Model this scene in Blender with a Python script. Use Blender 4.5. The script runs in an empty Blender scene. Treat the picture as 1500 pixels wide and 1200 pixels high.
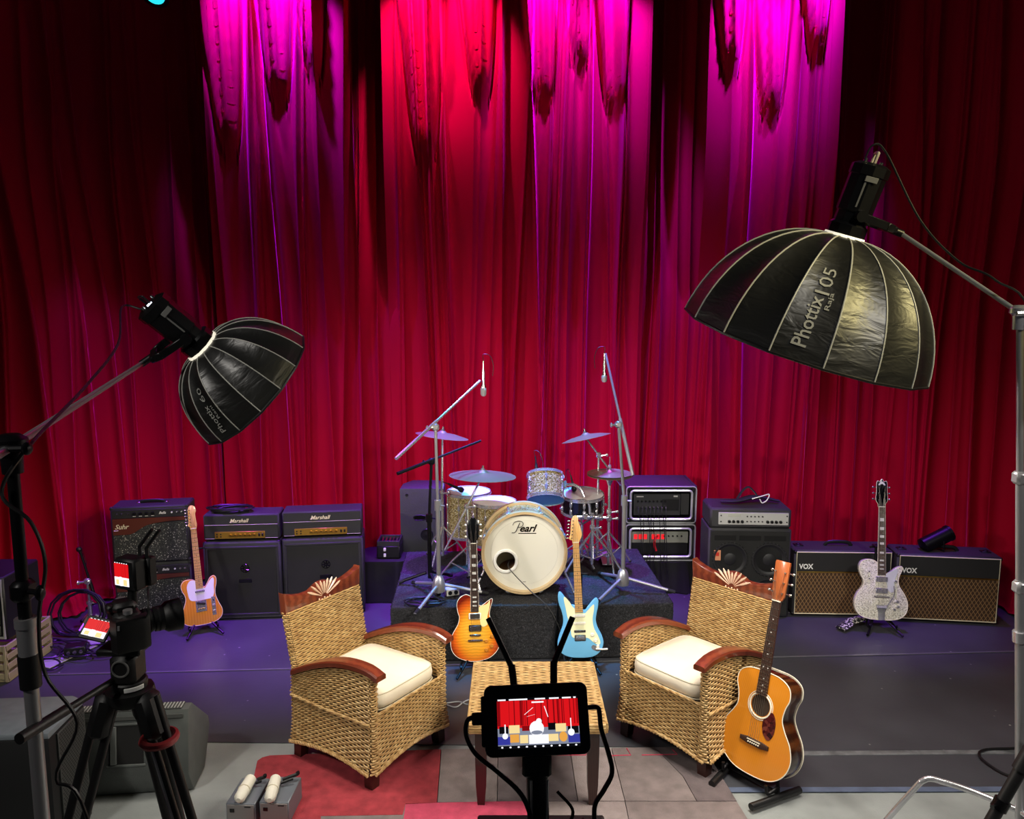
import bpy, bmesh, math, random
import numpy as np
from mathutils import Vector, Matrix, Euler

scene = bpy.context.scene
COL = scene.collection
PI = math.pi
R = math.radians

# ------------------------------------------------------------------ camera
CAM_H, PITCH, FPX = 2.5, R(7.5), 1150.0
cam_data = bpy.data.cameras.new('camera')
cam_data.sensor_width = 36.0
cam_data.lens = FPX / 1500.0 * 36.0
cam_data.clip_end = 60
cam = bpy.data.objects.new('camera', cam_data)
COL.objects.link(cam)
cam.location = (0, 0, CAM_H)
cam.rotation_euler = (PI / 2 - PITCH, 0, 0)
scene.camera = cam

# ------------------------------------------------------------------ world, exposure
world = bpy.data.worlds.new('dark_hall')
scene.world = world
world.use_nodes = True
world.node_tree.nodes['Background'].inputs['Color'].default_value = (0.6, 0.7, 1.0, 1)
world.node_tree.nodes['Background'].inputs['Strength'].default_value = 0.012
vs = scene.view_settings
vs.view_transform = 'Standard'
vs.look = 'None'
vs.gamma = 1.0
vs.use_curve_mapping = False
vs.exposure = 0.12

# ------------------------------------------------------------------ stage lighting
def look(loc, target):
    return (Vector(target) - Vector(loc)).to_track_quat('-Z', 'Y').to_euler()

def spot(name, loc, target, power, color, size_deg, blend=1.0, radius=0.1):
    l = bpy.data.lights.new(name, 'SPOT')
    l.energy = power; l.color = color; l.spot_size = R(size_deg); l.spot_blend = blend
    l.shadow_soft_size = radius
    o = bpy.data.objects.new(name, l)
    COL.objects.link(o)
    o.location = loc; o.rotation_euler = look(loc, target)
    return o

# white front-of-house wash from the lighting bridge over the seats
spot('front_wash_lamp', (-3.4, -1.2, 5.6), (-1.1, 5.4, 0.0), 700, (1.0, 0.95, 0.88), 42, 1.0, 0.25)
spot('front_wash_lamp', (3.4, -1.2, 5.6), (1.3, 5.4, 0.0), 750, (1.0, 0.95, 0.88), 42, 1.0, 0.25)
# added side lamp without a real fixture, gives the lower curtain folds contrast
spot('added_fold_lamp', (-5.2, 2.6, 2.9), (0.8, 7.2, 0.5), 480, (1.0, 0.90, 0.84), 44, 1.0, 0.12)
# warm work lamp at the right, it rakes the softbox backs
spot('warm_side_lamp', (4.4, 1.0, 4.6), (1.1, 3.4, 2.5), 900, (1.0, 0.84, 0.36), 24, 1.0, 0.5)
# violet top light over the amplifiers, blue top light over the drums
for x, y, tx, ty, p, c, a in ((-2.9, 6.0, -2.9, 6.05, 1900, (0.30, 0.04, 1.0), 32), (-1.4, 5.9, -1.5, 5.9, 2100, (0.30, 0.04, 1.0), 32),
                           (0.9, 6.4, 0.8, 6.5, 2400, (0.36, 0.05, 1.0), 28), (2.9, 6.2, 2.9, 6.3, 850, (0.30, 0.05, 1.0), 28), (-0.4, 6.4, -0.4, 6.4, 3200, (0.30, 0.02, 1.0), 24),
                           (0.1, 6.3, 0.1, 6.0, 2700, (0.05, 0.42, 1.0), 28)):
    spot('top_light_lamp', (x, y, 5.6), (tx, ty, 0.3), p, c, a, 0.9, 0.08)
# coloured lamps that rake down the curtain bays
for x, y, p, c in ((-2.2, 6.42, 1250, (0.15, 0.0, 1.0)), (-1.78, 6.45, 1450, (0.11, 0.0, 1.0)),
                   (-0.84, 6.52, 380, (0.66, 0.01, 0.6)), (-0.36, 6.52, 380, (0.66, 0.01, 0.6)), (0.30, 6.52, 900, (0.22, 0.0, 1.0)), (0.86, 6.52, 1050, (0.18, 0.0, 1.0)),
                   (1.98, 6.50, 1350, (0.15, 0.0, 1.0)), (2.45, 6.46, 1450, (0.10, 0.0, 1.0))):
    spot('curtain_lamp', (x, y, 5.6), (x, y + 0.42, 4.85), p, c, 52, 0.9, 0.03)

# ------------------------------------------------------------------ helpers: picture geometry -> world
SP, CP = math.sin(PITCH), math.cos(PITCH)
def at_z(px, py, z=0.0):
    u, v = (px - 750) / FPX, (py - 600) / FPX
    t = (CAM_H - z) / (SP + v * CP)
    return Vector((u * t, (CP - v * SP) * t, z))
def at_y(px, py, y):
    u, v = (px - 750) / FPX, (py - 600) / FPX
    t = y / (CP - v * SP)
    return Vector((u * t, y, CAM_H - (SP + v * CP) * t))

# ------------------------------------------------------------------ helpers: materials
def lin(r, g, b):
    f = lambda x: (x / 255 / 12.92) if x / 255 <= 0.04045 else ((x / 255 + 0.055) / 1.055) ** 2.4
    return (f(r), f(g), f(b), 1.0)

MATS = {}
def mat(name, col, rough=0.5, metal=0.0, var=0.0, vscale=8.0, bump=0.0, bscale=60.0, coat=0.0, sheen=0.0,
        emit=None, estr=0.0, stretch=None, spec=0.5, trans=0.0, alpha=1.0):
    if name in MATS:
        return MATS[name]
    m = bpy.data.materials.new(name)
    m.use_nodes = True
    nt = m.node_tree; N = nt.nodes; L = nt.links
    b = N['Principled BSDF']
    c = lin(*col)
    b.inputs['Base Color'].default_value = c
    b.inputs['Roughness'].default_value = rough
    b.inputs['Metallic'].default_value = metal
    b.inputs['Specular IOR Level'].default_value = spec
    b.inputs['Coat Weight'].default_value = coat
    b.inputs['Coat Roughness'].default_value = 0.08
    b.inputs['Transmission Weight'].default_value = trans
    b.inputs['Alpha'].default_value = alpha
    if sheen:
        b.inputs['Sheen Weight'].default_value = sheen
        b.inputs['Sheen Roughness'].default_value = 0.35
        b.inputs['Sheen Tint'].default_value = c
    if emit:
        b.inputs['Emission Color'].default_value = lin(*emit)
        b.inputs['Emission Strength'].default_value = estr
    if var or bump:
        tc = N.new('ShaderNodeTexCoord')
        src = tc.outputs['Object']
        if stretch:
            mp = N.new('ShaderNodeMapping'); mp.inputs['Scale'].default_value = stretch
            L.new(src, mp.inputs['Vector']); src = mp.outputs['Vector']
    if var:
        n = N.new('ShaderNodeTexNoise'); n.inputs['Scale'].default_value = vscale; n.inputs['Detail'].default_value = 4
        L.new(src, n.inputs['Vector'])
        r = N.new('ShaderNodeValToRGB')
        r.color_ramp.elements[0].position = 0.3; r.color_ramp.elements[1].position = 0.7
        r.color_ramp.elements[0].color = tuple(x * (1 - var) for x in c[:3]) + (1,)
        r.color_ramp.elements[1].color = tuple(min(1, x * (1 + var)) for x in c[:3]) + (1,)
        L.new(n.outputs['Fac'], r.inputs['Fac']); L.new(r.outputs['Color'], b.inputs['Base Color'])
    if bump:
        n2 = N.new('ShaderNodeTexNoise'); n2.inputs['Scale'].default_value = bscale; n2.inputs['Detail'].default_value = 3
        L.new(src, n2.inputs['Vector'])
        bp = N.new('ShaderNodeBump'); bp.inputs['Strength'].default_value = bump; bp.inputs['Distance'].default_value = 0.01
        L.new(n2.outputs['Fac'], bp.inputs['Height']); L.new(bp.outputs['Normal'], b.inputs['Normal'])
    MATS[name] = m
    return m

def ramp_mat(name, kind, scale, stops, rough=0.5, metal=0.0, coat=0.0, bump=0.0, stretch=None, const=False, dist=0.0):
    """a material whose colour comes from one procedural texture through a ramp"""
    m = mat(name, (128, 128, 128), rough, metal, coat=coat)
    nt = m.node_tree; N = nt.nodes; L = nt.links; b = N['Principled BSDF']
    tc = N.new('ShaderNodeTexCoord'); src = tc.outputs['Object']
    if stretch:
        mp = N.new('ShaderNodeMapping'); mp.inputs['Scale'].default_value = stretch
        L.new(src, mp.inputs['Vector']); src = mp.outputs['Vector']
    if kind == 'voronoi':
        t = N.new('ShaderNodeTexVoronoi'); t.inputs['Scale'].default_value = scale
        sp = N.new('ShaderNodeSeparateColor'); L.new(t.outputs['Color'], sp.inputs['Color']); out = sp.outputs['Red']
    elif kind == 'noise':
        t = N.new('ShaderNodeTexNoise'); t.inputs['Scale'].default_value = scale; t.inputs['Detail'].default_value = 5
        t.inputs['Distortion'].default_value = dist; out = t.outputs['Fac']
    else:
        t = N.new('ShaderNodeTexWave'); t.inputs['Scale'].default_value = scale; t.inputs['Distortion'].default_value = dist
        t.inputs['Detail'].default_value = 3; out = t.outputs['Fac']
    L.new(src, t.inputs['Vector'])
    r = N.new('ShaderNodeValToRGB')
    if const: r.color_ramp.interpolation = 'CONSTANT'
    el = r.color_ramp.elements
    while len(el) < len(stops): el.new(0.5)
    for e, (p, cc) in zip(el, stops):
        e.position = p; e.color = lin(*cc)
    L.new(out, r.inputs['Fac']); L.new(r.outputs['Color'], b.inputs['Base Color'])
    if bump:
        bp = N.new('ShaderNodeBump'); bp.inputs['Strength'].default_value = bump; bp.inputs['Distance'].default_value = 0.005
        L.new(out, bp.inputs['Height']); L.new(bp.outputs['Normal'], b.inputs['Normal'])
    return m

# ------------------------------------------------------------------ helpers: meshes
RX90 = Matrix.Rotation(PI / 2, 4, 'X')          # outline plane XY -> XZ, extrusion +z -> -y (towards the viewer side)
def T(x, y=None, z=None):
    return Matrix.Translation(x if y is None else (x, y, z))
def Rz(a): return Matrix.Rotation(a, 4, 'Z')
def Rx(a): return Matrix.Rotation(a, 4, 'X')
def Ry(a): return Matrix.Rotation(a, 4, 'Y')
def axis_matrix(p, d, up=(0, 0, 1)):
    """local +Z along d, local X as level as possible"""
    z = Vector(d).normalized(); x = Vector(up).cross(z)
    if x.length < 1e-5: x = Vector((1, 0, 0))
    x.normalize(); y = z.cross(x)
    m = Matrix((x, y, z)).transposed().to_4x4()
    m.translation = Vector(p)
    return m

def spline(pts, n=6, closed=False):
    pts = [Vector(p) for p in pts]; out = []; k = len(pts)
    rng = range(k) if closed else range(k - 1)
    for i in rng:
        if closed:
            p0, p1, p2, p3 = pts[(i - 1) % k], pts[i], pts[(i + 1) % k], pts[(i + 2) % k]
        else:
            p1, p2 = pts[i], pts[i + 1]
            p0 = pts[i - 1] if i else p1 * 2 - p2
            p3 = pts[i + 2] if i + 2 < k else p2 * 2 - p1
        for j in range(n):
            t = j / n
            out.append(0.5 * ((2 * p1) + (p2 - p0) * t + (2 * p0 - 5 * p1 + 4 * p2 - p3) * t * t + (3 * p1 - p0 - 3 * p2 + p3) * t ** 3))
    if not closed: out.append(pts[-1])
    return out

class MB:
    def __init__(s): s.v = []; s.f = []; s.mi = []
    def add(s, verts, faces, M=None, mi=0):
        o = len(s.v)
        if M is not None: verts = [M @ Vector(v) for v in verts]
        s.v += [tuple(v) for v in verts]
        s.f += [tuple(i + o for i in f) for f in faces]
        s.mi += [mi] * len(faces)
        return s
    def box(s, c, size, bev=0.0, M=None, mi=0):
        hx, hy, hz = size[0] / 2, size[1] / 2, size[2] / 2
        c = Vector(c)
        if bev <= 0:
            v = [c + Vector((sx * hx, sy * hy, sz * hz)) for sx in (-1, 1) for sy in (-1, 1) for sz in (-1, 1)]
            return s.add(v, [(0, 1, 3, 2), (4, 6, 7, 5), (0, 4, 5, 1), (2, 3, 7, 6), (0, 2, 6, 4), (1, 5, 7, 3)], M, mi)
        b = min(bev, hx * 0.99, hy * 0.99, hz * 0.99)
        v = []; idx = {}
        for sx in (-1, 1):
            for sy in (-1, 1):
                for sz in (-1, 1):
                    for a in range(3):
                        q = [hx - b, hy - b, hz - b]; q[a] += b
                        idx[(sx, sy, sz, a)] = len(v)
                        v.append(c + Vector((sx * q[0], sy * q[1], sz * q[2])))
        f = []
        for a in range(3):
            o1, o2 = (a + 1) % 3, (a + 2) % 3
            for sg in (-1, 1):
                q = []
                for s1, s2 in ((-1, -1), (1, -1), (1, 1), (-1, 1)):
                    k = [0, 0, 0]; k[a] = sg; k[o1] = s1; k[o2] = s2
                    q.append(idx[(k[0], k[1], k[2], a)])
                f.append(tuple(q if sg > 0 else q[::-1]))
                # edge strips between axis a (sign sg) and axis o1 (sign s1)
            for sa in (-1, 1):
                for s1 in (-1, 1):
                    k0 = [0, 0, 0]; k0[a] = sa; k0[o1] = s1; k0[o2] = -1
                    k1 = list(k0); k1[o2] = 1
                    q = [idx[tuple(k0) + (a,)], idx[tuple(k0) + (o1,)], idx[tuple(k1) + (o1,)], idx[tuple(k1) + (a,)]]
                    f.append(tuple(q if sa * s1 > 0 else q[::-1]))
        for sx in (-1, 1):
            for sy in (-1, 1):
                for sz in (-1, 1):
                    q = [idx[(sx, sy, sz, a)] for a in range(3)]
                    f.append(tuple(q if sx * sy * sz > 0 else q[::-1]))
        return s.add(v, f, M, mi)
    def tube(s, path, r, n=8, closed=False, M=None, mi=0, flat=1.0):
        P = [Vector(p) for p in path]; k = len(P)
        rr = r if isinstance(r, (list, tuple)) else [r] * k
        v = []; f = []
        t0 = (P[1] - P[0]).normalized()
        ref = Vector((0, 0, 1)) if abs(t0.z) < 0.9 else Vector((1, 0, 0))
        nrm = (ref - t0 * ref.dot(t0)).normalized()
        for i in range(k):
            if closed: t = (P[(i + 1) % k] - P[i - 1])
            elif i == 0: t = P[1] - P[0]
            elif i == k - 1: t = P[-1] - P[-2]
            else: t = (P[i + 1] - P[i - 1])
            if t.length < 1e-9: t = t0
            t = t.normalized()
            nrm = (nrm - t * nrm.dot(t))
            if nrm.length < 1e-6: nrm = t.orthogonal()
            nrm.normalize(); bn = t.cross(nrm)
            for j in range(n):
                a = 2 * PI * j / n
                v.append(P[i] + nrm * (math.cos(a) * rr[i] * flat) + bn * (math.sin(a) * rr[i]))
        m = k if closed else k - 1
        for i in range(m):
            a0, b0 = i * n, ((i + 1) % k) * n
            for j in range(n):
                j2 = (j + 1) % n
                f.append((a0 + j, a0 + j2, b0 + j2, b0 + j))
        if not closed:
            f.append(tuple(range(n - 1, -1, -1))); f.append(tuple((k - 1) * n + j for j in range(n)))
        return s.add(v, f, M, mi)
    def lathe(s, prof, n=24, M=None, mi=0, cap=True):
        v = []; f = []; k = len(prof)
        for r, z in prof:
            for j in range(n):
                a = 2 * PI * j / n
                v.append((r * math.cos(a), r * math.sin(a), z))
        for i in range(k - 1):
            for j in range(n):
                j2 = (j + 1) % n
                f.append((i * n + j, i * n + j2, (i + 1) * n + j2, (i + 1) * n + j))
        if cap:
            f.append(tuple(range(n - 1, -1, -1))); f.append(tuple((k - 1) * n + j for j in range(n)))
        return s.add(v, f, M, mi)
    def cyl(s, p0, p1, r, n=12, r2=None, M=None, mi=0):
        return s.tube([p0, p1], [r, r if r2 is None else r2], n, M=M, mi=mi)
    def prism(s, pts, z0, z1, bev=0.0, M=None, mi=0, seg=2):
        pts = [Vector((p[0], p[1])) for p in pts]; k = len(pts)
        area = sum(pts[i].x * pts[(i + 1) % k].y - pts[(i + 1) % k].x * pts[i].y for i in range(k))
        if area < 0: pts = pts[::-1]
        nr = []
        for i in range(k):
            d = pts[(i + 1) % k] - pts[i - 1]
            d = d.normalized() if d.length > 1e-9 else Vector((1, 0))
            nr.append(Vector((-d.y, d.x)))
        rings = [(0, z0), (0, z1)]
        if bev:
            rings = []
            for q in range(seg + 1):
                a = PI / 2 * q / seg
                rings.append((bev * (1 - math.sin(a)), z0 + bev * (1 - math.cos(a))))
            for q in range(seg + 1):
                a = PI / 2 * q / seg
                rings.append((bev * (1 - math.cos(a)), z1 - bev * (1 - math.sin(a))))
        v = []; f = []
        for ins, z in rings:
            for i in range(k):
                p = pts[i] + nr[i] * ins
                v.append((p.x, p.y, z))
        for q in range(len(rings) - 1):
            for i in range(k):
                i2 = (i + 1) % k
                f.append((q * k + i, q * k + i2, (q + 1) * k + i2, (q + 1) * k + i))
        f.append(tuple(range(k - 1, -1, -1))); f.append(tuple((len(rings) - 1) * k + i for i in range(k)))
        return s.add(v, f, M, mi)
    def ball(s, c, r, n=12, m=8, M=None, mi=0, sc=(1, 1, 1)):
        prof = []
        v = []; f = []
        for i in range(m + 1):
            a = PI * i / m
            for j in range(n):
                b = 2 * PI * j / n
                v.append((c[0] + r * sc[0] * math.sin(a) * math.cos(b), c[1] + r * sc[1] * math.sin(a) * math.sin(b), c[2] - r * sc[2] * math.cos(a)))
        for i in range(m):
            for j in range(n):
                j2 = (j + 1) % n
                f.append((i * n + j, i * n + j2, (i + 1) * n + j2, (i + 1) * n + j))
        return s.add(v, f, M, mi)
    def mesh(s, name, mats, smooth=True, angle=38):
        me = bpy.data.meshes.new(name)
        me.from_pydata(s.v, [], s.f)
        if not isinstance(mats, (list, tuple)): mats = [mats]
        for m in mats: me.materials.append(m)
        if len(mats) > 1: me.polygons.foreach_set('material_index', s.mi)
        if smooth:
            me.polygons.foreach_set('use_smooth', [True] * len(me.polygons))
            me.set_sharp_from_angle(angle=R(angle))
        me.update()
        return me

def obj(name, mb, m, parent=None, M=None, label=None, smooth=True, kind=None, angle=38):
    me = mb.mesh(name, m, smooth, angle) if isinstance(mb, MB) else mb
    o = bpy.data.objects.new(name, me)
    COL.objects.link(o)
    if parent is not None: o.parent = parent
    if M is not None: o.matrix_basis = M
    if label: o['label'] = label
    if kind: o['kind'] = kind
    return o
def tag(o, label, cat, group=None):
    o['label'] = label; o['category'] = cat
    if group: o['group'] = group
    return o
def thing(name, label, cat, M=None, group=None):
    o = bpy.data.objects.new(name, None)
    COL.objects.link(o)
    o.empty_display_size = 0.1
    if M is not None: o.matrix_basis = M
    return tag(o, label, cat, group)
def struct(name, mb, m, M=None, smooth=True):
    o = obj(name, mb, m, None, M, smooth=smooth)
    o['kind'] = 'structure'
    return o
def copy_tree(o, parent=None, M=None, label=None):
    c = o.copy(); COL.objects.link(c); c.parent = parent
    if M is not None: c.matrix_basis = M
    if label: c['label'] = label
    for ch in o.children: copy_tree(ch, c)
    return c

def text_mb(mb, s, width, M, mi=0, shear=0.0, bold=0.0, depth=0.002, height=None):
    """lettering as thin raised mesh, centred on the origin of M, in its XY plane"""
    cu = bpy.data.curves.new('lettering', 'FONT')
    cu.body = s; cu.size = 1.0; cu.shear = shear; cu.offset = bold; cu.extrude = 0.0
    cu.resolution_u = 2
    to = bpy.data.objects.new('lettering', cu)
    COL.objects.link(to)
    dg = bpy.context.evaluated_depsgraph_get()
    me = to.evaluated_get(dg).to_mesh()
    vv = [v.co.copy() for v in me.vertices]; ff = [tuple(p.vertices) for p in me.polygons]
    to.evaluated_get(dg).to_mesh_clear()
    bpy.data.objects.remove(to); bpy.data.curves.remove(cu)
    x0, x1 = min(v.x for v in vv), max(v.x for v in vv); y0, y1 = min(v.y for v in vv), max(v.y for v in vv)
    k = width / (x1 - x0); ky = k if height is None else height / (y1 - y0)
    vv = [Vector(((v.x - (x0 + x1) / 2) * k, (v.y - (y0 + y1) / 2) * ky, depth)) for v in vv]
    mb.add(vv, ff, M, mi)
    return mb

# ================================================================== the setting
m_concrete = mat('painted_grey_floor', (138, 142, 140), 0.7, var=0.22, vscale=3.0, bump=0.15, bscale=120)
m_mat_dark = mat('dark_dance_mat', (66, 67, 72), 0.42, var=0.16, vscale=2.2, bump=0.05, bscale=30)
m_tape = mat('worn_grey_tape', (104, 106, 108), 0.45, var=0.5, vscale=14)
m_tape2 = mat('blue_grey_tape', (86, 96, 118), 0.5, var=0.2, vscale=10)
m_blackwall = mat('black_painted_wall', (12, 11, 12), 0.9)

def specks(m):
    N = m.node_tree.nodes; L = m.node_tree.links; bs = N['Principled BSDF']
    src = bs.inputs['Base Color'].links[0].from_socket
    tc = N.new('ShaderNodeTexCoord'); v = N.new('ShaderNodeTexVoronoi'); v.inputs['Scale'].default_value = 7.0
    L.new(tc.outputs['Object'], v.inputs['Vector'])
    r = N.new('ShaderNodeValToRGB'); r.color_ramp.elements[0].position = 0.03; r.color_ramp.elements[0].color = (1, 1, 1, 1); r.color_ramp.elements[1].position = 0.06; r.color_ramp.elements[1].color = (0, 0, 0, 1)
    L.new(v.outputs['Distance'], r.inputs['Fac'])
    mx = N.new('ShaderNodeMix'); mx.data_type = 'RGBA'; mx.inputs['B'].default_value = lin(150, 150, 146)
    L.new(r.outputs['Color'], mx.inputs['Factor']); L.new(src, mx.inputs['A']); L.new(mx.outputs['Result'], bs.inputs['Base Color'])
specks(m_mat_dark)
b = MB(); b.box((0, 2.6, -0.06), (13, 13.5, 0.1))
struct('floor', b, m_concrete)
def strip(name, pts, z, m, th=0.004):
    bb = MB(); bb.prism([(p[0], p[1]) for p in pts], z - th, z, 0.0)
    return struct(name, bb, m)
# dance mats, laid in strips with taped seams
A0, A1 = at_z(-250, 996), at_z(1750, 948)
B0, B1 = at_z(-250, 1080), at_z(1750, 1102)
mid = at_z(1000, 1094)
C1a, C1b = at_z(900, 1157), at_z(1750, 1155)
strip('trim_1', [A0, A1, (6.2, 9.0), (-6.2, 9.0)], -0.004, m_mat_dark)
strip('trim_2', [B0, B1, A1, A0], -0.004, m_mat_dark)
strip('trim_3', [C1a, C1b, B1, mid], -0.004, m_mat_dark)
def seam(name, p, q, w, m, z=-0.001):
    d = (q - p).normalized(); nn = Vector((-d.y, d.x, 0)) * w / 2
    strip(name, [p - nn, q - nn, q + nn, p + nn], z, m, 0.003)
seam('trim_4', A0, A1, 0.02, mat('seam_painted_glint', (96, 96, 100), 0.25), 0.002)  # the seam's specular line is painted in as a lighter strip colour
seam('trim_5', at_z(1085, 1104), at_z(1750, 1099), 0.04, m_tape)
seam('trim_6', C1a, C1b, 0.04, m_tape2)

# --- dark back wall
b = MB(); b.box((0, 8.4, 3.5), (13, 0.1, 7.0)); struct('wall_back', b, m_blackwall)

# --- velvet curtain, eight panels hung along a shallow curve
def velvet():
    m = mat('red_velvet', (172, 6, 42), 0.75, sheen=0.9, spec=0.06, bump=0.08, bscale=26, stretch=(1, 1, 0.25))
    return m
m_velvet = velvet()
m_velvet.node_tree.nodes['Principled BSDF'].inputs['Sheen Tint'].default_value = (1.0, 0.10, 0.22, 1)
m_velvet.node_tree.nodes['Principled BSDF'].inputs['Sheen Roughness'].default_value = 0.25
base_pts = spline([(-6.0, 3.6, 0), (-4.7, 5.0, 0), (-4.15, 5.75, 0), (-3.6, 6.45, 0), (-2.9, 7.0, 0), (-1.6, 7.3, 0), (0, 7.4, 0), (1.6, 7.38, 0), (2.9, 7.2, 0),
                    (3.75, 6.75, 0), (4.45, 5.95, 0), (5.0, 5.2, 0), (6.2, 3.8, 0)], 14)
bp = np.array([(p.x, p.y) for p in base_pts])
seg = np.hypot(*(bp[1:] - bp[:-1]).T); arc = np.concatenate([[0], np.cumsum(seg)])
TOPZ = 6.2
SWAGS = [(-2.47, 3.75, 0.17), (-2.02, 4.15, 0.16), (-1.72, 4.35, 0.12), (-0.78, 3.7, 0.18), (-0.28, 4.2, 0.15), (0.25, 4.15, 0.16), (0.58, 4.45, 0.12), (0.88, 4.1, 0.14),
         (1.9, 4.4, 0.14), (2.25, 4.05, 0.15), (2.62, 4.5, 0.13)]
def curtain(x0, x1, off_top, off_low, label, seed, zlow=0.0):
    rs = np.random.RandomState(seed)
    s0, s1 = np.interp([x0, x1], bp[:, 0], arc)
    ns = int((s1 - s0) / 0.006); nz = 96
    s = np.linspace(s0, s1, ns)
    zz = np.concatenate([np.linspace(0, 0.3, 9)[:-1], np.linspace(0.3, TOPZ, nz - 8)])
    S, Z = np.meshgrid(s, zz)
    X = np.interp(S, arc, bp[:, 0]); Y = np.interp(S, arc, bp[:, 1])
    tx = np.gradient(np.interp(s, arc, bp[:, 0])); ty = np.gradient(np.interp(s, arc, bp[:, 1]))
    tl = np.hypot(tx, ty); nx, ny = ty / tl, -tx / tl                     # towards the stage
    D = np.zeros_like(S)
    c = s0
    while c < s1:                                       # wide smooth hangs parted by narrow ridges that fan out
        c += rs.uniform(0.05, 0.24)
        lean = rs.uniform(-0.045, 0.045); amp = rs.uniform(0.04, 0.15)
        wl, wr = rs.uniform(0.008, 0.07), rs.uniform(0.008, 0.07)
        ph = rs.uniform(0, 6.28); grow = rs.uniform(-0.35, 0.35); fr = rs.uniform(0.5, 1.1)
        cc = c + lean * (Z - 3.0) + 0.015 * np.sin(Z * fr + ph)
        a = amp * np.clip(1 + grow * (Z - 3) / 3, 0.15, 2)
        u = S - cc
        D += a * np.exp(-(np.abs(u) / np.where(u < 0, wl, wr)) ** 1.1)
        if rs.rand() < 0.45:
            dl = rs.uniform(0.008, 0.02); D += 0.5 * a * np.exp(-(np.abs(u - 0.035 - 0.01 * Z * lean * 20) / dl))
    D += 0.045 * np.sin(S * 6.5 + rs.uniform(0, 6) + 0.15 * Z)
    for sx, tip, hw in SWAGS:
        if not (x0 < sx < x1): continue
        sc = np.interp(sx, bp[:, 0], arc)
        h = np.clip((Z - tip) / (TOPZ - tip), 0, 1)
        wz = hw * (0.22 + 1.15 * np.sqrt(h)) + 1e-4
        q = (S - sc - 0.03 * (4.4 - Z)) / wz
        inside = (np.abs(q) < 1) & (Z > tip)
        bell = np.where(inside, (1 - q * q), 0)
        drip = np.clip((Z - tip) / 0.25, 0, 1)
        D += inside * drip * (0.10 * np.sqrt(np.clip(bell, 0, 1)) + 0.022 * np.sin((Z - 0.9 * wz * q * q) * 46 + 5 * q) * bell + 0.016 * np.sin((Z + 0.6 * S) * 95) * bell)
        D -= np.exp(-((np.abs(q) - 1.12) / 0.12) ** 2) * 0.05 * (Z > tip)
    k = np.clip((Z - 2.2) / 1.8, 0, 1); k = k * k * (3 - 2 * k)
    off = off_low + (off_top - off_low) * k
    pool = np.where(Z < 0.22, (0.22 - Z) ** 2 * 5.0, 0) * (0.6 + 0.4 * np.sin(S * 7 + seed))
    DD = D * (1 - 0.35 * (Z < 0.05)) + off + pool
    PX = X + nx[None, :] * DD; PY = Y + ny[None, :] * DD
    PZ = np.maximum(Z, 0.004) + zlow + 0.02 * np.abs(np.sin(S * 21)) * (Z < 0.2)
    V = np.stack([PX, PY, PZ], -1).reshape(-1, 3)
    nr, nc = S.shape
    idx = np.arange(nr * nc).reshape(nr, nc)
    F = np.stack([idx[:-1, :-1], idx[:-1, 1:], idx[1:, 1:], idx[1:, :-1]], -1).reshape(-1, 4)
    me = bpy.data.meshes.new('curtain')
    me.vertices.add(len(V)); me.vertices.foreach_set('co', V.ravel())
    me.loops.add(F.size); me.loops.foreach_set('vertex_index', F.ravel())
    me.polygons.add(len(F)); me.polygons.foreach_set('loop_start', np.arange(0, F.size, 4)); me.polygons.foreach_set('loop_total', np.full(len(F), 4))
    me.update(); me.validate()
    me.polygons.foreach_set('use_smooth', [True] * len(me.polygons))
    me.materials.append(m_velvet)
    o = bpy.data.objects.new('curtain', me); COL.objects.link(o)
    return tag(o, label, 'curtain', 'red velvet stage curtains')
curtain(-5.6, -2.50, -0.32, 0.0, 'unlit dark red velvet curtain hanging behind the two stacked combo amplifiers', 3)
curtain(-2.64, -1.40, 0.32, 0.06, 'red velvet curtain with violet lit gathers above the gold-panel amplifier heads', 11)
curtain(-1.55, -1.00, -0.2, 0.03, 'narrow dark red curtain between the violet lit and the pink lit drapes', 5)
curtain(-1.14, -0.02, 0.32, 0.06, 'red velvet curtain with pink-red lit folds behind the left overhead microphone', 17)
curtain(-0.08, 1.20, 0.31, 0.06, 'red velvet curtain with magenta lit swags behind the right overhead microphone', 23)
curtain(1.05, 1.85, -0.2, 0.03, 'dark red curtain hanging between two magenta lit drapes', 7)
curtain(1.70, 2.82, 0.32, 0.06, 'red velvet curtain with bright violet-magenta gathers behind the bass amplifier', 29)
curtain(2.64, 5.9, -0.32, 0.0, 'unlit dark red velvet curtain behind the diamond-cloth amplifiers', 9)

# --- lighting bar with par lamps over the stage
m_black_metal = mat('black_metal', (22, 22, 24), 0.38, 0.6)
m_black_plastic = mat('black_plastic', (16, 16, 17), 0.45)
m_black_gloss = mat('black_gloss', (8, 8, 9), 0.18)
m_chrome = mat('chrome', (222, 222, 226), 0.2, 0.8)
m_steel = mat('brushed_steel', (176, 176, 178), 0.34, 0.7)
b = MB(); b.tube([(-5, 6.0, 5.15), (5, 6.0, 5.15)], 0.025, 10)
o = obj('lighting_bar', b, m_black_metal); tag(o, 'black steel lighting bar above the top of the curtain', 'bar')
pc = at_y(228, 4, 6.0)
t = thing('stage_lamp', 'black stage lamp with glowing cyan lens at the top of the curtain', 'lamp', T(pc.x, 6.0, pc.z + 0.06))
b = MB(); b.lathe([(0.02, 0.33), (0.06, 0.32), (0.085, 0.2), (0.09, 0.0), (0.098, 0.0), (0.098, -0.02), (0.09, -0.02)], 20, M=Rx(R(-35))); obj('housing', b, m_black_metal, t)
b = MB(); b.lathe([(0.001, -0.035), (0.05, -0.028), (0.088, -0.012), (0.088, -0.004)], 20, M=Rx(R(-35)))
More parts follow.
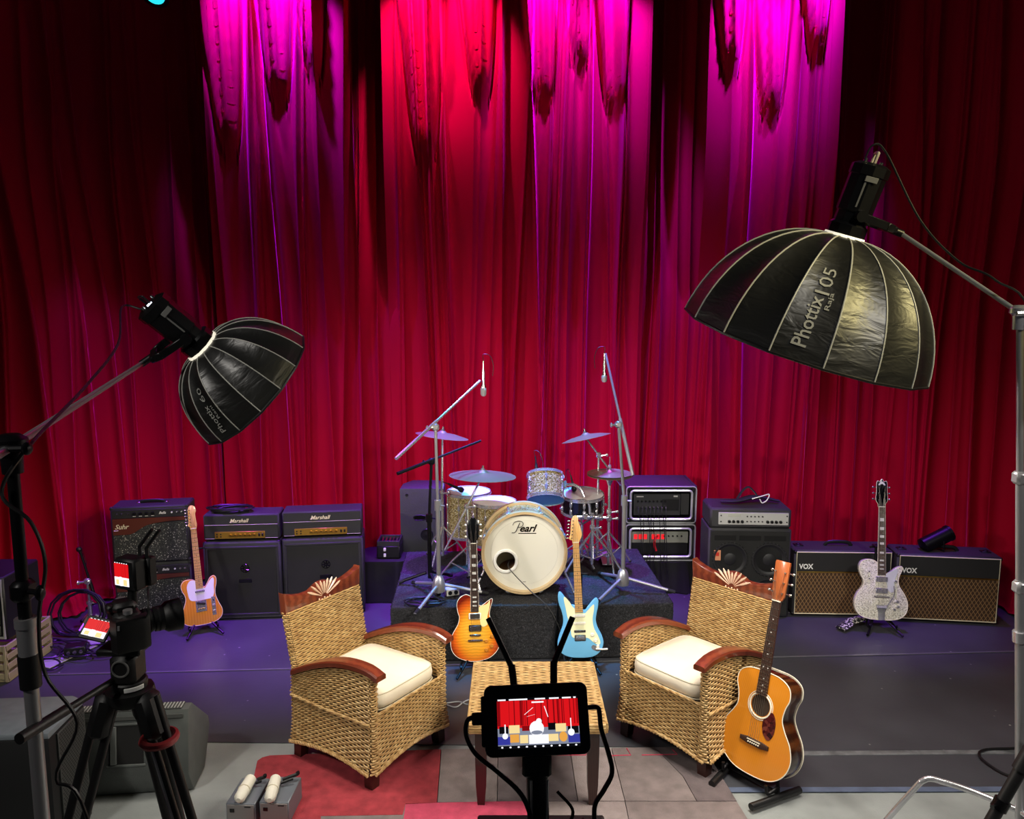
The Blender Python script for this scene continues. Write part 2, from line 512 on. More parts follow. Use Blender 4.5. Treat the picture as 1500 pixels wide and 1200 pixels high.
obj('lens', b, mat('cyan_lens', (20, 120, 130), 0.3, emit=(40, 210, 225), estr=1.2), t, label='glowing cyan lens')
b = MB(); b.tube([(-0.11, 0, 0.08), (-0.11, 0, 0.36), (0.11, 0, 0.36), (0.11, 0, 0.08)], 0.01, 6); b.cyl((0, 0, 0.36), (0, 0, 5.15 - pc.z - 0.06), 0.012); obj('yoke', b, m_black_metal, t)

# ================================================================== rug
m_rug_red = mat('red_rug_pile', (158, 52, 60), 0.95, var=0.22, vscale=18, bump=0.5, bscale=220, sheen=0.2)
m_rug_pink = mat('pink_rug_pile', (196, 70, 98), 0.95, var=0.18, vscale=18, bump=0.5, bscale=220, sheen=0.2)
m_rug_grey = mat('grey_rug_pile', (128, 116, 114), 0.95, var=0.18, vscale=14, bump=0.5, bscale=220, sheen=0.2)
m_rug_grey2 = mat('light_grey_rug_pile', (146, 133, 131), 0.95, var=0.15, vscale=14, bump=0.5, bscale=220, sheen=0.2)
m_rug_dark = mat('dark_taupe_rug_pile', (104, 93, 94), 0.95, var=0.18, vscale=14, bump=0.5, bscale=220, sheen=0.2)
m_rug_line = mat('pink_rug_line', (190, 62, 86), 0.95, bump=0.5, bscale=220)
t = thing('rug', 'patchwork rug of red, pink and grey squares under the wicker table', 'rug', T(0, 0, 0))
def patch(pix, m, z=0.010, name='patch', smooth_corner=False):
    pts = [at_z(*p) for p in pix]
    bb = MB(); bb.prism([(p.x, p.y) for p in pts], 0.0005, z, 0.001)
    return obj(name, bb, m, t)
RXc = lambda y: 1030 + (y - 1097) * 0.62       # the rug's right edge
patch([(352, 1250), (372, 1140), (377, 1117), (384, 1112), (396, 1109), (646, 1100), (640, 1178), (594, 1180), (590, 1196), (470, 1198), (470, 1250)], m_rug_red)
patch([(470, 1250), (470, 1198.5), (590, 1196.5), (594, 1181), (585, 1250)], m_rug_grey)
patch([(585, 1250), (594, 1181), (640, 1178.5), (712, 1177), (775, 1176), (775, 1250)], m_rug_pink)
patch([(641, 1177.5), (647, 1100), (729, 1099), (728, 1177)], m_rug_grey)
patch([(729, 1176.5), (730, 1099), (834, 1098), (846, 1176), (776, 1176)], m_rug_dark)
patch([(847, 1176), (835, 1098), (895, 1098), (915, 1176)], m_rug_grey2)
patch([(916, 1176), (896, 1098), (958, 1097), (1000, 1140), (1020, 1176)], m_rug_grey)
patch([(1021, 1176), (1001, 1140), (959, 1097), (RXc(1097), 1096), (RXc(1176), 1176)], m_rug_dark)
patch([(776, 1250), (776, 1177), (915, 1177), (930, 1250)], m_rug_grey2)
patch([(931, 1250), (916, 1177), (RXc(1176), 1177), (RXc(1250), 1250)], m_rug_grey)
# thin pink squares woven near the back edge
for q in (((815, 1109), (858, 1109), (860, 1102)), ((893, 1110), (924, 1109), (918, 1099)), ((940, 1109), (992, 1108), (985, 1101))):
    bb = MB(); bb.tube([at_z(*p) + Vector((0, 0, 0.0105)) for p in q], 0.004, 5); obj('woven_line', bb, m_rug_line, t)

# ================================================================== wicker furniture
def wicker_mat(name, c1, c2, c3):
    return ramp_mat(name, 'noise', 30, [(0.25, c1), (0.5, c2), (0.75, c3)], 0.5, bump=0.15)
m_wicker = wicker_mat('rattan', (150, 112, 66), (186, 150, 96), (212, 182, 128))
m_wicker_back = mat('rattan_core', (48, 30, 16), 0.8)
m_wood = ramp_mat('red_brown_wood', 'wave', 6, [(0.2, (100, 42, 26)), (0.8, (124, 58, 36))], 0.28, coat=0.5, stretch=(1, 6, 6), dist=3)
m_wood_dark = ramp_mat('dark_brown_wood', 'wave', 6, [(0.2, (40, 15, 10)), (0.8, (58, 24, 16))], 0.35, coat=0.3, stretch=(6, 6, 1), dist=3)
m_carve = mat('carving_painted_highlight', (222, 190, 164), 0.22, coat=0.6)  # pale tone paints the varnish highlights into the carving
m_cushion = mat('cream_canvas', (236, 226, 204), 0.85, var=0.05, vscale=6, bump=0.25, bscale=9)
m_pipe = mat('cream_piping', (206, 196, 172), 0.85)

def weave(mb, S, rows, stakes, amp=0.0035, bulge=0.004, phase=0):
    """strands running along u, over and under the stakes; S(u, v) -> (point, outward normal)"""
    ns = stakes * 4 + 1
    for r in range(rows):
        v0, v1 = (r + 0.10) / rows, (r + 0.90) / rows
        base = len(mb.v)
        for i in range(ns):
            u = i / (ns - 1)
            w = math.cos(PI * (u * stakes + r + phase))
            for vv, k in ((v0, -0.3), (v0 * 0.75 + v1 * 0.25, 0.75), (v0 * 0.25 + v1 * 0.75, 0.75), (v1, -0.3)):
                p, n = S(u, vv)
                mb.v.append(tuple(p + n * (amp * w + bulge * k)))
        for i in range(ns - 1):
            for j in range(3):
                a = base + i * 4 + j
                mb.f.append((a, a + 4, a + 5, a + 1)); mb.mi.append(0)

def grid(mb, S, nu, nv, off=0.0):
    base = len(mb.v)
    for j in range(nv + 1):
        for i in range(nu + 1):
            p, n = S(i / nu, j / nv); mb.v.append(tuple(p + n * off))
    for j in range(nv):
        for i in range(nu):
            a = base + j * (nu + 1) + i
            mb.f.append((a, a + 1, a + nu + 2, a + nu + 1)); mb.mi.append(0)

def braid(path, r=0.008, turns=60):
    bb = MB(); P = spline(path, 10)
    k = len(P)
    for ph in (0, PI):
        Q = []
        for i, p in enumerate(P):
            a = ph + turns * 2 * PI * i / k / 4
            Q.append(p + Vector((math.sin(a) * r * 0.35, math.sin(a) * r * 0.35, math.cos(a) * r * 0.6)))
        bb.tube(Q, r * 0.75, 6)
    return bb

W2, D2, T2 = 0.30, 0.30, 0.045
def arm_z(y):                       # y from -D2 (front) to D2 (back)
    q = (y + D2) / (2 * D2)
    return 0.495 + 0.165 * math.sin(PI * 0.58 * (1 - q))
def build_chair():
    P = {}
    def bottom(q):                  # scalloped lower edge, 0..1 along a side
        return 0.105 + 0.032 * math.sin(PI * q)
    flare = lambda z: 0.022 * max(0, (0.3 - z) / 0.2) ** 2
    for sx in (-1, 1):
        def S_out(u, v, sx=sx):
            y = (-D2 + u * 2 * D2) if sx > 0 else (D2 - u * 2 * D2)
            zb, zt = bottom(u), arm_z(y) - 0.012
            z = zb + (zt - zb) * v
            return Vector((sx * (W2 + flare(z)), y, z)), Vector((sx, 0, 0))
        def S_in(u, v, sx=sx):
            y = (-D2 + u * 2 * D2) if sx < 0 else (D2 - u * 2 * D2)
            z = 0.405 + (arm_z(y) - 0.012 - 0.405) * v
            return Vector((sx * (W2 - T2), y, z)), Vector((-sx, 0, 0))
        mb = MB(); weave(mb, S_out, 40, 21); weave(mb, S_in, 22, 19); P['arm_weave_%d' % sx] = mb
        mb = MB(); grid(mb, S_out, 12, 6, -0.004); grid(mb, S_in, 12, 4, -0.004)
        P['core_%d' % sx] = mb
        # front post of the arm, woven round
        def S_post(u, v, sx=sx):
            a = PI * u
            z = bottom(0) + (arm_z(-D2) - 0.012 - bottom(0)) * v
            cx = sx * (W2 - T2 / 2)
            return Vector((cx - math.cos(a) * (T2 / 2 + (flare(z) if (math.cos(a) < 0) == (sx > 0) else 0)), -D2 - math.sin(a) * 0.016 - flare(z) * 0.6, z)), Vector((-math.cos(a), -math.sin(a), 0))
        mb = MB(); weave(mb, S_post, 40, 4); P['post_%d' % sx] = mb
        # wooden arm rest
        mb = MB(); path = []
        for i in range(17):
            y = D2 - 0.01 - i / 16 * (2 * D2 + 0.05)
            z = arm_z(max(-D2, y)) + (0 if y > -D2 else -0.35 * (-D2 - y))
            path.append((y, z))
        v = []; f = []
        for i, (y, z) in enumerate(path):
            wd = 0.035 + 0.006 * math.sin(PI * i / 16)
            for dx, dz in ((-wd, -0.014), (-wd, 0.008), (-wd + 0.008, 0.016), (wd - 0.008, 0.016), (wd, 0.008), (wd, -0.014)):
                v.append((sx * (W2 - T2 / 2) + dx, y, z + dz))
        for i in range(16):
            for j in range(6):
                j2 = (j + 1) % 6
                f.append((i * 6 + j, (i + 1) * 6 + j, (i + 1) * 6 + j2, i * 6 + j2))
        f += [tuple(range(6)), tuple(16 * 6 + j for j in range(5, -1, -1))]
        mb.add(v, f); P['arm_%d' % sx] = mb
    def S_front(u, v):
        x = -W2 + u * 2 * W2
        zb = bottom(u); z = zb + (0.405 - zb) * v
        return Vector((x, -D2 - flare(z), z)), Vector((0, -1, 0))
    mb = MB(); weave(mb, S_front, 25, 22); P['front'] = mb
    mb = MB(); grid(mb, S_front, 10, 4, -0.005); P['front_core'] = mb
    lean = lambda z: D2 - 0.06 + 0.115 * max(0, z - 0.3) / 0.6
    def S_bi(u, v):
        x = -0.265 + u * 0.53; z = 0.38 + v * 0.44
        return Vector((x * (1 + 0.03 * v), lean(z), z)), Vector((0, -1, 0.15)).normalized()
    def S_bo(u, v):
        x = 0.265 - u * 0.53
        z = bottom(u) + (0.82 - bottom(u)) * v
        return Vector((x * (1 + 0.03 * v + (0.13 if z < 0.4 else 0)), max(D2, lean(z) + 0.05), z)), Vector((0, 1, 0))
    def S_edge(sx):
        def S(u, v):
            z = 0.38 + v * 0.44
            x = sx * 0.265 * (1 + 0.03 * v) + sx * 0.012 * math.sin(PI * u)
            y0, y1 = lean(z), lean(z) + 0.05
            uu = u if sx > 0 else 1 - u
            return Vector((x, y0 + (y1 - y0) * uu, z)), Vector((sx, 0, 0))
        return S
    mb = MB(); weave(mb, S_bi, 38, 18); weave(mb, S_bo, 52, 18); weave(mb, S_edge(1), 38, 3); weave(mb, S_edge(-1), 38, 3); P['back'] = mb
    mb = MB(); grid(mb, S_bi, 8, 4, -0.005); grid(mb, S_bo, 8, 6, -0.005); P['back_core'] = mb
    # carved crest rail
    top = []
    for i in range(33):
        q = -1 + 2 * i / 32
        a = abs(q)
        z = 0.885 + 0.045 * max(0, (a - 0.45) / 0.55) ** 1.6 + (0.032 * math.cos(a / 0.32 * PI / 2) if a < 0.32 else 0)
        top.append((q * 0.292, z))
    pts = [(-0.283, 0.805)] + [(-0.2 + 0.4 * i / 6, 0.81) for i in range(7)] + [(0.283, 0.805)] + top[::-1]
    crest_y = lean(0.86)
    mb = MB(); mb.prism(pts, 0.0, 0.05, 0.008, M=T(0, crest_y + 0.045, 0) @ RX90); P['crest'] = mb
    P['crest_y'] = crest_y - 0.006
    petals = []
    for i in range(9):
        a = R(-64 + 16 * i)
        mb = MB()
        p0 = Vector((0, crest_y - 0.004, 0.828)); d = Vector((math.sin(a), 0, math.cos(a)))
        L0, L1 = 0.022, 0.092 + 0.05 * abs(math.sin(a))
        mb.tube([p0 + d * (L0 + (L1 - L0) * k / 5) for k in range(6)], [0.002, 0.004, 0.006, 0.0075, 0.0075, 0.003], 6)
        petals.append(mb)
    for i in range(5):
        mb = MB(); mb.ball((-0.04 + 0.02 * i, crest_y - 0.004, 0.822 - 0.006 * (i % 2)), 0.006, 8, 5); petals.append(mb)
    P['petals'] = petals
    # seat board, legs, braids
    mb = MB(); mb.box((0, -0.02, 0.39), (0.50, 0.52, 0.03)); P['seat_board'] = mb
    legs = []
    for sx in (-1, 1):
        for sy in (-1, 1):
            mb = MB(); x, y = sx * (W2 - 0.035), sy * (D2 - 0.035)
            k = 0.032
            v = []
            for z, e, ox in ((0, 0.026, 0.008), (0.15, 0.032, 0), (0.3, 0.032, 0)):
                v += [(x + sx * ox + a * e, y + sy * ox + c * e, z) for a, c in ((-1, -1), (1, -1), (1, 1), (-1, 1))]
            f = [(3, 2, 1, 0), (8, 9, 10, 11)]
            for q in range(2):
                for j in range(4):
                    f.append((q * 4 + j, q * 4 + (j + 1) % 4, q * 4 + 4 + (j + 1) % 4, q * 4 + 4 + j))
            mb.add(v, f); legs.append(mb)
    P['legs'] = legs
    br = []
    e = 0.008
    for sx in (-1, 1):
        br.append(braid([(sx * (W2 + e), -D2, 0.37), (sx * (W2 + e), 0, 0.365), (sx * (W2 + e), D2, 0.37)], 0.008))
        br.append(braid([(sx * (W2 + e + flare(bottom(q))), -D2 + q * 2 * D2, bottom(q)) for q in (0, .25, .5, .75, 1)], 0.009))
    br.append(braid([(-W2 + 2 * W2 * q, -D2 - e - flare(bottom(q)), bottom(q)) for q in (0, .25, .5, .75, 1)], 0.009))
    br.append(braid([(-W2 + 0.03, -D2 - e, 0.41), (0, -D2 - e, 0.41), (W2 - 0.03, -D2 - e, 0.41)], 0.008))
    P['braids'] = br
    return P
CH = build_chair()
def make_chair(label, M):
    t = thing('wicker_armchair', label, 'chair', M, 'wicker armchairs')
    for sx in (-1, 1):
        a = obj('arm_panel', CH['core_%d' % sx], m_wicker_back, t)
        w = obj('weave', CH['arm_weave_%d' % sx], m_wicker, a); w['kind'] = 'stuff'
        w = obj('weave', CH['post_%d' % sx], m_wicker, a); w['kind'] = 'stuff'
        obj('arm_rest', CH['arm_%d' % sx], m_wood, t, label='dark red-brown wooden arm rest')
    a = obj('front_panel', CH['front_core'], m_wicker_back, t)
    w = obj('weave', CH['front'], m_wicker, a); w['kind'] = 'stuff'
    a = obj('backrest', CH['back_core'], m_wicker_back, t)
    w = obj('weave', CH['back'], m_wicker, a); w['kind'] = 'stuff'
    c = obj('crest_rail', CH['crest'], m_wood, t, label='red-brown carved wooden crest rail')
    for p in CH['petals']: obj('shell_carving', p, m_carve, c)
    obj('seat_board', CH['seat_board'], m_wicker_back, t)
    for l in CH['legs']: obj('leg', l, m_wood_dark, t)
    for bq in CH['braids']: obj('braid', bq, m_wicker, t)
    return t
def share(src, label, M):
    return copy_tree(src, None, M, label)
ca = R(-34)                                # facing direction of the left chair
lc = Vector((-0.805, 4.19, 0)); 
chair_l = make_chair('wicker armchair facing the table, nothing leaning near it, red rug under its front leg', T(lc) @ Rz(ca + PI / 2))
rc = Vector((1.06, 4.31, 0))
chair_r = share(chair_l, 'wicker armchair with the acoustic guitar standing in front of its side', T(rc) @ Rz(R(221) + PI / 2))

def cushion(M, label):
    t = thing('seat_cushion', label, 'cushion', M, 'seat cushions')
    mb = MB(); n = 18; w, d, h = 0.245, 0.265, 0.046
    def prof(k):
        return [(0.90, -1), (0.985, -0.75), (1.0, 0.0), (0.985, 0.72), (0.93, 1.0), (0.6, 1.22), (0.25, 1.32)][k]
    v = []; f = []; m = 40
    for k in range(7):
        s_, z_ = prof(k)
        for j in range(m):
            a = 2 * PI * j / m
            ca_, sa_ = math.cos(a), math.sin(a)
            e = 0.28
            x = math.copysign(abs(ca_) ** e, ca_) * w * s_; y = math.copysign(abs(sa_) ** e, sa_) * d * s_
            v.append((x, y, z_ * h + h))
    for k in range(6):
        for j in range(m):
            j2 = (j + 1) % m
            f.append((k * m + j, k * m + j2, (k + 1) * m + j2, (k + 1) * m + j))
    f += [tuple(range(m - 1, -1, -1)), tuple(6 * m + j for j in range(m))]
    mb.add(v, f)
    obj('cover', mb, m_cushion, t, angle=80)
    for z_, sc in ((0.10 * h, 0.992), (1.82 * h, 0.972)):
        mb = MB(); P = []
        for j in range(48):
            a = 2 * PI * j / 48; ca_, sa_ = math.cos(a), math.sin(a)
            P.append((math.copysign(abs(ca_) ** .28, ca_) * w * sc, math.copysign(abs(sa_) ** .28, sa_) * d * sc, z_))
        mb.tube(P, 0.004, 6, closed=True); obj('piping', mb, m_pipe, t)
    return t
cushion(T(lc) @ Rz(ca + PI / 2) @ T(0, -0.035, 0.407), 'cream canvas cushion on the wicker armchair by the sunburst guitar')
cushion(T(rc) @ Rz(R(221) + PI / 2) @ T(0, -0.035, 0.407), 'cream canvas cushion on the wicker armchair by the acoustic guitar')

# --- wicker topped table
TX, TY, TH = 0.125, 3.95, 0.47
t = thing('wicker_table', 'square wicker topped side table with dark wooden legs on the rug', 'table', T(TX, TY, 0))
hw, hd = 0.335, 0.335
def S_top(u, v): return Vector((-hw + 2 * hw * u, -hd + 2 * hd * v, TH - 0.004)), Vector((0, 0, 1))
mb = MB(); mb.box((0, 0, TH - 0.03), (2 * hw - 0.012, 2 * hd - 0.012, 0.045)); top = obj('table_top', mb, m_wicker_back, t)
mb = MB(); weave(mb, S_top, 44, 14, 0.003, 0.005); w = obj('weave', mb, m_wicker, top); w['kind'] = 'stuff'
for (ax, ay, bx, by, nx_, ny_) in ((-hw, -hd, hw, -hd, 0, -1), (hw, -hd, hw, hd, 1, 0), (hw, hd, -hw, hd, 0, 1), (-hw, hd, -hw, -hd, -1, 0)):
    for k in range(4):
        mb = MB(); z = TH - 0.006 - 0.0125 * k; o_ = 0.004 + 0.004 * math.sin(PI * (k + .5) / 4)
        mb.tube([(ax + nx_ * o_ + (bx - ax) * q / 24, ay + ny_ * o_ + (by - ay) * q / 24, z + 0.0012 * math.sin(q * 3 + k * 2)) for q in range(25)], 0.0075, 7)
        obj('edge_cane', mb, m_wicker, top)
for sx in (-1, 1):
    for sy in (-1, 1):
        mb = MB(); x, y = sx * (hw - 0.055), sy * (hd - 0.06)
        v = []; sec = ((0, 0.018, 0.012), (0.12, 0.026, 0.004), (0.30, 0.029, 0), (0.415, 0.029, 0))
        for z, e, ox in sec:
            v += [(x + sx * 0 + a * e, y + c * e, z + 0.01 if z == 0 else z) for a, c in ((-1, -1), (1, -1), (1, 1), (-1, 1))]
        f = [(3, 2, 1, 0), (12, 13, 14, 15)]
        for q in range(3):
            for j in range(4): f.append((q * 4 + j, q * 4 + (j + 1) % 4, q * 4 + 4 + (j + 1) % 4, q * 4 + 4 + j))
        mb.add(v, f); obj('leg', mb, m_wood_dark, t)
for ax, ay, sxx, syy in ((0, -1, 1, 0), (0, 1, 1, 0), (-1, 0, 0, 1), (1, 0, 0, 1)):
    mb = MB(); mb.box((ax * (hw - 0.055), ay * (hd - 0.06), TH - 0.085), (2 * (hw - 0.055) if sxx else 0.022, 2 * (hd - 0.06) if syy else 0.022, 0.065), 0.003)
    obj('apron', mb, m_wood_dark, t)

# ================================================================== guitars
m_maple = ramp_mat('amber_maple', 'wave', 3, [(0.2, (216, 160, 92)), (0.8, (236, 190, 124))], 0.25, coat=0.5, stretch=(8, 8, 1), dist=2)
m_rose = ramp_mat('rosewood', 'wave', 4, [(0.2, (44, 26, 20)), (0.8, (70, 44, 34))], 0.4, stretch=(8, 8, 1), dist=2)
m_ivory = mat('ivory_plastic', (240, 232, 210), 0.3)
m_pearl = mat('pearl_inlay', (232, 232, 226), 0.25)
m_string = mat('steel_string', (200, 196, 186), 0.3, 1.0)
m_nickel = mat('nickel', (196, 194, 186), 0.25, 1.0)
m_gold = mat('gold_metal', (206, 168, 84), 0.28, 1.0)
m_black_lacquer = mat('black_lacquer', (10, 10, 11), 0.15, coat=0.6)

def outline(cm, k=0.01, n=5):
    return [(p.x * k, p.y * k) for p in spline([(x, y, 0) for x, y in cm], n, True)]
def radial_mat(name, stops, centre, scale, rough=0.15, grain=0.0):
    """sunburst lacquer: colour rings round the body's middle, with a wood grain"""
    m = mat(name, (128, 128, 128), rough, coat=0.8)
    nt = m.node_tree; N = nt.nodes; L = nt.links; bs = N['Principled BSDF']
    tc = N.new('ShaderNodeTexCoord'); mp = N.new('ShaderNodeMapping')
    mp.inputs['Location'].default_value = (-centre[0] * scale[0], 0, -centre[1] * scale[1]); mp.inputs['Scale'].default_value = (scale[0], 0, scale[1])
    L.new(tc.outputs['Object'], mp.inputs['Vector'])
    ln = N.new('ShaderNodeVectorMath'); ln.operation = 'LENGTH'; L.new(mp.outputs['Vector'], ln.inputs[0])
    r = N.new('ShaderNodeValToRGB'); el = r.color_ramp.elements
    while len(el) < len(stops): el.new(0.5)
    for e, (p, cc) in zip(el, stops): e.position = p; e.color = lin(*cc)
    L.new(ln.outputs['Value'], r.inputs['Fac'])
    w = N.new('ShaderNodeTexWave'); w.bands_direction = 'Z'; w.inputs['Scale'].default_value = 16; w.inputs['Distortion'].default_value = 4; w.inputs['Detail'].default_value = 2
    L.new(tc.outputs['Object'], w.inputs['Vector'])
    mx = N.new('ShaderNodeMix'); mx.data_type = 'RGBA'; mx.blend_type = 'MULTIPLY'; mx.inputs['Factor'].default_value = grain
    L.new(r.outputs['Color'], mx.inputs['A']); L.new(w.outputs['Color'], mx.inputs['B']); L.new(mx.outputs['Result'], bs.inputs['Base Color'])
    return m

def neck(t, z0, z1, w0, w1, y_front, mat_board, mat_back, frets, dots='dot', binding=None, end_z=None):
    """finger board from z0 (body end) to z1 (nut); front face at y_front"""
    mb = MB()
    mb.prism([(-w0 / 2, z0), (w0 / 2, z0), (w1 / 2, z1), (-w1 / 2, z1)], -y_front - 0.007, -y_front, 0.0, M=RX90)
    fb = obj('fretboard', mb, mat_board, t)
    mb = MB(); pts = []
    v = []; f = []
    for i in range(9):
        q = i / 8; z = z0 + (z1 - z0) * q; w = (w0 + (w1 - w0) * q) / 2
        for a in range(7):
            an = PI * a / 6
            v.append((math.cos(an) * w, y_front + 0.006 + math.sin(an) * 0.018, z))
    for i in range(8):
        for a in range(6): f.append((i * 7 + a, i * 7 + a + 1, (i + 1) * 7 + a + 1, (i + 1) * 7 + a))
    mb.add(v, f); obj('neck', mb, mat_back, t)
    L = (z1 - z0) / (1 - 2 ** (-frets / 12)); zs = [z1 - L * (1 - 2 ** (-k / 12)) for k in range(1, frets + 1)]
    for z in zs:
        q = (z - z0) / (z1 - z0); w = w0 + (w1 - w0) * q
        mb = MB(); mb.box((0, y_front - 0.0005, z), (w, 0.002, 0.0022)); obj('fret', mb, m_nickel, fb)
    for k in (3, 5, 7, 9, 12, 15, 17, 19):
        if k > frets: continue
        z = (zs[k - 1] + zs[k - 2]) / 2
        mb = MB()
        if dots == 'dot':
            for dx in ((-0.012, 0.012) if k == 12 else (0,)): mb.cyl((dx, y_front - 0.0003, z), (dx, y_front - 0.0012, z), 0.0035, 8)
        else:
            h = abs(zs[k - 1] - zs[k - 2]) * 0.34
            mb.box((0, y_front - 0.0006, z), (w1 * 0.62, 0.001, 2 * h))
        obj('inlay', mb, m_pearl if mat_board is m_rose else m_rose, fb)
    mb = MB(); mb.box((0, y_front - 0.002, z1 + 0.002), (w1, 0.006, 0.005)); obj('nut', mb, m_ivory, t)
    if binding:
        for s in (-1, 1):
            mb = MB(); mb.tube([(s * w0 / 2, y_front + 0.002, z0), (s * w1 / 2, y_front + 0.002, z1)], 0.0022, 5); obj('binding', mb, m_ivory, fb)
def strings(t, zb, zn, wb, wn, yb, yn, heads):
    for i in range(6):
        q = -0.5 + i / 5
        mb = MB(); mb.tube([(q * wb, yb, zb), (q * wn, yn, zn), heads[i]], 0.0007 + 0.0002 * (5 - i) / 5, 4)
        obj('string', mb, m_string, t)
def tuner(t, post, knob, m_knob):
    mb = MB(); p = Vector(post); k = Vector(knob)
    mb.cyl(p + Vector((0, 0.004, 0)), p + Vector((0, -0.010, 0)), 0.0042, 8)
    mb.cyl((p.x, p.y + 0.012, p.z), (k.x, p.y + 0.012, k.z), 0.003, 6)
    o_ = obj('tuner', mb, m_nickel, t)
    mb = MB(); mb.ball((k.x, p.y + 0.012, k.z), 0.009, 8, 6, sc=(1.0, 0.5, 0.8)); obj('tuner_button', mb, m_knob, o_)
def knob(t, x, z, y, m, r=0.011, h=0.012):
    mb = MB(); mb.lathe([(r, 0), (r, h * 0.6), (r * 0.8, h), (0.001, h)], 14, M=T(x, y, z) @ RX90); obj('knob', mb, m, t)
def gpose(bottom, yaw, lean, roll, k=1.0):
    return T(bottom) @ Rz(yaw) @ Ry(roll) @ Rx(-lean) @ Matrix.Scale(k, 4)

# ---------- tobacco/honey sunburst single cut
LPo = [(-2.8, 44), (-7, 45), (-10.8, 42.5), (-12.3, 38.7), (-11.7, 33.6), (-10.7, 29.8), (-12, 24.7), (-15.4, 19), (-17, 13.3), (-15.8, 7), (-10.8, 2.3), (-1.3, 0), (8.9, 1.9), (15, 7), (17, 13.3), (15.4, 19.7), (12, 25.4), (10.2, 30.4), (10.6, 34.9), (12.3, 40.5), (11.8, 42), (8.9, 40.3), (5.7, 38), (3.2, 37.8)]
def les_paul():
    base = at_z(697, 984, 0)
    t = thing('electric_guitar', 'honey sunburst single-cut electric guitar on a stand before the drum riser', 'guitar', gpose((base.x, base.y, 0.075), R(4), R(14), R(-0.5)))
    m_top = radial_mat('honey_sunburst', [(0.0, (250, 196, 72)), (0.55, (240, 160, 40)), (0.82, (214, 92, 26)), (1.0, (120, 30, 14))], (0.0, 0.19), (5.6, 4.0), grain=0.22)
    o2 = outline(LPo)
    mb = MB(); mb.prism(o2, -0.045, 0.006, 0.004, M=RX90); obj('body', mb, m_top, t)
    P = [(x, -0.004, z) for x, z in o2]
    mb = MB(); mb.tube(P, 0.002, 6, closed=True); obj('binding', mb, m_ivory, t)
    mb = MB(); mb.prism(outline([(2.6, 36), (8.3, 38.5), (10.6, 41), (10.2, 36), (8.6, 30), (9, 25.5), (6.4, 23.2), (4.2, 24), (3.4, 28)]), 0.0095, 0.012, M=RX90); obj('pickguard', mb, mat('cream_plastic', (240, 218, 150), 0.3), t)
    neck(t, 0.335, 0.80, 0.056, 0.043, -0.012, m_rose, mat('mahogany', (96, 36, 22), 0.3, coat=0.5), 22, 'block', True)
    hp = [(-2.1, 80), (-2.3, 82), (-3.6, 84), (-3.9, 90), (-4.2, 96.2), (-2.2, 96.8), (-1.1, 98.4), (0, 97.6), (1.1, 98.4), (2.2, 96.8), (4.2, 96.2), (3.9, 90), (3.6, 84), (2.3, 82), (2.1, 80)]
    mb = MB(); mb.prism([(x / 100, z / 100) for x, z in hp], -0.002, 0.012, 0.001, M=RX90); obj('headstock', mb, m_black_lacquer, t)
    hs = []
    for i in range(3):
        z = 0.85 + 0.04 * i
        for s in (-1, 1): tuner(t, (s * 0.021, -0.012, z), (s * 0.052, 0, z), m_ivory)
    hs = [(-0.021, -0.018, 0.85), (-0.021, -0.018, 0.89), (-0.021, -0.018, 0.93), (0.021, -0.018, 0.93), (0.021, -0.018, 0.89), (0.021, -0.018, 0.85)]
    for z in (0.305, 0.225):
        mb = MB(); mb.box((0, -0.012, z), (0.085, 0.012, 0.042), 0.003); r = obj('pickup_ring', mb, m_ivory if z > .3 else m_black_plastic, t)
        mb = MB(); mb.box((0, -0.018, z), (0.068, 0.006, 0.034), 0.002); obj('pickup_cover', mb, m_nickel, r)
    mb = MB(); mb.box((0, -0.018, 0.178), (0.078, 0.010, 0.012), 0.003); obj('bridge', mb, m_nickel, t)
    mb = MB(); mb.box((0, -0.018, 0.142), (0.105, 0.012, 0.014), 0.005); obj('tailpiece', mb, m_nickel, t)
    for x, z in ((0.075, 0.135), (0.117, 0.165), (0.075, 0.075), (0.112, 0.10)): knob(t, x, z, -0.006, mat('amber_knob', (190, 120, 40), 0.25, coat=0.5), 0.013, 0.013)
    strings(t, 0.142, 0.80, 0.052, 0.035, -0.027, -0.017, hs)
les_paul()

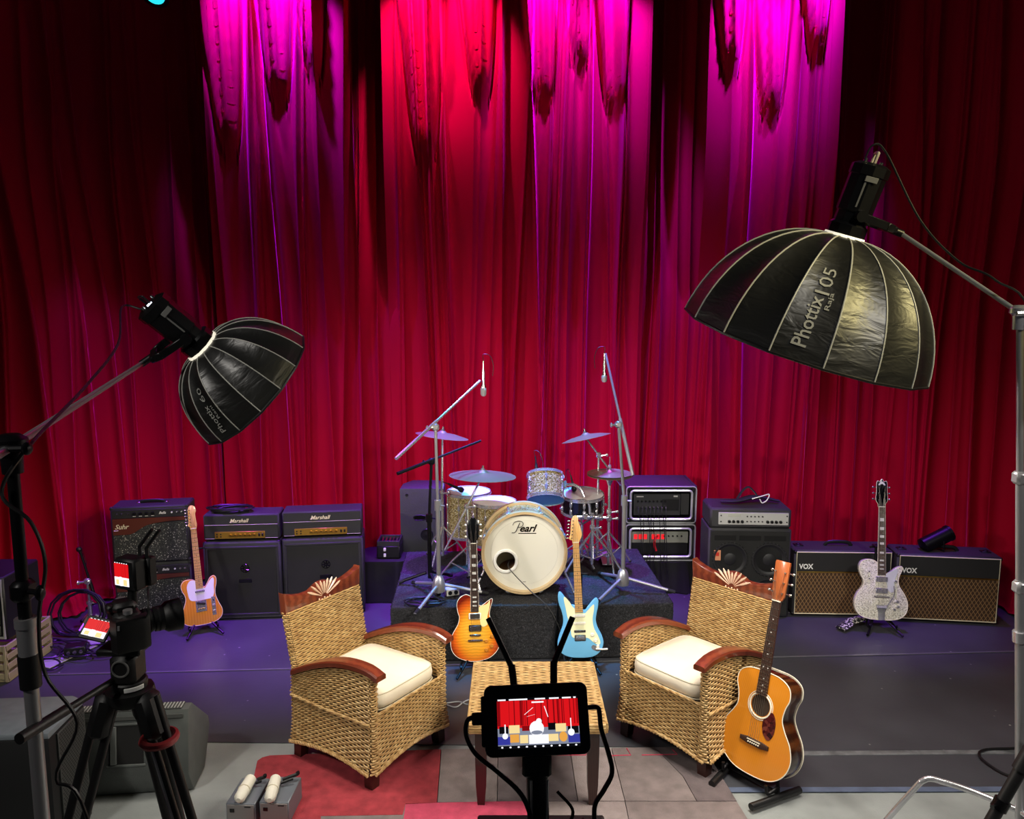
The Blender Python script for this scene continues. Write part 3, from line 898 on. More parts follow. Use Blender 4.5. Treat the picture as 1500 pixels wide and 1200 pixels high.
# ---------- light blue double cut
STo = [(-3, 36), (-5.5, 36.5), (-8, 39.5), (-11, 44), (-13, 45.5), (-14.2, 43), (-14, 38), (-12.2, 32), (-11.3, 27), (-12, 22), (-14.5, 16), (-16, 10), (-14.5, 4.5), (-9, 1), (-1, 0), (8, .5), (13.5, 4), (16, 9.5), (15, 15), (12.5, 20.5), (11.5, 25), (12.3, 30), (13.6, 35), (13.8, 39), (12.2, 40.5), (9.5, 38.5), (6, 34.5), (3.5, 32.5)]
def strat():
    base = at_z(851, 978, 0)
    t = thing('electric_guitar', 'light blue double-cut electric guitar with cream pickguard on a stand', 'guitar', gpose((base.x, base.y, 0.075), R(-3), R(14), R(-3)))
    m_blue = mat('sky_blue_lacquer', (112, 182, 222), 0.14, coat=0.8)
    m_mint = mat('mint_cream_plastic', (236, 234, 190), 0.3)
    mb = MB(); mb.prism(outline(STo), -0.022, 0.022, 0.005, M=RX90, seg=3); obj('body', mb, m_blue, t)
    pg = [(-3.4, 34), (-6.4, 38.5), (-9.5, 41.8), (-10.2, 40), (-9.2, 34), (-8.2, 28), (-6.5, 21), (-5.5, 14.5), (0, 13), (5, 13.5), (9.5, 10), (12.6, 8.6), (13.8, 10.5), (12.3, 15), (9.9, 20), (9.2, 26), (10.4, 32), (10.6, 36), (8.4, 34.5), (5.5, 31.5), (3.3, 30.3)]
    mb = MB(); mb.prism(outline(pg), 0.0215, 0.0245, M=RX90); obj('pickguard', mb, m_mint, t)
    neck(t, 0.31, 0.79, 0.056, 0.042, -0.026, m_maple, m_maple, 21)
    hp = outline([(-2.1, 78.5), (-2.4, 80.5), (-4.2, 81.2), (-4.6, 82.5), (-3.6, 84.5), (-3.0, 90), (-2.4, 94.5), (-1.0, 97.5), (1.2, 98), (2.6, 96.4), (2.4, 94.6), (2.9, 92.5), (4.2, 88), (4.6, 84), (3.2, 81), (2.1, 78.8)], n=3)
    mb = MB(); mb.prism(hp, 0.006, 0.020, 0.002, M=RX90); obj('headstock', mb, m_maple, t)
    hs = []
    for i in range(6):
        z = 0.823 + 0.024 * i; x = -0.026 + 0.003 * i
        tuner(t, (x, -0.020, z), (x - 0.032, 0, z), m_nickel); hs.append((x, -0.027, z))
    for z in (0.285, 0.235, 0.18):
        mb = MB(); mb.box((0, -0.026, z), (0.082, 0.006, 0.019), 0.003, M=T(0, 0, 0)); obj('pickup', mb, m_ivory if z != 0.18 else m_nickel, t)
    mb = MB(); mb.box((0, -0.027, 0.135), (0.078, 0.006, 0.042), 0.003); br = obj('bridge', mb, m_nickel, t)
    for i in range(6):
        mb = MB(); mb.box((-0.026 + 0.0104 * i, -0.032, 0.137), (0.0085, 0.005, 0.022), 0.001); obj('saddle', mb, m_chrome, br)
    for x, z in ((0.085, 0.155), (0.105, 0.115), (0.12, 0.075)): knob(t, x, z, -0.024, m_ivory, 0.012)
    mb = MB(); mb.prism(outline([(12.2, 6.8), (9.2, 8.6), (7.4, 7.4), (8.6, 5.4), (11.6, 4.2), (13.2, 5.2)], n=3), 0.0215, 0.025, M=RX90); j = obj('jack_plate', mb, m_chrome, t)
    mb = MB(); mb.tube([(0.105, -0.03, 0.06), (0.15, -0.04, 0.058), (0.185, -0.035, 0.058)], 0.006, 8); obj('jack_plug', mb, m_ivory, t)
    strings(t, 0.137, 0.79, 0.052, 0.035, -0.035, -0.031, hs)
strat()

# ---------- butterscotch single cut with pale guard
TEo = [(-3, 37), (-7, 38.5), (-11.5, 38), (-14, 34.5), (-13.5, 30), (-11.8, 26), (-11.5, 22), (-13.5, 16), (-16, 10), (-15, 4.5), (-10, 1), (0, 0), (10, 1), (15, 4.5), (16, 10), (13.8, 16), (12, 22), (12, 27), (13.2, 32), (13.5, 36.5), (11.8, 38.6), (8.8, 37.4), (6, 33), (3.5, 31)]
def tele():
    base = at_z(298, 926, 0)
    t = thing('electric_guitar', 'butterscotch single-cut electric guitar with white pickguard beside stacked amplifiers', 'guitar', gpose((base.x, base.y, 0.06), R(28), R(12), R(-1.5), 0.94))
    m_butter = ramp_mat('butterscotch_lacquer', 'wave', 2.5, [(0.2, (212, 134, 42)), (0.8, (220, 144, 52))], 0.15, coat=0.7, stretch=(6, 1, 1), dist=3)
    o2 = outline(TEo)
    mb = MB(); mb.prism(o2, -0.022, 0.022, 0.004, M=RX90); obj('body', mb, m_butter, t)
    mb = MB(); mb.tube([(x * 0.985, -0.0215, z * 0.985 + 0.003) for x, z in o2], 0.0018, 6, closed=True); obj('binding', mb, m_ivory, t)
    pg = [(-3, 36.4), (-7, 37), (-9.4, 33), (-9.2, 27), (-8, 22), (-4, 20.4), (4, 20.4), (8.5, 20.8), (10.6, 24), (11, 30), (11.6, 35), (10.8, 37), (8.5, 35.4), (5.6, 31.6), (3.4, 30)]
    mb = MB(); mb.prism(outline(pg), 0.0215, 0.0245, M=RX90); obj('pickguard', mb, mat('white_plastic', (240, 236, 236), 0.3), t)
    neck(t, 0.30, 0.79, 0.056, 0.042, -0.026, m_maple, m_maple, 21)
    hp = outline([(-2.1, 78.5), (-2.6, 80.5), (-4.0, 82), (-3.2, 84), (-3.0, 90), (-2.8, 95), (-1.2, 98), (1.0, 98.2), (2.8, 96.6), (3.4, 93.5), (2.6, 91), (2.8, 86), (3.0, 82), (2.1, 78.8)], n=3)
    mb = MB(); mb.prism(hp, 0.006, 0.020, 0.002, M=RX90); obj('headstock', mb, m_maple, t)
    hs = []
    for i in range(6):
        z = 0.823 + 0.025 * i
        tuner(t, (-0.02, -0.020, z), (-0.05, 0, z), m_nickel); hs.append((-0.02, -0.027, z))
    mb = MB(); mb.box((0, -0.027, 0.275), (0.075, 0.006, 0.018), 0.004); obj('neck_pickup', mb, m_chrome, t)
    mb = MB(); mb.box((0, -0.024, 0.155), (0.082, 0.004, 0.09), 0.001); br = obj('bridge_plate', mb, m_chrome, t)
    mb = MB(); mb.box((0, -0.028, 0.176), (0.066, 0.005, 0.018), 0.003, M=T(0, 0, 0.176) @ Ry(R(14)) @ T(0, 0, -0.176)); obj('bridge_pickup', mb, m_black_plastic, br)
    for i in range(3):
        mb = MB(); mb.cyl((-0.027 + 0.019 * i, -0.031, 0.135), (-0.011 + 0.019 * i, -0.031, 0.135), 0.004, 8); obj('saddle', mb, m_gold, br)
    mb = MB(); mb.box((0.095, -0.024, 0.14), (0.03, 0.004, 0.15), 0.001); cp_ = obj('control_plate', mb, m_chrome, t)
    for z in (0.145, 0.10): knob(t, 0.095, z, -0.026, m_chrome, 0.010, 0.016)
    mb = MB(); mb.box((0.095, -0.034, 0.19), (0.008, 0.016, 0.012), 0.003); obj('switch', mb, m_black_plastic, t)
    strings(t, 0.135, 0.79, 0.052, 0.035, -0.036, -0.031, hs)
tele()

# ---------- white sparkle single cut with vibrato
GRo = [(-3, 40), (-8, 42), (-13, 40.5), (-15, 36), (-14, 31), (-12, 27), (-12.5, 23), (-16, 18), (-18, 11.5), (-16.5, 5), (-11, 1), (0, 0), (11, 1), (16.5, 5), (18, 11.5), (16, 18), (12.5, 23.5), (11.5, 28), (12.5, 32), (14.2, 36), (13.6, 38), (10, 36.5), (6, 33), (3.5, 32)]
def gretsch():
    base = at_z(1288, 924, 0)
    t = thing('electric_guitar', 'white sparkle single-cut electric guitar with vibrato arm before diamond-cloth amplifiers', 'guitar', gpose((base.x, base.y, 0.09), R(-6), R(12), R(1.2), 1.1))
    m_sp = ramp_mat('white_sparkle', 'voronoi', 260, [(0.0, (126, 124, 112)), (0.35, (214, 208, 188)), (0.8, (246, 242, 226)), (1.0, (255, 255, 250))], 0.2, coat=0.8)
    o2 = outline(GRo)
    mb = MB(); mb.prism(o2, -0.024, 0.022, 0.004, M=RX90); obj('body', mb, m_sp, t)
    mb = MB(); mb.tube([(x * 0.99, -0.020, z * 0.99 + 0.002) for x, z in o2], 0.0035, 6, closed=True); obj('binding', mb, m_ivory, t)
    mb = MB(); mb.prism(outline([(3.2, 32), (6, 34), (10.5, 36.2), (10.4, 32), (8.6, 27), (9.4, 22), (7, 19.5), (4.6, 21), (3.4, 26)]), 0.0235, 0.0265, M=RX90); obj('pickguard', mb, mat('silver_plastic', (206, 208, 214), 0.25), t)
    neck(t, 0.315, 0.79, 0.055, 0.043, -0.028, m_rose, mat('pale_maple_neck', (220, 196, 160), 0.3, coat=.4), 22, 'block', True)
    hp = outline([(-2.1, 79), (-2.4, 81), (-4.0, 84), (-3.6, 90), (-3.6, 95), (-3.0, 97.4), (-1.4, 97.0), (0, 98.8), (1.4, 97.0), (3.0, 97.4), (3.6, 95), (3.6, 90), (4.0, 84), (2.4, 81), (2.1, 79)], n=3)
    mb = MB(); mb.prism(hp, 0.006, 0.020, 0.001, M=RX90); h_ = obj('headstock', mb, m_black_lacquer, t)
    mb = MB(); mb.tube([(x, -0.018, z) for x, z in hp], 0.0022, 5, closed=True); obj('headstock_binding', mb, m_ivory, h_)
    mb = MB(); mb.prism(outline([(-2.2, 95.2), (0, 97.2), (2.2, 95.2), (2, 94.2), (0, 95.4), (-2, 94.2)], n=3), 0.0198, 0.0208, M=RX90); obj('headstock_inlay', mb, m_pearl, h_)
    for i in range(3):
        z = 0.845 + 0.042 * i
        for s in (-1, 1): tuner(t, (s * 0.022, -0.020, z), (s * 0.056, 0, z), m_nickel)
    hs = [(-0.022, -0.027, 0.845), (-0.022, -0.027, 0.887), (-0.022, -0.027, 0.93), (0.022, -0.027, 0.93), (0.022, -0.027, 0.887), (0.022, -0.027, 0.845)]
    for z in (0.285, 0.205):
        mb = MB(); mb.box((0, -0.029, z), (0.082, 0.010, 0.036), 0.003); obj('pickup', mb, m_chrome, t)
    mb = MB(); mb.tube([(-0.052, -0.033, 0.165), (0.052, -0.033, 0.165)], 0.006, 8); mb.box((0, -0.028, 0.163), (0.075, 0.008, 0.014), 0.002); obj('bridge', mb, m_nickel, t)
    mb = MB(); mb.prism([(-.022, 0.0), (.022, 0.0), (.024, 0.06), (.036, 0.095), (.036, 0.105), (-.036, 0.105), (-.036, 0.095), (-.024, 0.06)], 0.0235, 0.029, 0.001, M=RX90); mb.tube([(-0.035, -0.034, 0.09), (0.035, -0.034, 0.09)], 0.008, 8)
    vb = obj('vibrato', mb, m_chrome, t)
    mb = MB(); mb.tube(spline([(0.03, -0.042, 0.10), (0.055, -0.05, 0.14), (0.075, -0.055, 0.19), (0.072, -0.055, 0.245)], 5), 0.004, 6); obj('vibrato_arm', mb, m_chrome, vb)
    for x, z in ((0.092, 0.275), (0.105, 0.135), (0.085, 0.08), (0.11, 0.10), (-0.085, 0.335), (-0.085, 0.285)): knob(t, x, z, -0.024, m_chrome, 0.010 if x > 0 else 0.006, 0.014 if x > 0 else 0.008)
    strings(t, 0.10, 0.79, 0.05, 0.035, -0.040, -0.033, hs)
gretsch()

# ---------- amber acoustic
def acoustic():
    half = [(0, 0), (10, 1.2), (16.5, 6), (19.2, 13), (17.8, 20), (14, 26), (12.1, 30.5), (12.8, 36), (14.3, 40.5), (13.2, 45.5), (8, 48.5), (0, 49)]
    cm = half + [(-x, y) for x, y in half[-2:0:-1]]
    base = at_z(1098, 1154, 0)
    t = thing('acoustic_guitar', 'amber topped acoustic guitar on a black stand beside the armchair', 'guitar', gpose((base.x, base.y, 0.075), R(-52), R(13), R(-1), 1.08))
    m_top = ramp_mat('amber_spruce', 'wave', 14, [(0.2, (214, 128, 26)), (0.8, (228, 146, 40))], 0.16, coat=0.8, stretch=(4, 1, 0.2), dist=1.2)
    m_side = ramp_mat('dark_rosewood_side', 'wave', 4, [(0.2, (44, 22, 12)), (0.8, (84, 46, 22))], 0.14, coat=0.8, stretch=(2, 2, 8), dist=2)
    o2 = outline(cm, 0.0102); o2 = o2
    dep = 0.105
    mb = MB(); mb.prism(o2, -dep, -0.003, 0.004, M=RX90); sd = obj('body', mb, m_side, t, label='dark rosewood back and sides')
    # top with a real sound hole
    hc, hr = (0.0, 0.335), 0.051
    mb = MB(); n = len(o2); k = 0
    bm = bmesh.new()
    def shell(z):
        ov = [bm.verts.new((x, z, y)) for x, y in o2]
        iv = [bm.verts.new((hc[0] + hr * math.cos(2 * PI * i / 40), z, hc[1] + hr * math.sin(2 * PI * i / 40))) for i in range(40)]
        eo = [bm.edges.new((ov[i], ov[(i + 1) % n])) for i in range(n)]
        ei = [bm.edges.new((iv[i], iv[(i + 1) % 40])) for i in range(40)]
        bmesh.ops.triangle_fill(bm, use_beauty=True, use_dissolve=False, edges=eo + ei)
        return ov, iv
    ov0, iv0 = shell(-0.006); ov1, iv1 = shell(-0.001)
    for a, c in ((ov0, ov1), (iv0, iv1)):
        for i in range(len(a)):
            j = (i + 1) % len(a); bm.faces.new((a[i], a[j], c[j], c[i]))
    bmesh.ops.recalc_face_normals(bm, faces=bm.faces[:])
    me = bpy.data.meshes.new('soundboard'); bm.to_mesh(me); bm.free(); me.materials.append(m_top)
    top = obj('soundboard', me, m_top, t, label='glossy amber spruce top')
    mb = MB(); mb.cyl((hc[0], -0.0034, hc[1]), (hc[0], -0.0026, hc[1]), hr * 0.99, 32); obj('sound_hole', mb, mat('dark_hole', (52, 36, 22), 0.8), top)
    for rr, w in ((0.058, 0.0045), (0.068, 0.002)):
        mb = MB(); mb.tube([(hc[0] + rr * math.cos(2 * PI * i / 40), -0.0064, hc[1] + rr * math.sin(2 * PI * i / 40)) for i in range(40)], w, 6, closed=True, flat=1.0); obj('rosette', mb, m_ivory, top)
    for y in (-0.005, dep - 0.001):
        mb = MB(); mb.tube([(x, y, z) for x, z in o2], 0.0028, 6, closed=True); obj('binding', mb, m_ivory, t)
    m_tor = ramp_mat('tortoise_plastic', 'voronoi', 60, [(0.0, (40, 14, 16)), (0.6, (84, 28, 28)), (1.0, (130, 70, 56))], 0.15, coat=0.6)
    mb = MB(); mb.prism(outline([(4.2, 30.2), (7, 32.5), (9.2, 29), (9.2, 23), (6.8, 19.2), (3.6, 21.5), (2.6, 26.5)]), 0.006, 0.0082, M=RX90); obj('pickguard', mb, m_tor, top)
    mb = MB(); mb.prism([(-.078, .166), (-.078, .148), (-.035, .140), (.035, .140), (.078, .148), (.078, .166), (.04, .172), (-.04, .172)], 0.006, 0.016, 0.002, M=RX90); br = obj('bridge', mb, m_rose, t)
    mb = MB(); mb.box((0, -0.018, 0.164), (0.072, 0.006, 0.004)); obj('saddle', mb, m_ivory, br)
    for i in range(6):
        mb = MB(); mb.ball((-0.028 + 0.0112 * i, -0.018, 0.152), 0.0042, 8, 5); obj('bridge_pin', mb, m_ivory, br)
    neck(t, 0.388, 0.845, 0.057, 0.045, -0.014, m_rose, mat('mahogany_neck', (110, 52, 30), 0.3, coat=.5), 20)
    hp = [(-2.3, 84.8), (-3.4, 87), (-3.9, 103), (-3.6, 104), (3.6, 104), (3.9, 103), (3.4, 87), (2.3, 84.8)]
    mb = MB(); mb.prism([(x / 100, z / 100) for x, z in hp], -0.004, 0.010, 0.001, M=RX90); obj('headstock', mb, ramp_mat('orange_brown_wood', 'wave', 5, [(0.2, (150, 76, 40)), (0.8, (184, 104, 60))], 0.22, coat=.5, stretch=(8, 1, 1), dist=2), t)
    for i in range(3):
        z = 0.888 + 0.05 * i
        for s in (-1, 1): tuner(t, (s * 0.026, -0.010, z), (s * 0.058, 0, z), m_nickel)
    hs = [(-0.026, -0.017, 0.888), (-0.026, -0.017, 0.938), (-0.026, -0.017, 0.988), (0.026, -0.017, 0.988), (0.026, -0.017, 0.938), (0.026, -0.017, 0.888)]
    strings(t, 0.164, 0.845, 0.056, 0.037, -0.023, -0.019, hs)
    return base
abase = acoustic()

# ---------- guitar stands
def tripod_stand(base, yaw, label, tall=0.62, back=0.18):
    t = thing('guitar_stand', label, 'stand', T(base.x, base.y, 0) @ Rz(yaw))
    mb = MB(); mb.tube([(0, 0.10, 0.10), (0, back, tall)], 0.010, 8); obj('post', mb, m_black_metal, t)
    for a in (R(-60), R(-120), R(90)):
        mb = MB(); mb.tube([(0, 0.10, 0.13), (0.26 * math.cos(a), 0.10 + 0.26 * math.sin(a), 0.012)], 0.009, 8); obj('leg', mb, m_black_metal, t)
    for s in (-1, 1):
        mb = MB(); mb.tube(spline([(0, 0.10, 0.12), (s * 0.06, 0.06, 0.095), (s * 0.10, 0.0, 0.055), (s * 0.10, -0.06, 0.05), (s * 0.10, -0.075, 0.075)], 4), 0.008, 8); obj('cradle_arm', mb, m_black_metal, t)
    mb = MB(); mb.tube([(-0.05, back - 0.03, tall), (-0.045, back, tall - 0.005), (0.045, back, tall - 0.005), (0.05, back - 0.03, tall)], 0.008, 8); obj('neck_yoke', mb, m_black_metal, t)
    return t
def stand_for(px, py, yaw, label): tripod_stand(at_z(px, py, 0), yaw, label)
stand_for(697, 984, R(4), 'black tripod stand holding the sunburst guitar')
stand_for(851, 978, R(-3), 'black tripod stand holding the light blue guitar')
stand_for(298, 926, R(28), 'black tripod stand holding the butterscotch guitar')
stand_for(1288, 924, R(-6), 'black tripod stand holding the white sparkle guitar')
# low A-frame stand of the acoustic
t = thing('guitar_stand', 'low black folding stand carrying the acoustic guitar', 'stand', T(abase.x, abase.y, 0) @ Rz(R(-52)))
for s in (-1, 1):
    mb = MB(); mb.tube([(s * 0.12, -0.16, 0.022), (s * 0.19, 0.16, 0.022)], 0.019, 10); f_ = obj('foot_bar', mb, m_black_plastic, t)
    mb = MB(); mb.tube(spline([(s * 0.155, 0.02, 0.03), (s * 0.13, 0.05, 0.12), (s * 0.10, 0.12, 0.24)], 4), 0.010, 8); obj('upright', mb, m_black_metal, t)
    mb = MB(); mb.tube(spline([(s * 0.15, 0.03, 0.07), (s * 0.14, -0.03, 0.055), (s * 0.135, -0.05, 0.06), (s * 0.13, -0.055, 0.10)], 4), 0.009, 8); obj('cradle_arm', mb, m_black_metal, t)
mb = MB(); mb.tube([(-0.15, 0.02, 0.04), (0.15, 0.02, 0.04)], 0.010, 8); obj('cross_bar', mb, m_black_metal, t)
# black strap hanging by the blue guitar
sb = at_z(815, 968, 0)
mb = MB(); P = spline([(sb.x + 0.01, sb.y + 0.06, 0.45), (sb.x, sb.y + 0.03, 0.3), (sb.x - 0.015, sb.y, 0.12), (sb.x, sb.y - 0.03, 0.012), (sb.x + 0.06, sb.y - 0.05, 0.008)], 5)
mb.tube(P, 0.028, 8, flat=0.12); o = obj('guitar_strap', mb, mat('black_leather', (24, 24, 26), 0.5)); tag(o, 'black leather strap hanging beside the light blue guitar', 'strap')
# patterned strap on the floor by the sparkle guitar
m_pat = ramp_mat('black_white_pattern', 'voronoi', 90, [(0.0, (20, 20, 20)), (0.45, (200, 196, 186)), (0.75, (30, 30, 30))], 0.7, const=True)
p0, p1 = at_z(1231, 921, 0.02), at_z(1262, 905, 0.05)
mb = MB(); mb.tube([p0, (p0 + p1) / 2 + Vector((0, 0, 0.015)), p1 + Vector((0.05, 0.02, 0.0))], 0.045, 8, flat=0.35); o = obj('folded_strap', mb, m_pat); tag(o, 'folded black and white patterned strap on the sparkle guitar stand foot', 'strap')

# ================================================================== amplifiers
m_tolex = mat('black_vinyl', (50, 50, 52), 0.6, bump=0.25, bscale=400)
m_tolex_grey = mat('charcoal_vinyl', (38, 38, 38), 0.5, bump=0.25, bscale=400)
m_cloth_black = mat('black_grille_cloth', (24, 24, 23), 0.8, var=0.25, vscale=5, bump=0.2, bscale=300)
m_cream_letter = mat('cream_lettering', (236, 224, 190), 0.35)
m_white_letter = mat('white_lettering', (240, 240, 236), 0.35)
m_gold_panel = mat('gold_panel', (196, 152, 62), 0.32, 0.7)
m_knob_black = mat('black_knob', (14, 14, 14), 0.35)
m_knob_cream = mat('cream_knob', (222, 200, 140), 0.35)
m_silver = mat('silver_panel', (206, 206, 202), 0.35, 0.3)
m_white_pipe = mat('cream_cord', (226, 216, 186), 0.5)
m_rubber = mat('rubber', (14, 14, 14), 0.8)
FR = lambda x, y, z: T(x, y, z) @ RX90                 # panel plane facing the viewer, front at y

def place(pl, pr, ztop):
    a, c = at_z(pl[0], pl[1], ztop), at_z(pr[0], pr[1], ztop)
    d = c - a
    return (a + c) / 2, math.atan2(d.y, d.x), d.length
def feet(t, w, d, z=0.0):
    pass
def corners(t, w, d, h, m, z0=0.0, s=0.03):
    for sx in (-1, 1):
        for zz in (z0, z0 + h):
            mb = MB(); mb.box((sx * (w / 2 - s / 2 + 0.003), s / 2 - 0.003, zz + (s / 2 - 0.003 if zz == z0 else -s / 2 + 0.003)), (s, s, s), 0.008); obj('corner', mb, m, t)

# --- two stacked combo amplifiers, speckled cloth
m_speck = ramp_mat('speckled_grille', 'voronoi', 190, [(0.0, (40, 42, 42)), (0.5, (58, 60, 58)), (0.86, (92, 94, 90)), (0.95, (190, 188, 178))], 0.8, const=True)
m_brown = mat('brown_panel', (96, 46, 34), 0.4)
def combo(label, z0, M, w, h):
    d = 0.25
    t = thing('combo_amplifier', label, 'amplifier', M @ T(0, 0, z0), 'stacked combo amplifiers')
    mb = MB(); mb.box((0, d / 2, h / 2), (w, d, h), 0.012); obj('cabinet', mb, m_tolex, t)
    mb = MB(); mb.box((0, -0.002, h * 0.36), (w - 0.035, 0.012, h * 0.66), 0.003); g = obj('grille', mb, m_speck, t)
    mb = MB(); mb.box((0, -0.002, h * 0.875), (w - 0.03, 0.012, h * 0.15), 0.003); cp = obj('control_panel', mb, m_tolex_grey, t)
    pts = spline([(-w / 2 + 0.018, h * 0.52, 0), (-w * 0.25, h * 0.53, 0), (-w * 0.14, h * 0.60, 0), (-w * 0.02, h * 0.68, 0), (w * 0.2, h * 0.725, 0), (w / 2 - 0.018, h * 0.74, 0)], 5)
    pl = [(p.x, p.y) for p in pts] + [(w / 2 - 0.018, h * 0.80), (-w / 2 + 0.018, h * 0.80)]
    mb = MB(); mb.prism(pl, 0.0085, 0.013, M=RX90); bn = obj('brown_band', mb, m_brown, t)
    mb = MB(); text_mb(mb, 'Suhr', w * 0.18, FR(-w * 0.35, -0.0135, h * 0.665), shear=0.35, bold=0.02)
    mb.tube([(-w * 0.455, -0.0145, h * 0.60), (-w * 0.43, -0.0145, h * 0.595), (-w * 0.40, -0.0145, h * 0.60)], 0.003, 5); obj('logo', mb, m_cream_letter, bn)
    mb = MB(); text_mb(mb, 'Bella', w * 0.09, FR(w * 0.17, -0.0085, h * 0.88), shear=0.4, bold=0.02); obj('model_script', mb, m_white_letter, cp)
    for i in range(4):
        mb = MB(); mb.lathe([(0.013, 0), (0.011, 0.016), (0.001, 0.016)], 12, M=FR(-w * 0.19 + i * w * 0.078, -0.008, h * 0.88)); obj('knob', mb, m_knob_black, cp)
        mb = MB(); mb.box((-w * 0.19 + i * w * 0.078, -0.0085, h * 0.835), (0.022, 0.001, 0.004)); obj('marking', mb, m_white_letter, cp)
    for x in (-w * 0.41, -w * 0.35, -w * 0.27):
        mb = MB(); mb.lathe([(0.008, 0), (0.006, 0.006), (0.001, 0.006)], 10, M=FR(x, -0.008, h * 0.88)); obj('input_jack', mb, m_nickel, cp)
    for x in (w * 0.36, w * 0.42):
        mb = MB(); mb.cyl((x, -0.008, h * 0.88), (x, -0.03, h * 0.895), 0.004, 8); mb.cyl((x, -0.006, h * 0.88), (x, -0.01, h * 0.88), 0.008, 8); obj('toggle', mb, m_nickel, cp)
    mb = MB(); mb.cyl((w * 0.29, -0.006, h * 0.88), (w * 0.29, -0.014, h * 0.88), 0.007, 10); obj('jewel_light', mb, m_white_letter, cp)
    mb = MB(); mb.tube(spline([(-0.1, d * 0.45, h), (-0.06, d * 0.45, h + 0.016), (0.06, d * 0.45, h + 0.016), (0.1, d * 0.45, h)], 4), 0.009, 8, flat=1.6); obj('handle', mb, m_black_plastic, t)
    for x in (-0.105, 0.105):
        mb = MB(); mb.box((x, d * 0.45, h + 0.004), (0.03, 0.026, 0.012), 0.004); obj('handle_cap', mb, m_nickel, t)
    corners(t, w, d, h, m_tolex_grey)
mid_, yaw_, w_ = place((159, 745), (276, 738), 0.93)
Mc = T(mid_.x, mid_.y, 0) @ Rz(yaw_ * 0.7)
combo('speckled combo amplifier resting on its twin, brown band and script logo uncovered', 0.466, Mc, w_, 0.464)
combo('speckled combo amplifier on the floor under its twin', 0.0, Mc, w_, 0.464)

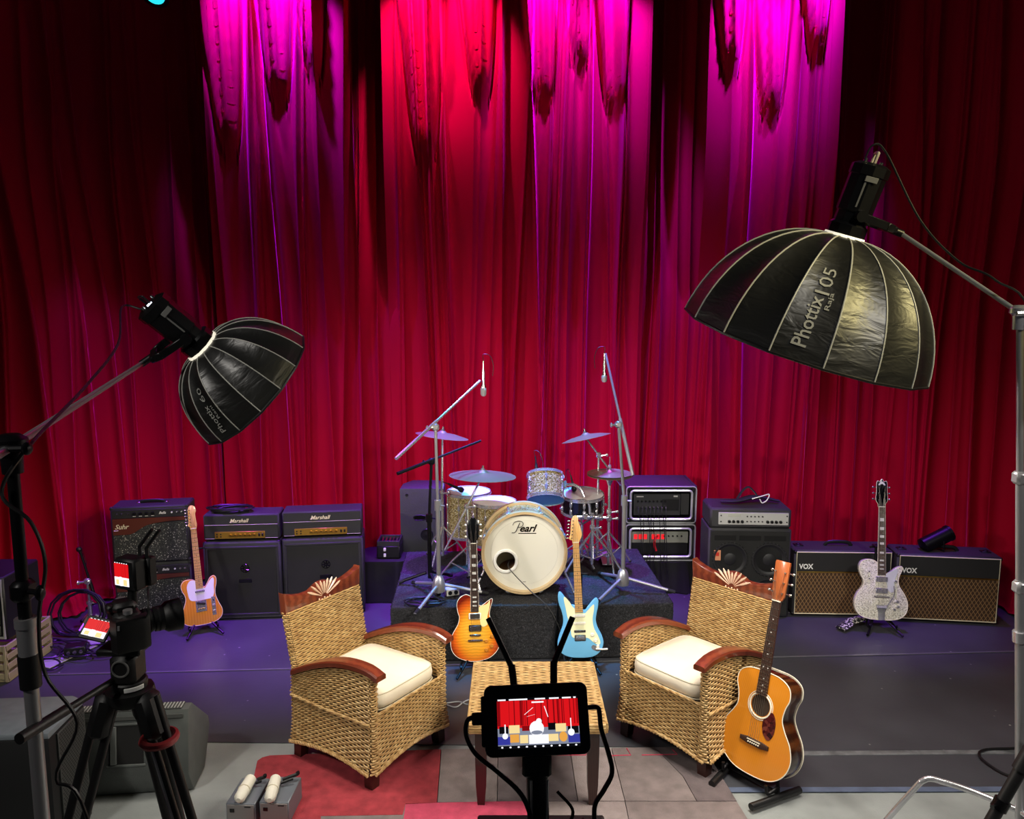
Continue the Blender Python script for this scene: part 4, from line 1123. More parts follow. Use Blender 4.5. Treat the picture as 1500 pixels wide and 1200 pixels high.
# --- two gold-panel heads on black speaker cabinets
def stack(pl, pr, zt, zc, lab_head, lab_cab, coil):
    mid, yaw, w = place(pl, pr, zt)
    M = T(mid.x, mid.y, 0) @ Rz(yaw * 0.7)
    d = 0.30
    t = thing('speaker_cabinet', lab_cab, 'speaker', M, 'black speaker cabinets')
    mb = MB(); mb.box((0, d / 2 - 0.01, zc / 2), (w * 1.02, d, zc), 0.012); obj('cabinet', mb, m_tolex, t)
    for x, z, sx, sz in ((0, zc - 0.045, w * 0.96, 0.02), (0, 0.04, w * 0.96, 0.02), (-w * 0.47, zc / 2, 0.02, zc - 0.07), (w * 0.47, zc / 2, 0.02, zc - 0.07)):
        mb = MB(); mb.box((x, -0.012, z), (sx, 0.012, sz), 0.004); obj('frame_bar', mb, m_tolex_grey, t)
    mb = MB(); mb.box((0, -0.008, zc / 2 - 0.002), (w * 0.92, 0.008, zc - 0.10), 0.002); g = obj('grille', mb, m_cloth_black, t)
    mb = MB(); mb.box((0.02, -0.014, zc * 0.50), (0.10, 0.006, 0.03), 0.002); obj('badge', mb, m_black_gloss, g)
    mb = MB()
    for i in range(7):
        a = 2 * PI * i / 7; mb.tube([(0.02 + 0.006 * math.cos(a), -0.0135, zc * 0.66 + 0.006 * math.sin(a)), (0.02 + 0.03 * math.cos(a + 0.5), -0.0135, zc * 0.66 + 0.03 * math.sin(a + 0.5))], 0.005, 5)
    mb.tube([(0.02 + 0.033 * math.cos(2 * PI * i / 20), -0.0135, zc * 0.66 + 0.033 * math.sin(2 * PI * i / 20)) for i in range(20)], 0.003, 5, closed=True)
    obj('emblem', mb, m_black_gloss, g)
    corners(t, w * 1.02, d, zc, m_black_plastic, 0, 0.04)
    h = zt - zc - 0.012
    t = thing('amplifier_head', lab_head, 'amplifier', M @ T(0, 0.015, zc + 0.002), 'gold-panel amplifier heads')
    for sx in (-1, 1):
        for sy in (0.04, 0.18):
            mb = MB(); mb.cyl((sx * w * 0.42, sy, 0), (sx * w * 0.42, sy, 0.011), 0.015, 10); obj('foot', mb, m_rubber, t)
    mb = MB(); mb.box((0, 0.11, 0.010 + h / 2), (w, 0.22, h), 0.010); hd_ = obj('cabinet', mb, m_tolex, t)
    mb = MB(); mb.box((0, -0.002, 0.01 + h * 0.52), (w - 0.02, 0.008, h * 0.88), 0.002); fp = obj('front_panel', mb, m_tolex_grey, t)
    mb = MB(); mb.box((-w * 0.02, -0.008, 0.01 + h * 0.20), (w * 0.66, 0.008, h * 0.27), 0.002); gp = obj('gold_panel', mb, m_gold_panel, t, label='gold control panel with knobs')
    for i in range(6):
        mb = MB(); mb.lathe([(0.012, 0), (0.010, 0.014), (0.001, 0.014)], 12, M=FR(-w * 0.14 + i * w * 0.062, -0.012, 0.01 + h * 0.2)); obj('knob', mb, m_gold, gp)
    for i in range(4):
        mb = MB(); mb.cyl((-w * 0.32 + (i // 2) * w * 0.05, -0.011, 0.01 + h * (0.15 + 0.09 * (i % 2))), (-w * 0.32 + (i // 2) * w * 0.05, -0.015, 0.01 + h * (0.15 + 0.09 * (i % 2))), 0.006, 8); obj('input_jack', mb, m_black_plastic, gp)
    for x in (w * 0.235, w * 0.28):
        mb = MB(); mb.box((x, -0.014, 0.01 + h * 0.2), (0.014, 0.010, 0.024), 0.002); obj('rocker_switch', mb, m_black_plastic, gp)
    mb = MB(); text_mb(mb, 'Marshall', w * 0.25, FR(-w * 0.02, -0.0065, 0.01 + h * 0.76), shear=0.35, bold=0.015)
    mb.tube([(-w * 0.15, -0.0075, 0.01 + h * 0.71), (-w * 0.135, -0.0075, 0.01 + h * 0.69), (-w * 0.11, -0.0075, 0.01 + h * 0.72)], 0.002, 5)
    obj('logo', mb, m_cream_letter, fp)
    for z in (0.01 + h * 0.065, 0.01 + h * 0.60):
        mb = MB(); mb.tube([(-w / 2 + 0.012, -0.007, z), (w / 2 - 0.012, -0.007, z)], 0.0012, 4); obj('piping', mb, m_white_pipe, fp)
    return M, zt, w
Mst, _, _ = stack((295.5, 756), (408, 752.5), 0.86, 0.64, 'gold-panel amplifier head with a dark cable coil on top', 'black speaker cabinet behind the butterscotch guitar', True)
stack((412, 752.4), (529.5, 746.4), 0.86, 0.64, 'gold-panel amplifier head with a bare violet lit top', 'black speaker cabinet behind the wicker armchair', False)
def coil(name, c, rx, ry, n, r, m, label, cat, zamp=0.02, seed=0, group=None):
    rs = random.Random(seed); P = []
    for i in range(n * 14):
        a = 2 * PI * i / 14; k = 1 + 0.22 * math.sin(i * 0.37 + seed) + rs.uniform(-.05, .05)
        P.append((c[0] + rx * k * math.cos(a) + 0.02 * math.sin(i * .21), c[1] + ry * k * math.sin(a), c[2] + r + zamp * abs(math.sin(i * 0.173 + seed)) + rs.uniform(0, .003)))
    mb = MB(); mb.tube(P, r, 6)
    o = obj(name, mb, m); return tag(o, label, cat, group)
m_cable = mat('black_cable', (15, 15, 16), 0.45)
pm = Mst @ Vector((-0.10, 0.11, 0.86))
coil('cable_coil', (pm.x, pm.y, 0.853), 0.15, 0.075, 7, 0.007, m_cable, 'dark cable coiled on top of an amplifier head', 'cable', 0.035, 2)

# --- bass amplifier
mid_, yaw_, w_ = place((1041, 745), (1157, 742), 0.905)
Mb = T(mid_.x, 6.1, 0) @ Rz(R(-3))
t = thing('speaker_cabinet', 'black bass speaker cabinet with two round drivers and top slots', 'speaker', Mb)
zc = 0.735; w = w_
mb = MB(); mb.box((0, 0.17, zc / 2), (w, 0.34, zc), 0.012); obj('cabinet', mb, m_tolex, t)
mb = MB(); mb.box((0, -0.004, zc * 0.5), (w - 0.03, 0.008, zc - 0.04), 0.002); bf = obj('baffle', mb, m_cloth_black, t)
for i in range(3):
    mb = MB(); mb.box((-w * 0.30 + i * w * 0.30, -0.006, zc - 0.075), (w * 0.26, 0.010, 0.04), 0.001); obj('port_slot', mb, mat('port_dark', (3, 3, 3), 0.9), t)
for row in (0, 1):
    for s in (-1, 1):
        mb = MB(); cx, cz = s * w * 0.235, zc - 0.25 - row * 0.29
        mb.lathe([(0.14, 0.0), (0.135, 0.012), (0.125, 0.012), (0.118, 0.004), (0.09, -0.004), (0.05, -0.006), (0.048, 0.004), (0.03, 0.012), (0.001, 0.014)], 28, M=FR(cx, -0.008, cz)); dr = obj('driver', mb, mat('speaker_cone', (30, 30, 31), 0.55), t)
        mb = MB()
        for i in range(28):
            a = 2 * PI * i / 28; mb.ball((cx + 0.139 * math.cos(a), -0.016, cz + 0.139 * math.sin(a)), 0.0055, 6, 4)
        obj('rim_studs', mb, m_tolex_grey, dr)
mb = MB(); mb.box((-w * 0.39, -0.012, zc - 0.22), (0.055, 0.004, 0.085), 0.001); lg = obj('badge', mb, mat('orange_badge', (206, 140, 104), 0.5), t, label='small orange and cream badge')
mb = MB(); mb.box((-w * 0.39, -0.0145, zc - 0.21), (0.026, 0.002, 0.03)); obj('badge_mark', mb, mat('red_mark', (190, 50, 36), 0.5), lg)
t = thing('amplifier_head', 'rack amplifier head with silver panel on the bass speaker cabinet', 'amplifier', Mb @ T(0, 0.0, zc + 0.001))
h = 0.165
mb = MB(); mb.box((0, 0.17, h / 2), (w * 0.98, 0.34, h), 0.018); obj('case', mb, m_tolex, t)
mb = MB(); mb.box((0.02, -0.004, h * 0.5), (w * 0.84, 0.012, h * 0.60), 0.002); sp_ = obj('silver_panel', mb, m_silver, t, label='silver front panel with black knobs')
for i in range(4):
    for x0 in (-w * 0.26, w * 0.20):
        mb = MB(); mb.lathe([(0.013, 0), (0.011, 0.014), (0.001, 0.014)], 12, M=FR(x0 + i * 0.034, -0.009, h * 0.36)); obj('knob', mb, m_knob_black, sp_)
for i in range(5):
    for z in (0.37, 0.62):
        mb = MB(); mb.lathe([(0.006, 0), (0.005, 0.008), (0.001, 0.008)], 8, M=FR(-0.03 + i * 0.03, -0.009, h * z)); obj('small_knob', mb, m_knob_black, sp_)
for x in (-w * 0.36, w * 0.43):
    for z in (0.35, 0.65):
        mb = MB(); mb.cyl((x, -0.009, h * z), (x, -0.013, h * z), 0.006, 8); obj('screw', mb, m_black_plastic, sp_)
mb = MB(); text_mb(mb, 'SWR', 0.05, FR(-w * 0.24, -0.0105, h * 0.63)) if False else mb.box((-w * 0.2, -0.0105, h * 0.66), (0.10, 0.001, 0.02)); obj('display_strip', mb, mat('pale_strip', (180, 182, 170), 0.4), sp_)
# strap bag on top
bt = Mb @ Vector((0.03, 0.16, zc + h + 0.002))
t = thing('padded_strap', 'bunched padded strap with white edging on the silver-panel bass amplifier head', 'strap', T(bt))
mb = MB(); mb.tube(spline([(-0.24, 0.0, 0.02), (-0.12, -0.03, 0.03), (0.0, 0.0, 0.05), (0.1, 0.02, 0.045), (0.24, 0.0, 0.02)], 6), [0.02, 0.022, 0.024, 0.026, 0.028, 0.03, 0.032, 0.034, 0.036, 0.038, 0.04, 0.042, 0.044, 0.044, 0.042, 0.04, 0.038, 0.036, 0.034, 0.032, 0.03, 0.028, 0.026, 0.024, 0.02], 8, flat=0.45); obj('pad', mb, mat('dark_nylon', (34, 32, 40), 0.6), t)
mb = MB(); mb.tube(spline([(-0.12, -0.02, 0.03), (-0.06, 0.02, 0.10), (-0.01, 0.03, 0.13), (0.03, 0.02, 0.10), (0.06, 0, 0.06)], 6), 0.012, 7, flat=0.5); obj('loop', mb, mat('dark_nylon', (34, 32, 40), 0.6), t)
mb = MB(); mb.tube(spline([(0.0, -0.05, 0.05), (0.08, -0.055, 0.075), (0.14, -0.04, 0.085), (0.12, -0.05, 0.04), (0.08, -0.06, 0.02), (0.06, -0.058, 0.05)], 6), 0.005, 6); obj('edging', mb, m_white_letter, t)

# --- two diamond-cloth amplifiers
def diamond_cloth():
    m = mat('diamond_cloth', (90, 60, 30), 0.75)
    nt = m.node_tree; N = nt.nodes; L = nt.links; bs = N['Principled BSDF']
    tc = N.new('ShaderNodeTexCoord'); sx = N.new('ShaderNodeSeparateXYZ'); L.new(tc.outputs['Object'], sx.inputs['Vector'])
    outs = []
    def math_(op, a, c=None):
        n = N.new('ShaderNodeMath'); n.operation = op
        for i, q in enumerate((a, c)):
            if q is None: continue
            if isinstance(q, (int, float)): n.inputs[i].default_value = q
            else: L.new(q, n.inputs[i])
        return n.outputs[0]
    zz = math_('MULTIPLY', sx.outputs['Z'], 0.62)
    for op in ('ADD', 'SUBTRACT'):
        a = math_(op, sx.outputs['X'], zz); a = math_('MULTIPLY', a, 32.0); a = math_('FRACT', a); a = math_('SUBTRACT', a, 0.5); a = math_('ABSOLUTE', a); outs.append(a)
    mn = math_('MINIMUM', outs[0], outs[1])
    r = N.new('ShaderNodeValToRGB'); e = r.color_ramp.elements
    e[0].position = 0.04; e[0].color = lin(150, 116, 74); e[1].position = 0.11; e[1].color = lin(62, 40, 18)
    L.new(mn, r.inputs['Fac']); L.new(r.outputs['Color'], bs.inputs['Base Color'])
    return m
m_diamond = diamond_cloth()
def vox(pl, pr, label, zt=0.55):
    mid, yaw, w = place(pl, pr, zt)
    M = T(mid.x, mid.y, 0) @ Rz(yaw)
    t = thing('guitar_amplifier', label, 'amplifier', M, 'diamond-cloth amplifiers')
    d = 0.27
    mb = MB(); mb.box((0, d / 2, zt / 2 + 0.006), (w + 0.02, d, zt - 0.012), 0.012); obj('cabinet', mb, m_tolex, t)
    mb = MB(); mb.box((0, -0.002, zt * 0.355), (w - 0.02, 0.010, zt * 0.62), 0.001); obj('grille', mb, m_diamond, t)
    mb = MB(); mb.box((0, -0.002, zt * 0.825), (w - 0.02, 0.010, zt * 0.28), 0.001); up = obj('upper_panel', mb, m_tolex_grey, t)
    y = -0.009
    x0, x1, z0, z1, zm = -w / 2 + 0.008, w / 2 - 0.008, zt * 0.04, zt * 0.975, zt * 0.675
    mb = MB(); mb.tube([(x0, y, z0), (x1, y, z0), (x1, y, z1), (x0, y, z1)], 0.0055, 6, closed=True); obj('piping', mb, m_white_pipe, t)
    mb = MB(); mb.box((0, y, zm), (w - 0.02, 0.008, 0.010), 0.002); obj('gold_strip', mb, m_gold, t)
    mb = MB(); text_mb(mb, 'VOX', 0.115, FR(-w * 0.39, -0.0085, zt * 0.76), bold=0.035, height=0.045)
    obj('logo', mb, m_white_letter, up)
    for sx in (-1, 1):
        mb = MB(); mb.box((sx * (w / 2 - 0.06), d * 0.5, zt + 0.003), (0.07, 0.06, 0.012), 0.004); mb.ball((sx * (w / 2 - 0.06), d * .5, zt + 0.012), 0.018, 8, 5, sc=(1, 1, .5)); obj('top_vent', mb, m_black_plastic, t)
        for sy in (0.05, d - 0.05):
            mb = MB(); mb.cyl((sx * (w / 2 - 0.05), sy, 0), (sx * (w / 2 - 0.05), sy, 0.014), 0.018, 10); obj('foot', mb, m_rubber, t)
    mb = MB(); mb.tube(spline([(-0.11, d * .5, zt), (-0.07, d * .5, zt + 0.03), (0.07, d * .5, zt + 0.03), (0.11, d * .5, zt)], 4), 0.010, 8, flat=1.5); obj('handle', mb, m_black_plastic, t)
    corners(t, w + 0.02, d, zt - 0.012, m_black_plastic, 0.006, 0.03)
    return M
vox((1166, 806), (1307, 807.5), 'diamond-cloth amplifier standing behind the white sparkle guitar')
Mv = vox((1317, 811), (1467, 817), 'diamond-cloth amplifier with a violet lit lamp lying on top')
# lamp lying on the right amplifier
lp = at_y(1368, 790, 6.15)
Ml = T(lp.x, lp.y, 0.63) @ Ry(R(62)) @ Rz(0)
t = thing('par_lamp', 'black can lamp lying on the end diamond-cloth amplifier', 'lamp', T((Mv @ Vector((-0.06, 0.14, 0.541)))) @ Rz(R(8)) @ Ry(R(66)) @ T(0, 0, 0))
for nm, pr in (('housing', [(0.03, -0.15), (0.062, -0.14), (0.062, 0.09), (0.066, 0.09), (0.066, 0.11), (0.055, 0.11)]),):
    mb = MB(); mb.lathe(pr, 20, M=T(-0.085, 0, 0.06)); obj('housing', mb, m_black_metal, t)
mb = MB(); mb.lathe([(0.055, 0.10), (0.03, 0.106), (0.001, 0.108)], 16, M=T(-0.085, 0, 0.06)); obj('lens', mb, m_black_gloss, t)
mb = MB(); mb.tube([(-0.085, -0.075, 0.06), (-0.01, -0.075, 0.03), (-0.005, 0.075, 0.03), (-0.085, 0.075, 0.06)], 0.006, 6); obj('yoke', mb, m_black_metal, t)

# --- black wedge speaker behind the drums on a plinth, rack cases on a draped table
RY0, RY1, RXa, RXb, RZt = 5.33, 6.60, -0.85, 1.15, 0.40
pa = at_y(584, 716, 6.68)
zb_ = 0.20
t = thing('plinth', 'low black plinth under the upright loudspeaker', 'plinth', T(pa.x + 0.20, 6.68, 0))
mb = MB(); mb.box((0, 0.2, zb_ / 2), (0.36, 0.36, zb_), 0.01); obj('box', mb, m_tolex, t)
mb = MB(); mb.box((0, 0.016, zb_ * 0.6), (0.10, 0.008, 0.03), 0.003); obj('hand_slot', mb, m_black_gloss, t)
t = thing('loudspeaker', 'charcoal upright loudspeaker with oval handle slot left of the drums', 'speaker', T(pa.x + 0.20, 6.68, zb_ + 0.001))
hh = pa.z - zb_
m_pa = mat('textured_charcoal', (58, 60, 58), 0.65, bump=0.4, bscale=260)
mb = MB(); mb.prism([(-0.19, 0), (0.19, 0), (0.19, 0.20), (0.12, 0.34), (-0.12, 0.34), (-0.19, 0.20)], 0, hh, 0.008); obj('cabinet', mb, m_pa, t)
mb = MB(); P = [(-0.02 + 0.055 * math.copysign(abs(math.cos(a)) ** .6, math.cos(a)), -0.003, hh * 0.64 + 0.022 * math.sin(a)) for a in [2 * PI * i / 28 for i in range(28)]]
mb.tube(P, 0.005, 6, closed=True); mb2 = MB(); mb2.prism([(p[0], p[2]) for p in P], 0.001, 0.003, M=RX90); hs_ = obj('handle_slot', mb2, m_black_gloss, t); obj('slot_rim', mb, m_black_plastic, hs_)
mb = MB(); mb.lathe([(0.055, 0), (0.05, 0.006), (0.03, 0.004), (0.012, 0.008), (0.001, 0.008)], 24, M=FR(0.04, -0.001, hh * 0.43)); obj('tweeter', mb, m_black_plastic, t)
for x, z in ((-0.13, hh * .92), (-0.13, hh * .08), (0.14, hh * .92)):
    mb = MB(); mb.lathe([(0.014, 0), (0.012, 0.004), (0.001, 0.003)], 12, M=FR(x, -0.001, z)); obj('rig_point', mb, m_black_plastic, t)

# draped pile and small case beside the loudspeaker
m_drape = mat('black_molton', (13, 13, 14), 0.9, bump=0.3, bscale=12)
def drape(name, cx, cy, w, d, h, label, seed):
    rs = np.random.RandomState(seed); mb = MB(); n = 64; rows = 9
    v = []; f = []
    for k in range(rows):
        q = k / (rows - 1)
        for j in range(n):
            a = 2 * PI * j / n; ca_, sa_ = math.cos(a), math.sin(a); e = 0.32
            bx_, by_ = math.copysign(abs(ca_) ** e, ca_) * w / 2, math.copysign(abs(sa_) ** e, sa_) * d / 2
            fold = 1 + q * (0.05 * math.sin(11 * a + seed) + 0.035 * math.sin(19 * a + 2)) + 0.10 * q * q
            v.append((cx + bx_ * fold, cy + by_ * fold, max(0.004, h * (1 - q) - 0.004 * (k == 0))))
    for k in range(rows - 1):
        for j in range(n):
            j2 = (j + 1) % n; f.append((k * n + j, (k + 1) * n + j, (k + 1) * n + j2, k * n + j2))
    f.append(tuple(range(n)))
    mb.add(v, f); o = obj(name, mb, m_drape, angle=60); return tag(o, label, 'cloth')
dp = at_z(566, 885, 0)
drape('black_drape', dp.x - 0.04, dp.y + 0.25, 0.42, 0.42, 0.36, 'black cloth heaped over a crate beside the drum riser', 4)
cs = at_y(572, 845, dp.y + 0.20)
t = thing('flight_case', 'small black case with two white latches and an open violet lit tray', 'case', T(cs.x, dp.y + 0.12, 0.362))
mb = MB(); mb.box((0, 0.09, 0.055), (0.20, 0.20, 0.11), 0.008); obj('shell', mb, m_black_plastic, t)
for z in (0.03, 0.08):
    mb = MB(); mb.box((-0.03, -0.013, z), (0.02, 0.010, 0.03), 0.003); obj('latch', mb, m_white_letter, t)
for a, c, sx, sy in ((-0.09, .09, .012, .2), (0.09, .09, .012, .2), (0, 0.0, .19, .012), (0, .18, .19, .012)):
    mb = MB(); mb.box((a, c, 0.13), (sx, sy, 0.045), 0.003); obj('tray_wall', mb, m_tolex_grey, t)
for i in range(5):
    mb = MB(); mb.tube([(-0.06 + 0.03 * i, 0.03, 0.125), (-0.065 + 0.032 * i, 0.15, 0.135)], 0.009, 7); obj('plug', mb, m_nickel, t)

rk = at_y(918, 713, 6.62); rr_ = at_y(1023, 713, 6.62)
rw, rcx, rtop = rr_.x - rk.x, (rk.x + rr_.x) / 2, rk.z
rbot = at_y(970, 824, 6.62).z; rh = (rtop - rbot) / 2
drape('draped_table', rcx, 6.92, rw * 1.0, 0.56, rbot - 0.002, 'black cloth draped table carrying the two rack cases', 9)
m_alu = mat('white_aluminium_edge', (212, 214, 214), 0.3, 0.5)
def rack(z0, label, kind):
    t = thing('rack_case', label, 'rack case', T(rcx, 6.66, z0), 'rack cases')
    h = rh - 0.004; d = 0.45
    mb = MB()
    for x in (-1, 1): mb.box((x * (rw / 2 - 0.012), d / 2, h / 2), (0.024, d, h), 0.004)
    for z in (0.012, h - 0.012): mb.box((0, d / 2, z), (rw - 0.05, d, 0.024), 0.003)
    mb.box((0, d - 0.01, h / 2), (rw - 0.03, 0.02, h - 0.02))
    obj('shell', mb, m_tolex, t)
    def rounded(wd, ht, cz, r=0.03, n=5):
        P = []
        for cx_, cz_, a0 in ((wd / 2 - r, ht / 2 - r, 0), (-wd / 2 + r, ht / 2 - r, PI / 2), (-wd / 2 + r, -ht / 2 + r, PI), (wd / 2 - r, -ht / 2 + r, 1.5 * PI)):
            for k in range(n + 1):
                a = a0 + PI / 2 * k / n; P.append((cx_ + r * math.cos(a), -0.004, cz + cz_ + r * math.sin(a)))
        return P
    mb = MB(); mb.tube(rounded(rw - 0.012, h - 0.012, h / 2), 0.0065, 6, closed=True); obj('outer_edge', mb, m_alu, t)
    mb = MB(); mb.tube(rounded(rw * 0.86, h * 0.76, h / 2), 0.011, 8, closed=True); obj('inner_edge', mb, m_alu, t)
    for sx in (-1, 1):
        for sz in (0, 1):
            mb = MB(); mb.box((sx * (rw / 2 - 0.03), -0.004, 0.03 if sz == 0 else h - 0.03), (0.036, 0.012, 0.036), 0.006, M=None); obj('corner', mb, m_black_plastic, t)
    if kind == 'mixer':
        mb = MB(); mb.box((-rw * 0.06, 0.02, h * 0.5), (rw * 0.66, 0.04, h * 0.56), 0.003); pn = obj('mixer_panel', mb, mat('mixer_grey', (46, 47, 48), 0.45), t)
        mb = MB(); mb.box((rw * 0.34, 0.03, h * 0.5), (rw * 0.12, 0.02, h * 0.56), 0.002); obj('blank_panel', mb, m_tolex_grey, t)
        for i in range(8):
            mb = MB(); mb.cyl((-rw * 0.33 + i * 0.034, 0.0, h * 0.60), (-rw * 0.33 + i * 0.034, -0.014, h * 0.60), 0.008, 8); obj('socket', mb, m_black_gloss, pn)
            mb = MB(); mb.tube([(-rw * 0.33 + i * 0.034, 0.0, h * 0.46), (-rw * 0.33 + i * 0.034, -0.035, h * 0.45)], 0.0075, 7); obj('plug', mb, m_nickel, pn)
        mb = MB(); mb.box((rw * 0.13, -0.002, h * 0.5), (rw * 0.24, 0.004, h * 0.3), 0.001); obj('connector_field', mb, m_black_plastic, pn)
        mb = MB(); mb.box((-rw * 0.3, -0.002, h * 0.72), (0.06, 0.003, 0.008)); mb.box((rw * 0.2, -0.002, h * 0.73), (0.035, 0.003, 0.014)); obj('name_strip', mb, m_silver, pn)
    else:
        mb = MB(); mb.box((0, 0.04, h * 0.62), (rw * 0.80, 0.04, h * 0.30), 0.003); pn = obj('receiver_panel', mb, mat('grey_green_panel', (140, 142, 130), 0.4, 0.2), t)
        for i in range(6):
            mb = MB(); mb.box((-rw * 0.345 + i * 0.042 + (0.03 if i > 2 else 0), 0.018, h * 0.64), (0.03, 0.006, h * 0.13), 0.002); obj('red_display', mb, mat('red_led', (120, 10, 16), 0.4, emit=(255, 30, 40), estr=1.0), pn)
        for i in range(5):
            mb = MB(); mb.lathe([(0.008, 0), (0.007, 0.01), (0.001, 0.01)], 8, M=FR(rw * 0.06 + i * 0.038, 0.019, h * 0.66)); obj('knob', mb, m_knob_black, pn)
        mb = MB(); mb.box((0, 0.04, h * 0.30), (rw * 0.80, 0.02, h * 0.30), 0.002); obj('dark_bay', mb, m_black_plastic, t)
        mb = MB(); mb.tube(spline([(-0.02, 0.02, h * 0.66), (-0.05, -0.02, h * 0.60), (-0.055, -0.03, h * 0.45), (-0.04, -0.03, h * 0.30)], 5), 0.010, 7); obj('red_cable', mb, mat('red_rubber', (196, 24, 34), 0.4), t)
    return t
rack(rbot, 'rack case with red lit receivers under the other rack case', 'radio')
rack(rbot + rh, 'rack case with grey mixer and row of plugs on top of another rack case', 'mixer')
for i in range(8):
    x = rcx - rw * 0.33 + i * 0.034; k = random.Random(i)
    x2 = x + 0.02 + 0.014 * k.uniform(-1, 1); mb = MB()
    mb.tube(spline([(x, 6.62, rbot + rh * 1.45), (x, 6.60, rbot + rh * 1.3), ((x + x2) / 2 + k.uniform(-.012, .012), 6.605, rbot + rh), (x2, 6.61, rbot + rh * 0.35), (x2 + k.uniform(-.02, .02), 6.615, rbot + 0.02 * k.random()), (x2 + 0.02, 6.605, rbot - 0.10 - 0.1 * k.random())], 5), 0.0035, 5)
    o = obj('patch_cable', mb, m_cable); tag(o, 'thin black cable hanging from the mixer plugs over the rack cases', 'cable', 'cables hanging from the mixer')

# ================================================================== drum riser and kit
m_carpet = ramp_mat('black_shag_carpet', 'noise', 130, [(0.35, (9, 9, 10)), (0.55, (30, 30, 32)), (0.75, (92, 92, 96))], 0.9, bump=1.0, dist=1.5)
m_spark = ramp_mat('gold_sparkle', 'voronoi', 210, [(0.0, (58, 48, 22)), (0.4, (150, 130, 74)), (0.8, (206, 190, 128)), (1.0, (255, 250, 224))], 0.25, 0.35, coat=0.8)
m_head = mat('drum_head', (226, 226, 220), 0.45)
m_bhead = mat('cream_drum_head', (232, 230, 216), 0.35, coat=0.2)
m_hoop = mat('wood_hoop', (206, 180, 136), 0.3, coat=0.5)
m_cymbal = mat('bronze_cymbal', (150, 138, 116), 0.4, 0.7, bump=0.08, bscale=4)
m_black_shell = mat('black_shell', (12, 12, 14), 0.2, coat=0.6)
YAWR = R(2.5)
MR = T((RXa + RXb) / 2, RY0, 0) @ Rz(YAWR)
t = thing('drum_riser', 'low platform covered in black shaggy carpet under the drum kit', 'platform', MR)
wR = RXb - RXa
mb = MB(); mb.box((0, (RY1 - RY0) / 2, RZt / 2 - 0.004), (wR - 0.02, RY1 - RY0 - 0.02, RZt - 0.01), 0.01); obj('deck', mb, m_black_plastic, t)
def fuzz(S, nu, nv, amp, seed):
    rs = np.random.RandomState(seed); mb = MB()
    for j in range(nv + 1):
        for i in range(nu + 1):
            p, n = S(i / nu, j / nv)
            e = 1 if (0 < i < nu and 0 < j < nv) else 0.3
            mb.v.append(tuple(p + n * (rs.rand() * amp * e) + Vector((rs.uniform(-1, 1), 0, rs.uniform(-1, 1))) * amp * 0.25 * (e == 1)))
    for j in range(nv):
        for i in range(nu):
            a = j * (nu + 1) + i; mb.f.append((a, a + 1, a + nu + 2, a + nu + 1)); mb.mi.append(0)
    return mb
dR = RY1 - RY0
for nm, S, nu, nv in (('carpet_front', lambda u, v: (Vector((-wR / 2 + wR * u, -0.004, 0.004 + (RZt - 0.004) * v)), Vector((0, -1, 0))), 230, 46),
                      ('carpet_top', lambda u, v: (Vector((-wR / 2 + wR * u, dR * v, RZt - 0.004)), Vector((0, 0, 1))), 200, 100),
                      ('carpet_side', lambda u, v: (Vector((wR / 2, dR * u, 0.004 + (RZt - 0.004) * v)), Vector((1, 0, 0))), 100, 40),
                      ('carpet_side', lambda u, v: (Vector((-wR / 2, dR * (1 - u), 0.004 + (RZt - 0.004) * v)), Vector((-1, 0, 0))), 100, 40)):
    o = obj(nm, fuzz(S, nu, nv, 0.010, 3), m_carpet, t, angle=180); o['kind'] = 'stuff'
RT = RZt + 0.008                                       # height on which the kit stands

def drum(t, r, h, m_shell, lugs, top=m_head, bot=m_head, m_h=None, M=None):
    """drum along local +z from 0 to h"""
    M = M or Matrix.Identity(4); m_h = m_h or m_chrome
    mb = MB(); mb.lathe([(r, 0.008), (r, h - 0.008)], 36, M=M, cap=False); obj('shell', mb, m_shell, t)
    for z, mm, nm in ((h, top, 'batter_head'), (0, bot, 'resonant_head')):
        s = 1 if z else -1
        mb = MB(); mb.lathe([(r * 1.0, z - s * 0.004), (r * 0.985, z + s * 0.003), (r * 0.9, z + s * 0.002), (0.001, z + s * 0.002)], 36, M=M, cap=False); obj(nm, mb, mm, t)
        mb = MB(); mb.lathe([(r * 1.005, z - s * 0.014), (r * 1.05, z - s * 0.014), (r * 1.05, z - s * 0.008), (r * 1.025, z - s * 0.006), (r * 1.025, z + s * 0.010), (r * 1.01, z + s * 0.011)], 36, M=M, cap=False); obj('hoop', mb, m_h, t)
    for i in range(lugs):
        a = 2 * PI * (i + 0.5) / lugs; x, y = math.cos(a), math.sin(a)
        mb = MB()
        mb.tube([(x * r * 1.03, y * r * 1.03, -0.006), (x * r * 1.03, y * r * 1.03, h + 0.006)], 0.0035, 6, M=M)
        for z in (h * 0.28, h * 0.72): mb.box((0, 0, 0), (0.022, 0.018, 0.045), 0.005, M=M @ T(x * r * 1.01, y * r * 1.01, z) @ Rz(a + PI / 2))
        obj('lug', mb, m_chrome, t)

# --- bass drum
bc = Vector((0.09, 5.50, RT + 0.325)); br_ = 0.292; bd = 0.27
Mbd = T(bc) @ Rz(R(1.5)) @ Rx(R(2))
t = thing('bass_drum', 'big bass drum with cream front head and round port', 'drum', Mbd)
MA = RX90                                             # local z -> -y
mb = MB(); mb.lathe([(br_, -bd + 0.01), (br_, -0.01)], 56, M=MA, cap=False); sh = obj('shell', mb, m_spark, t)
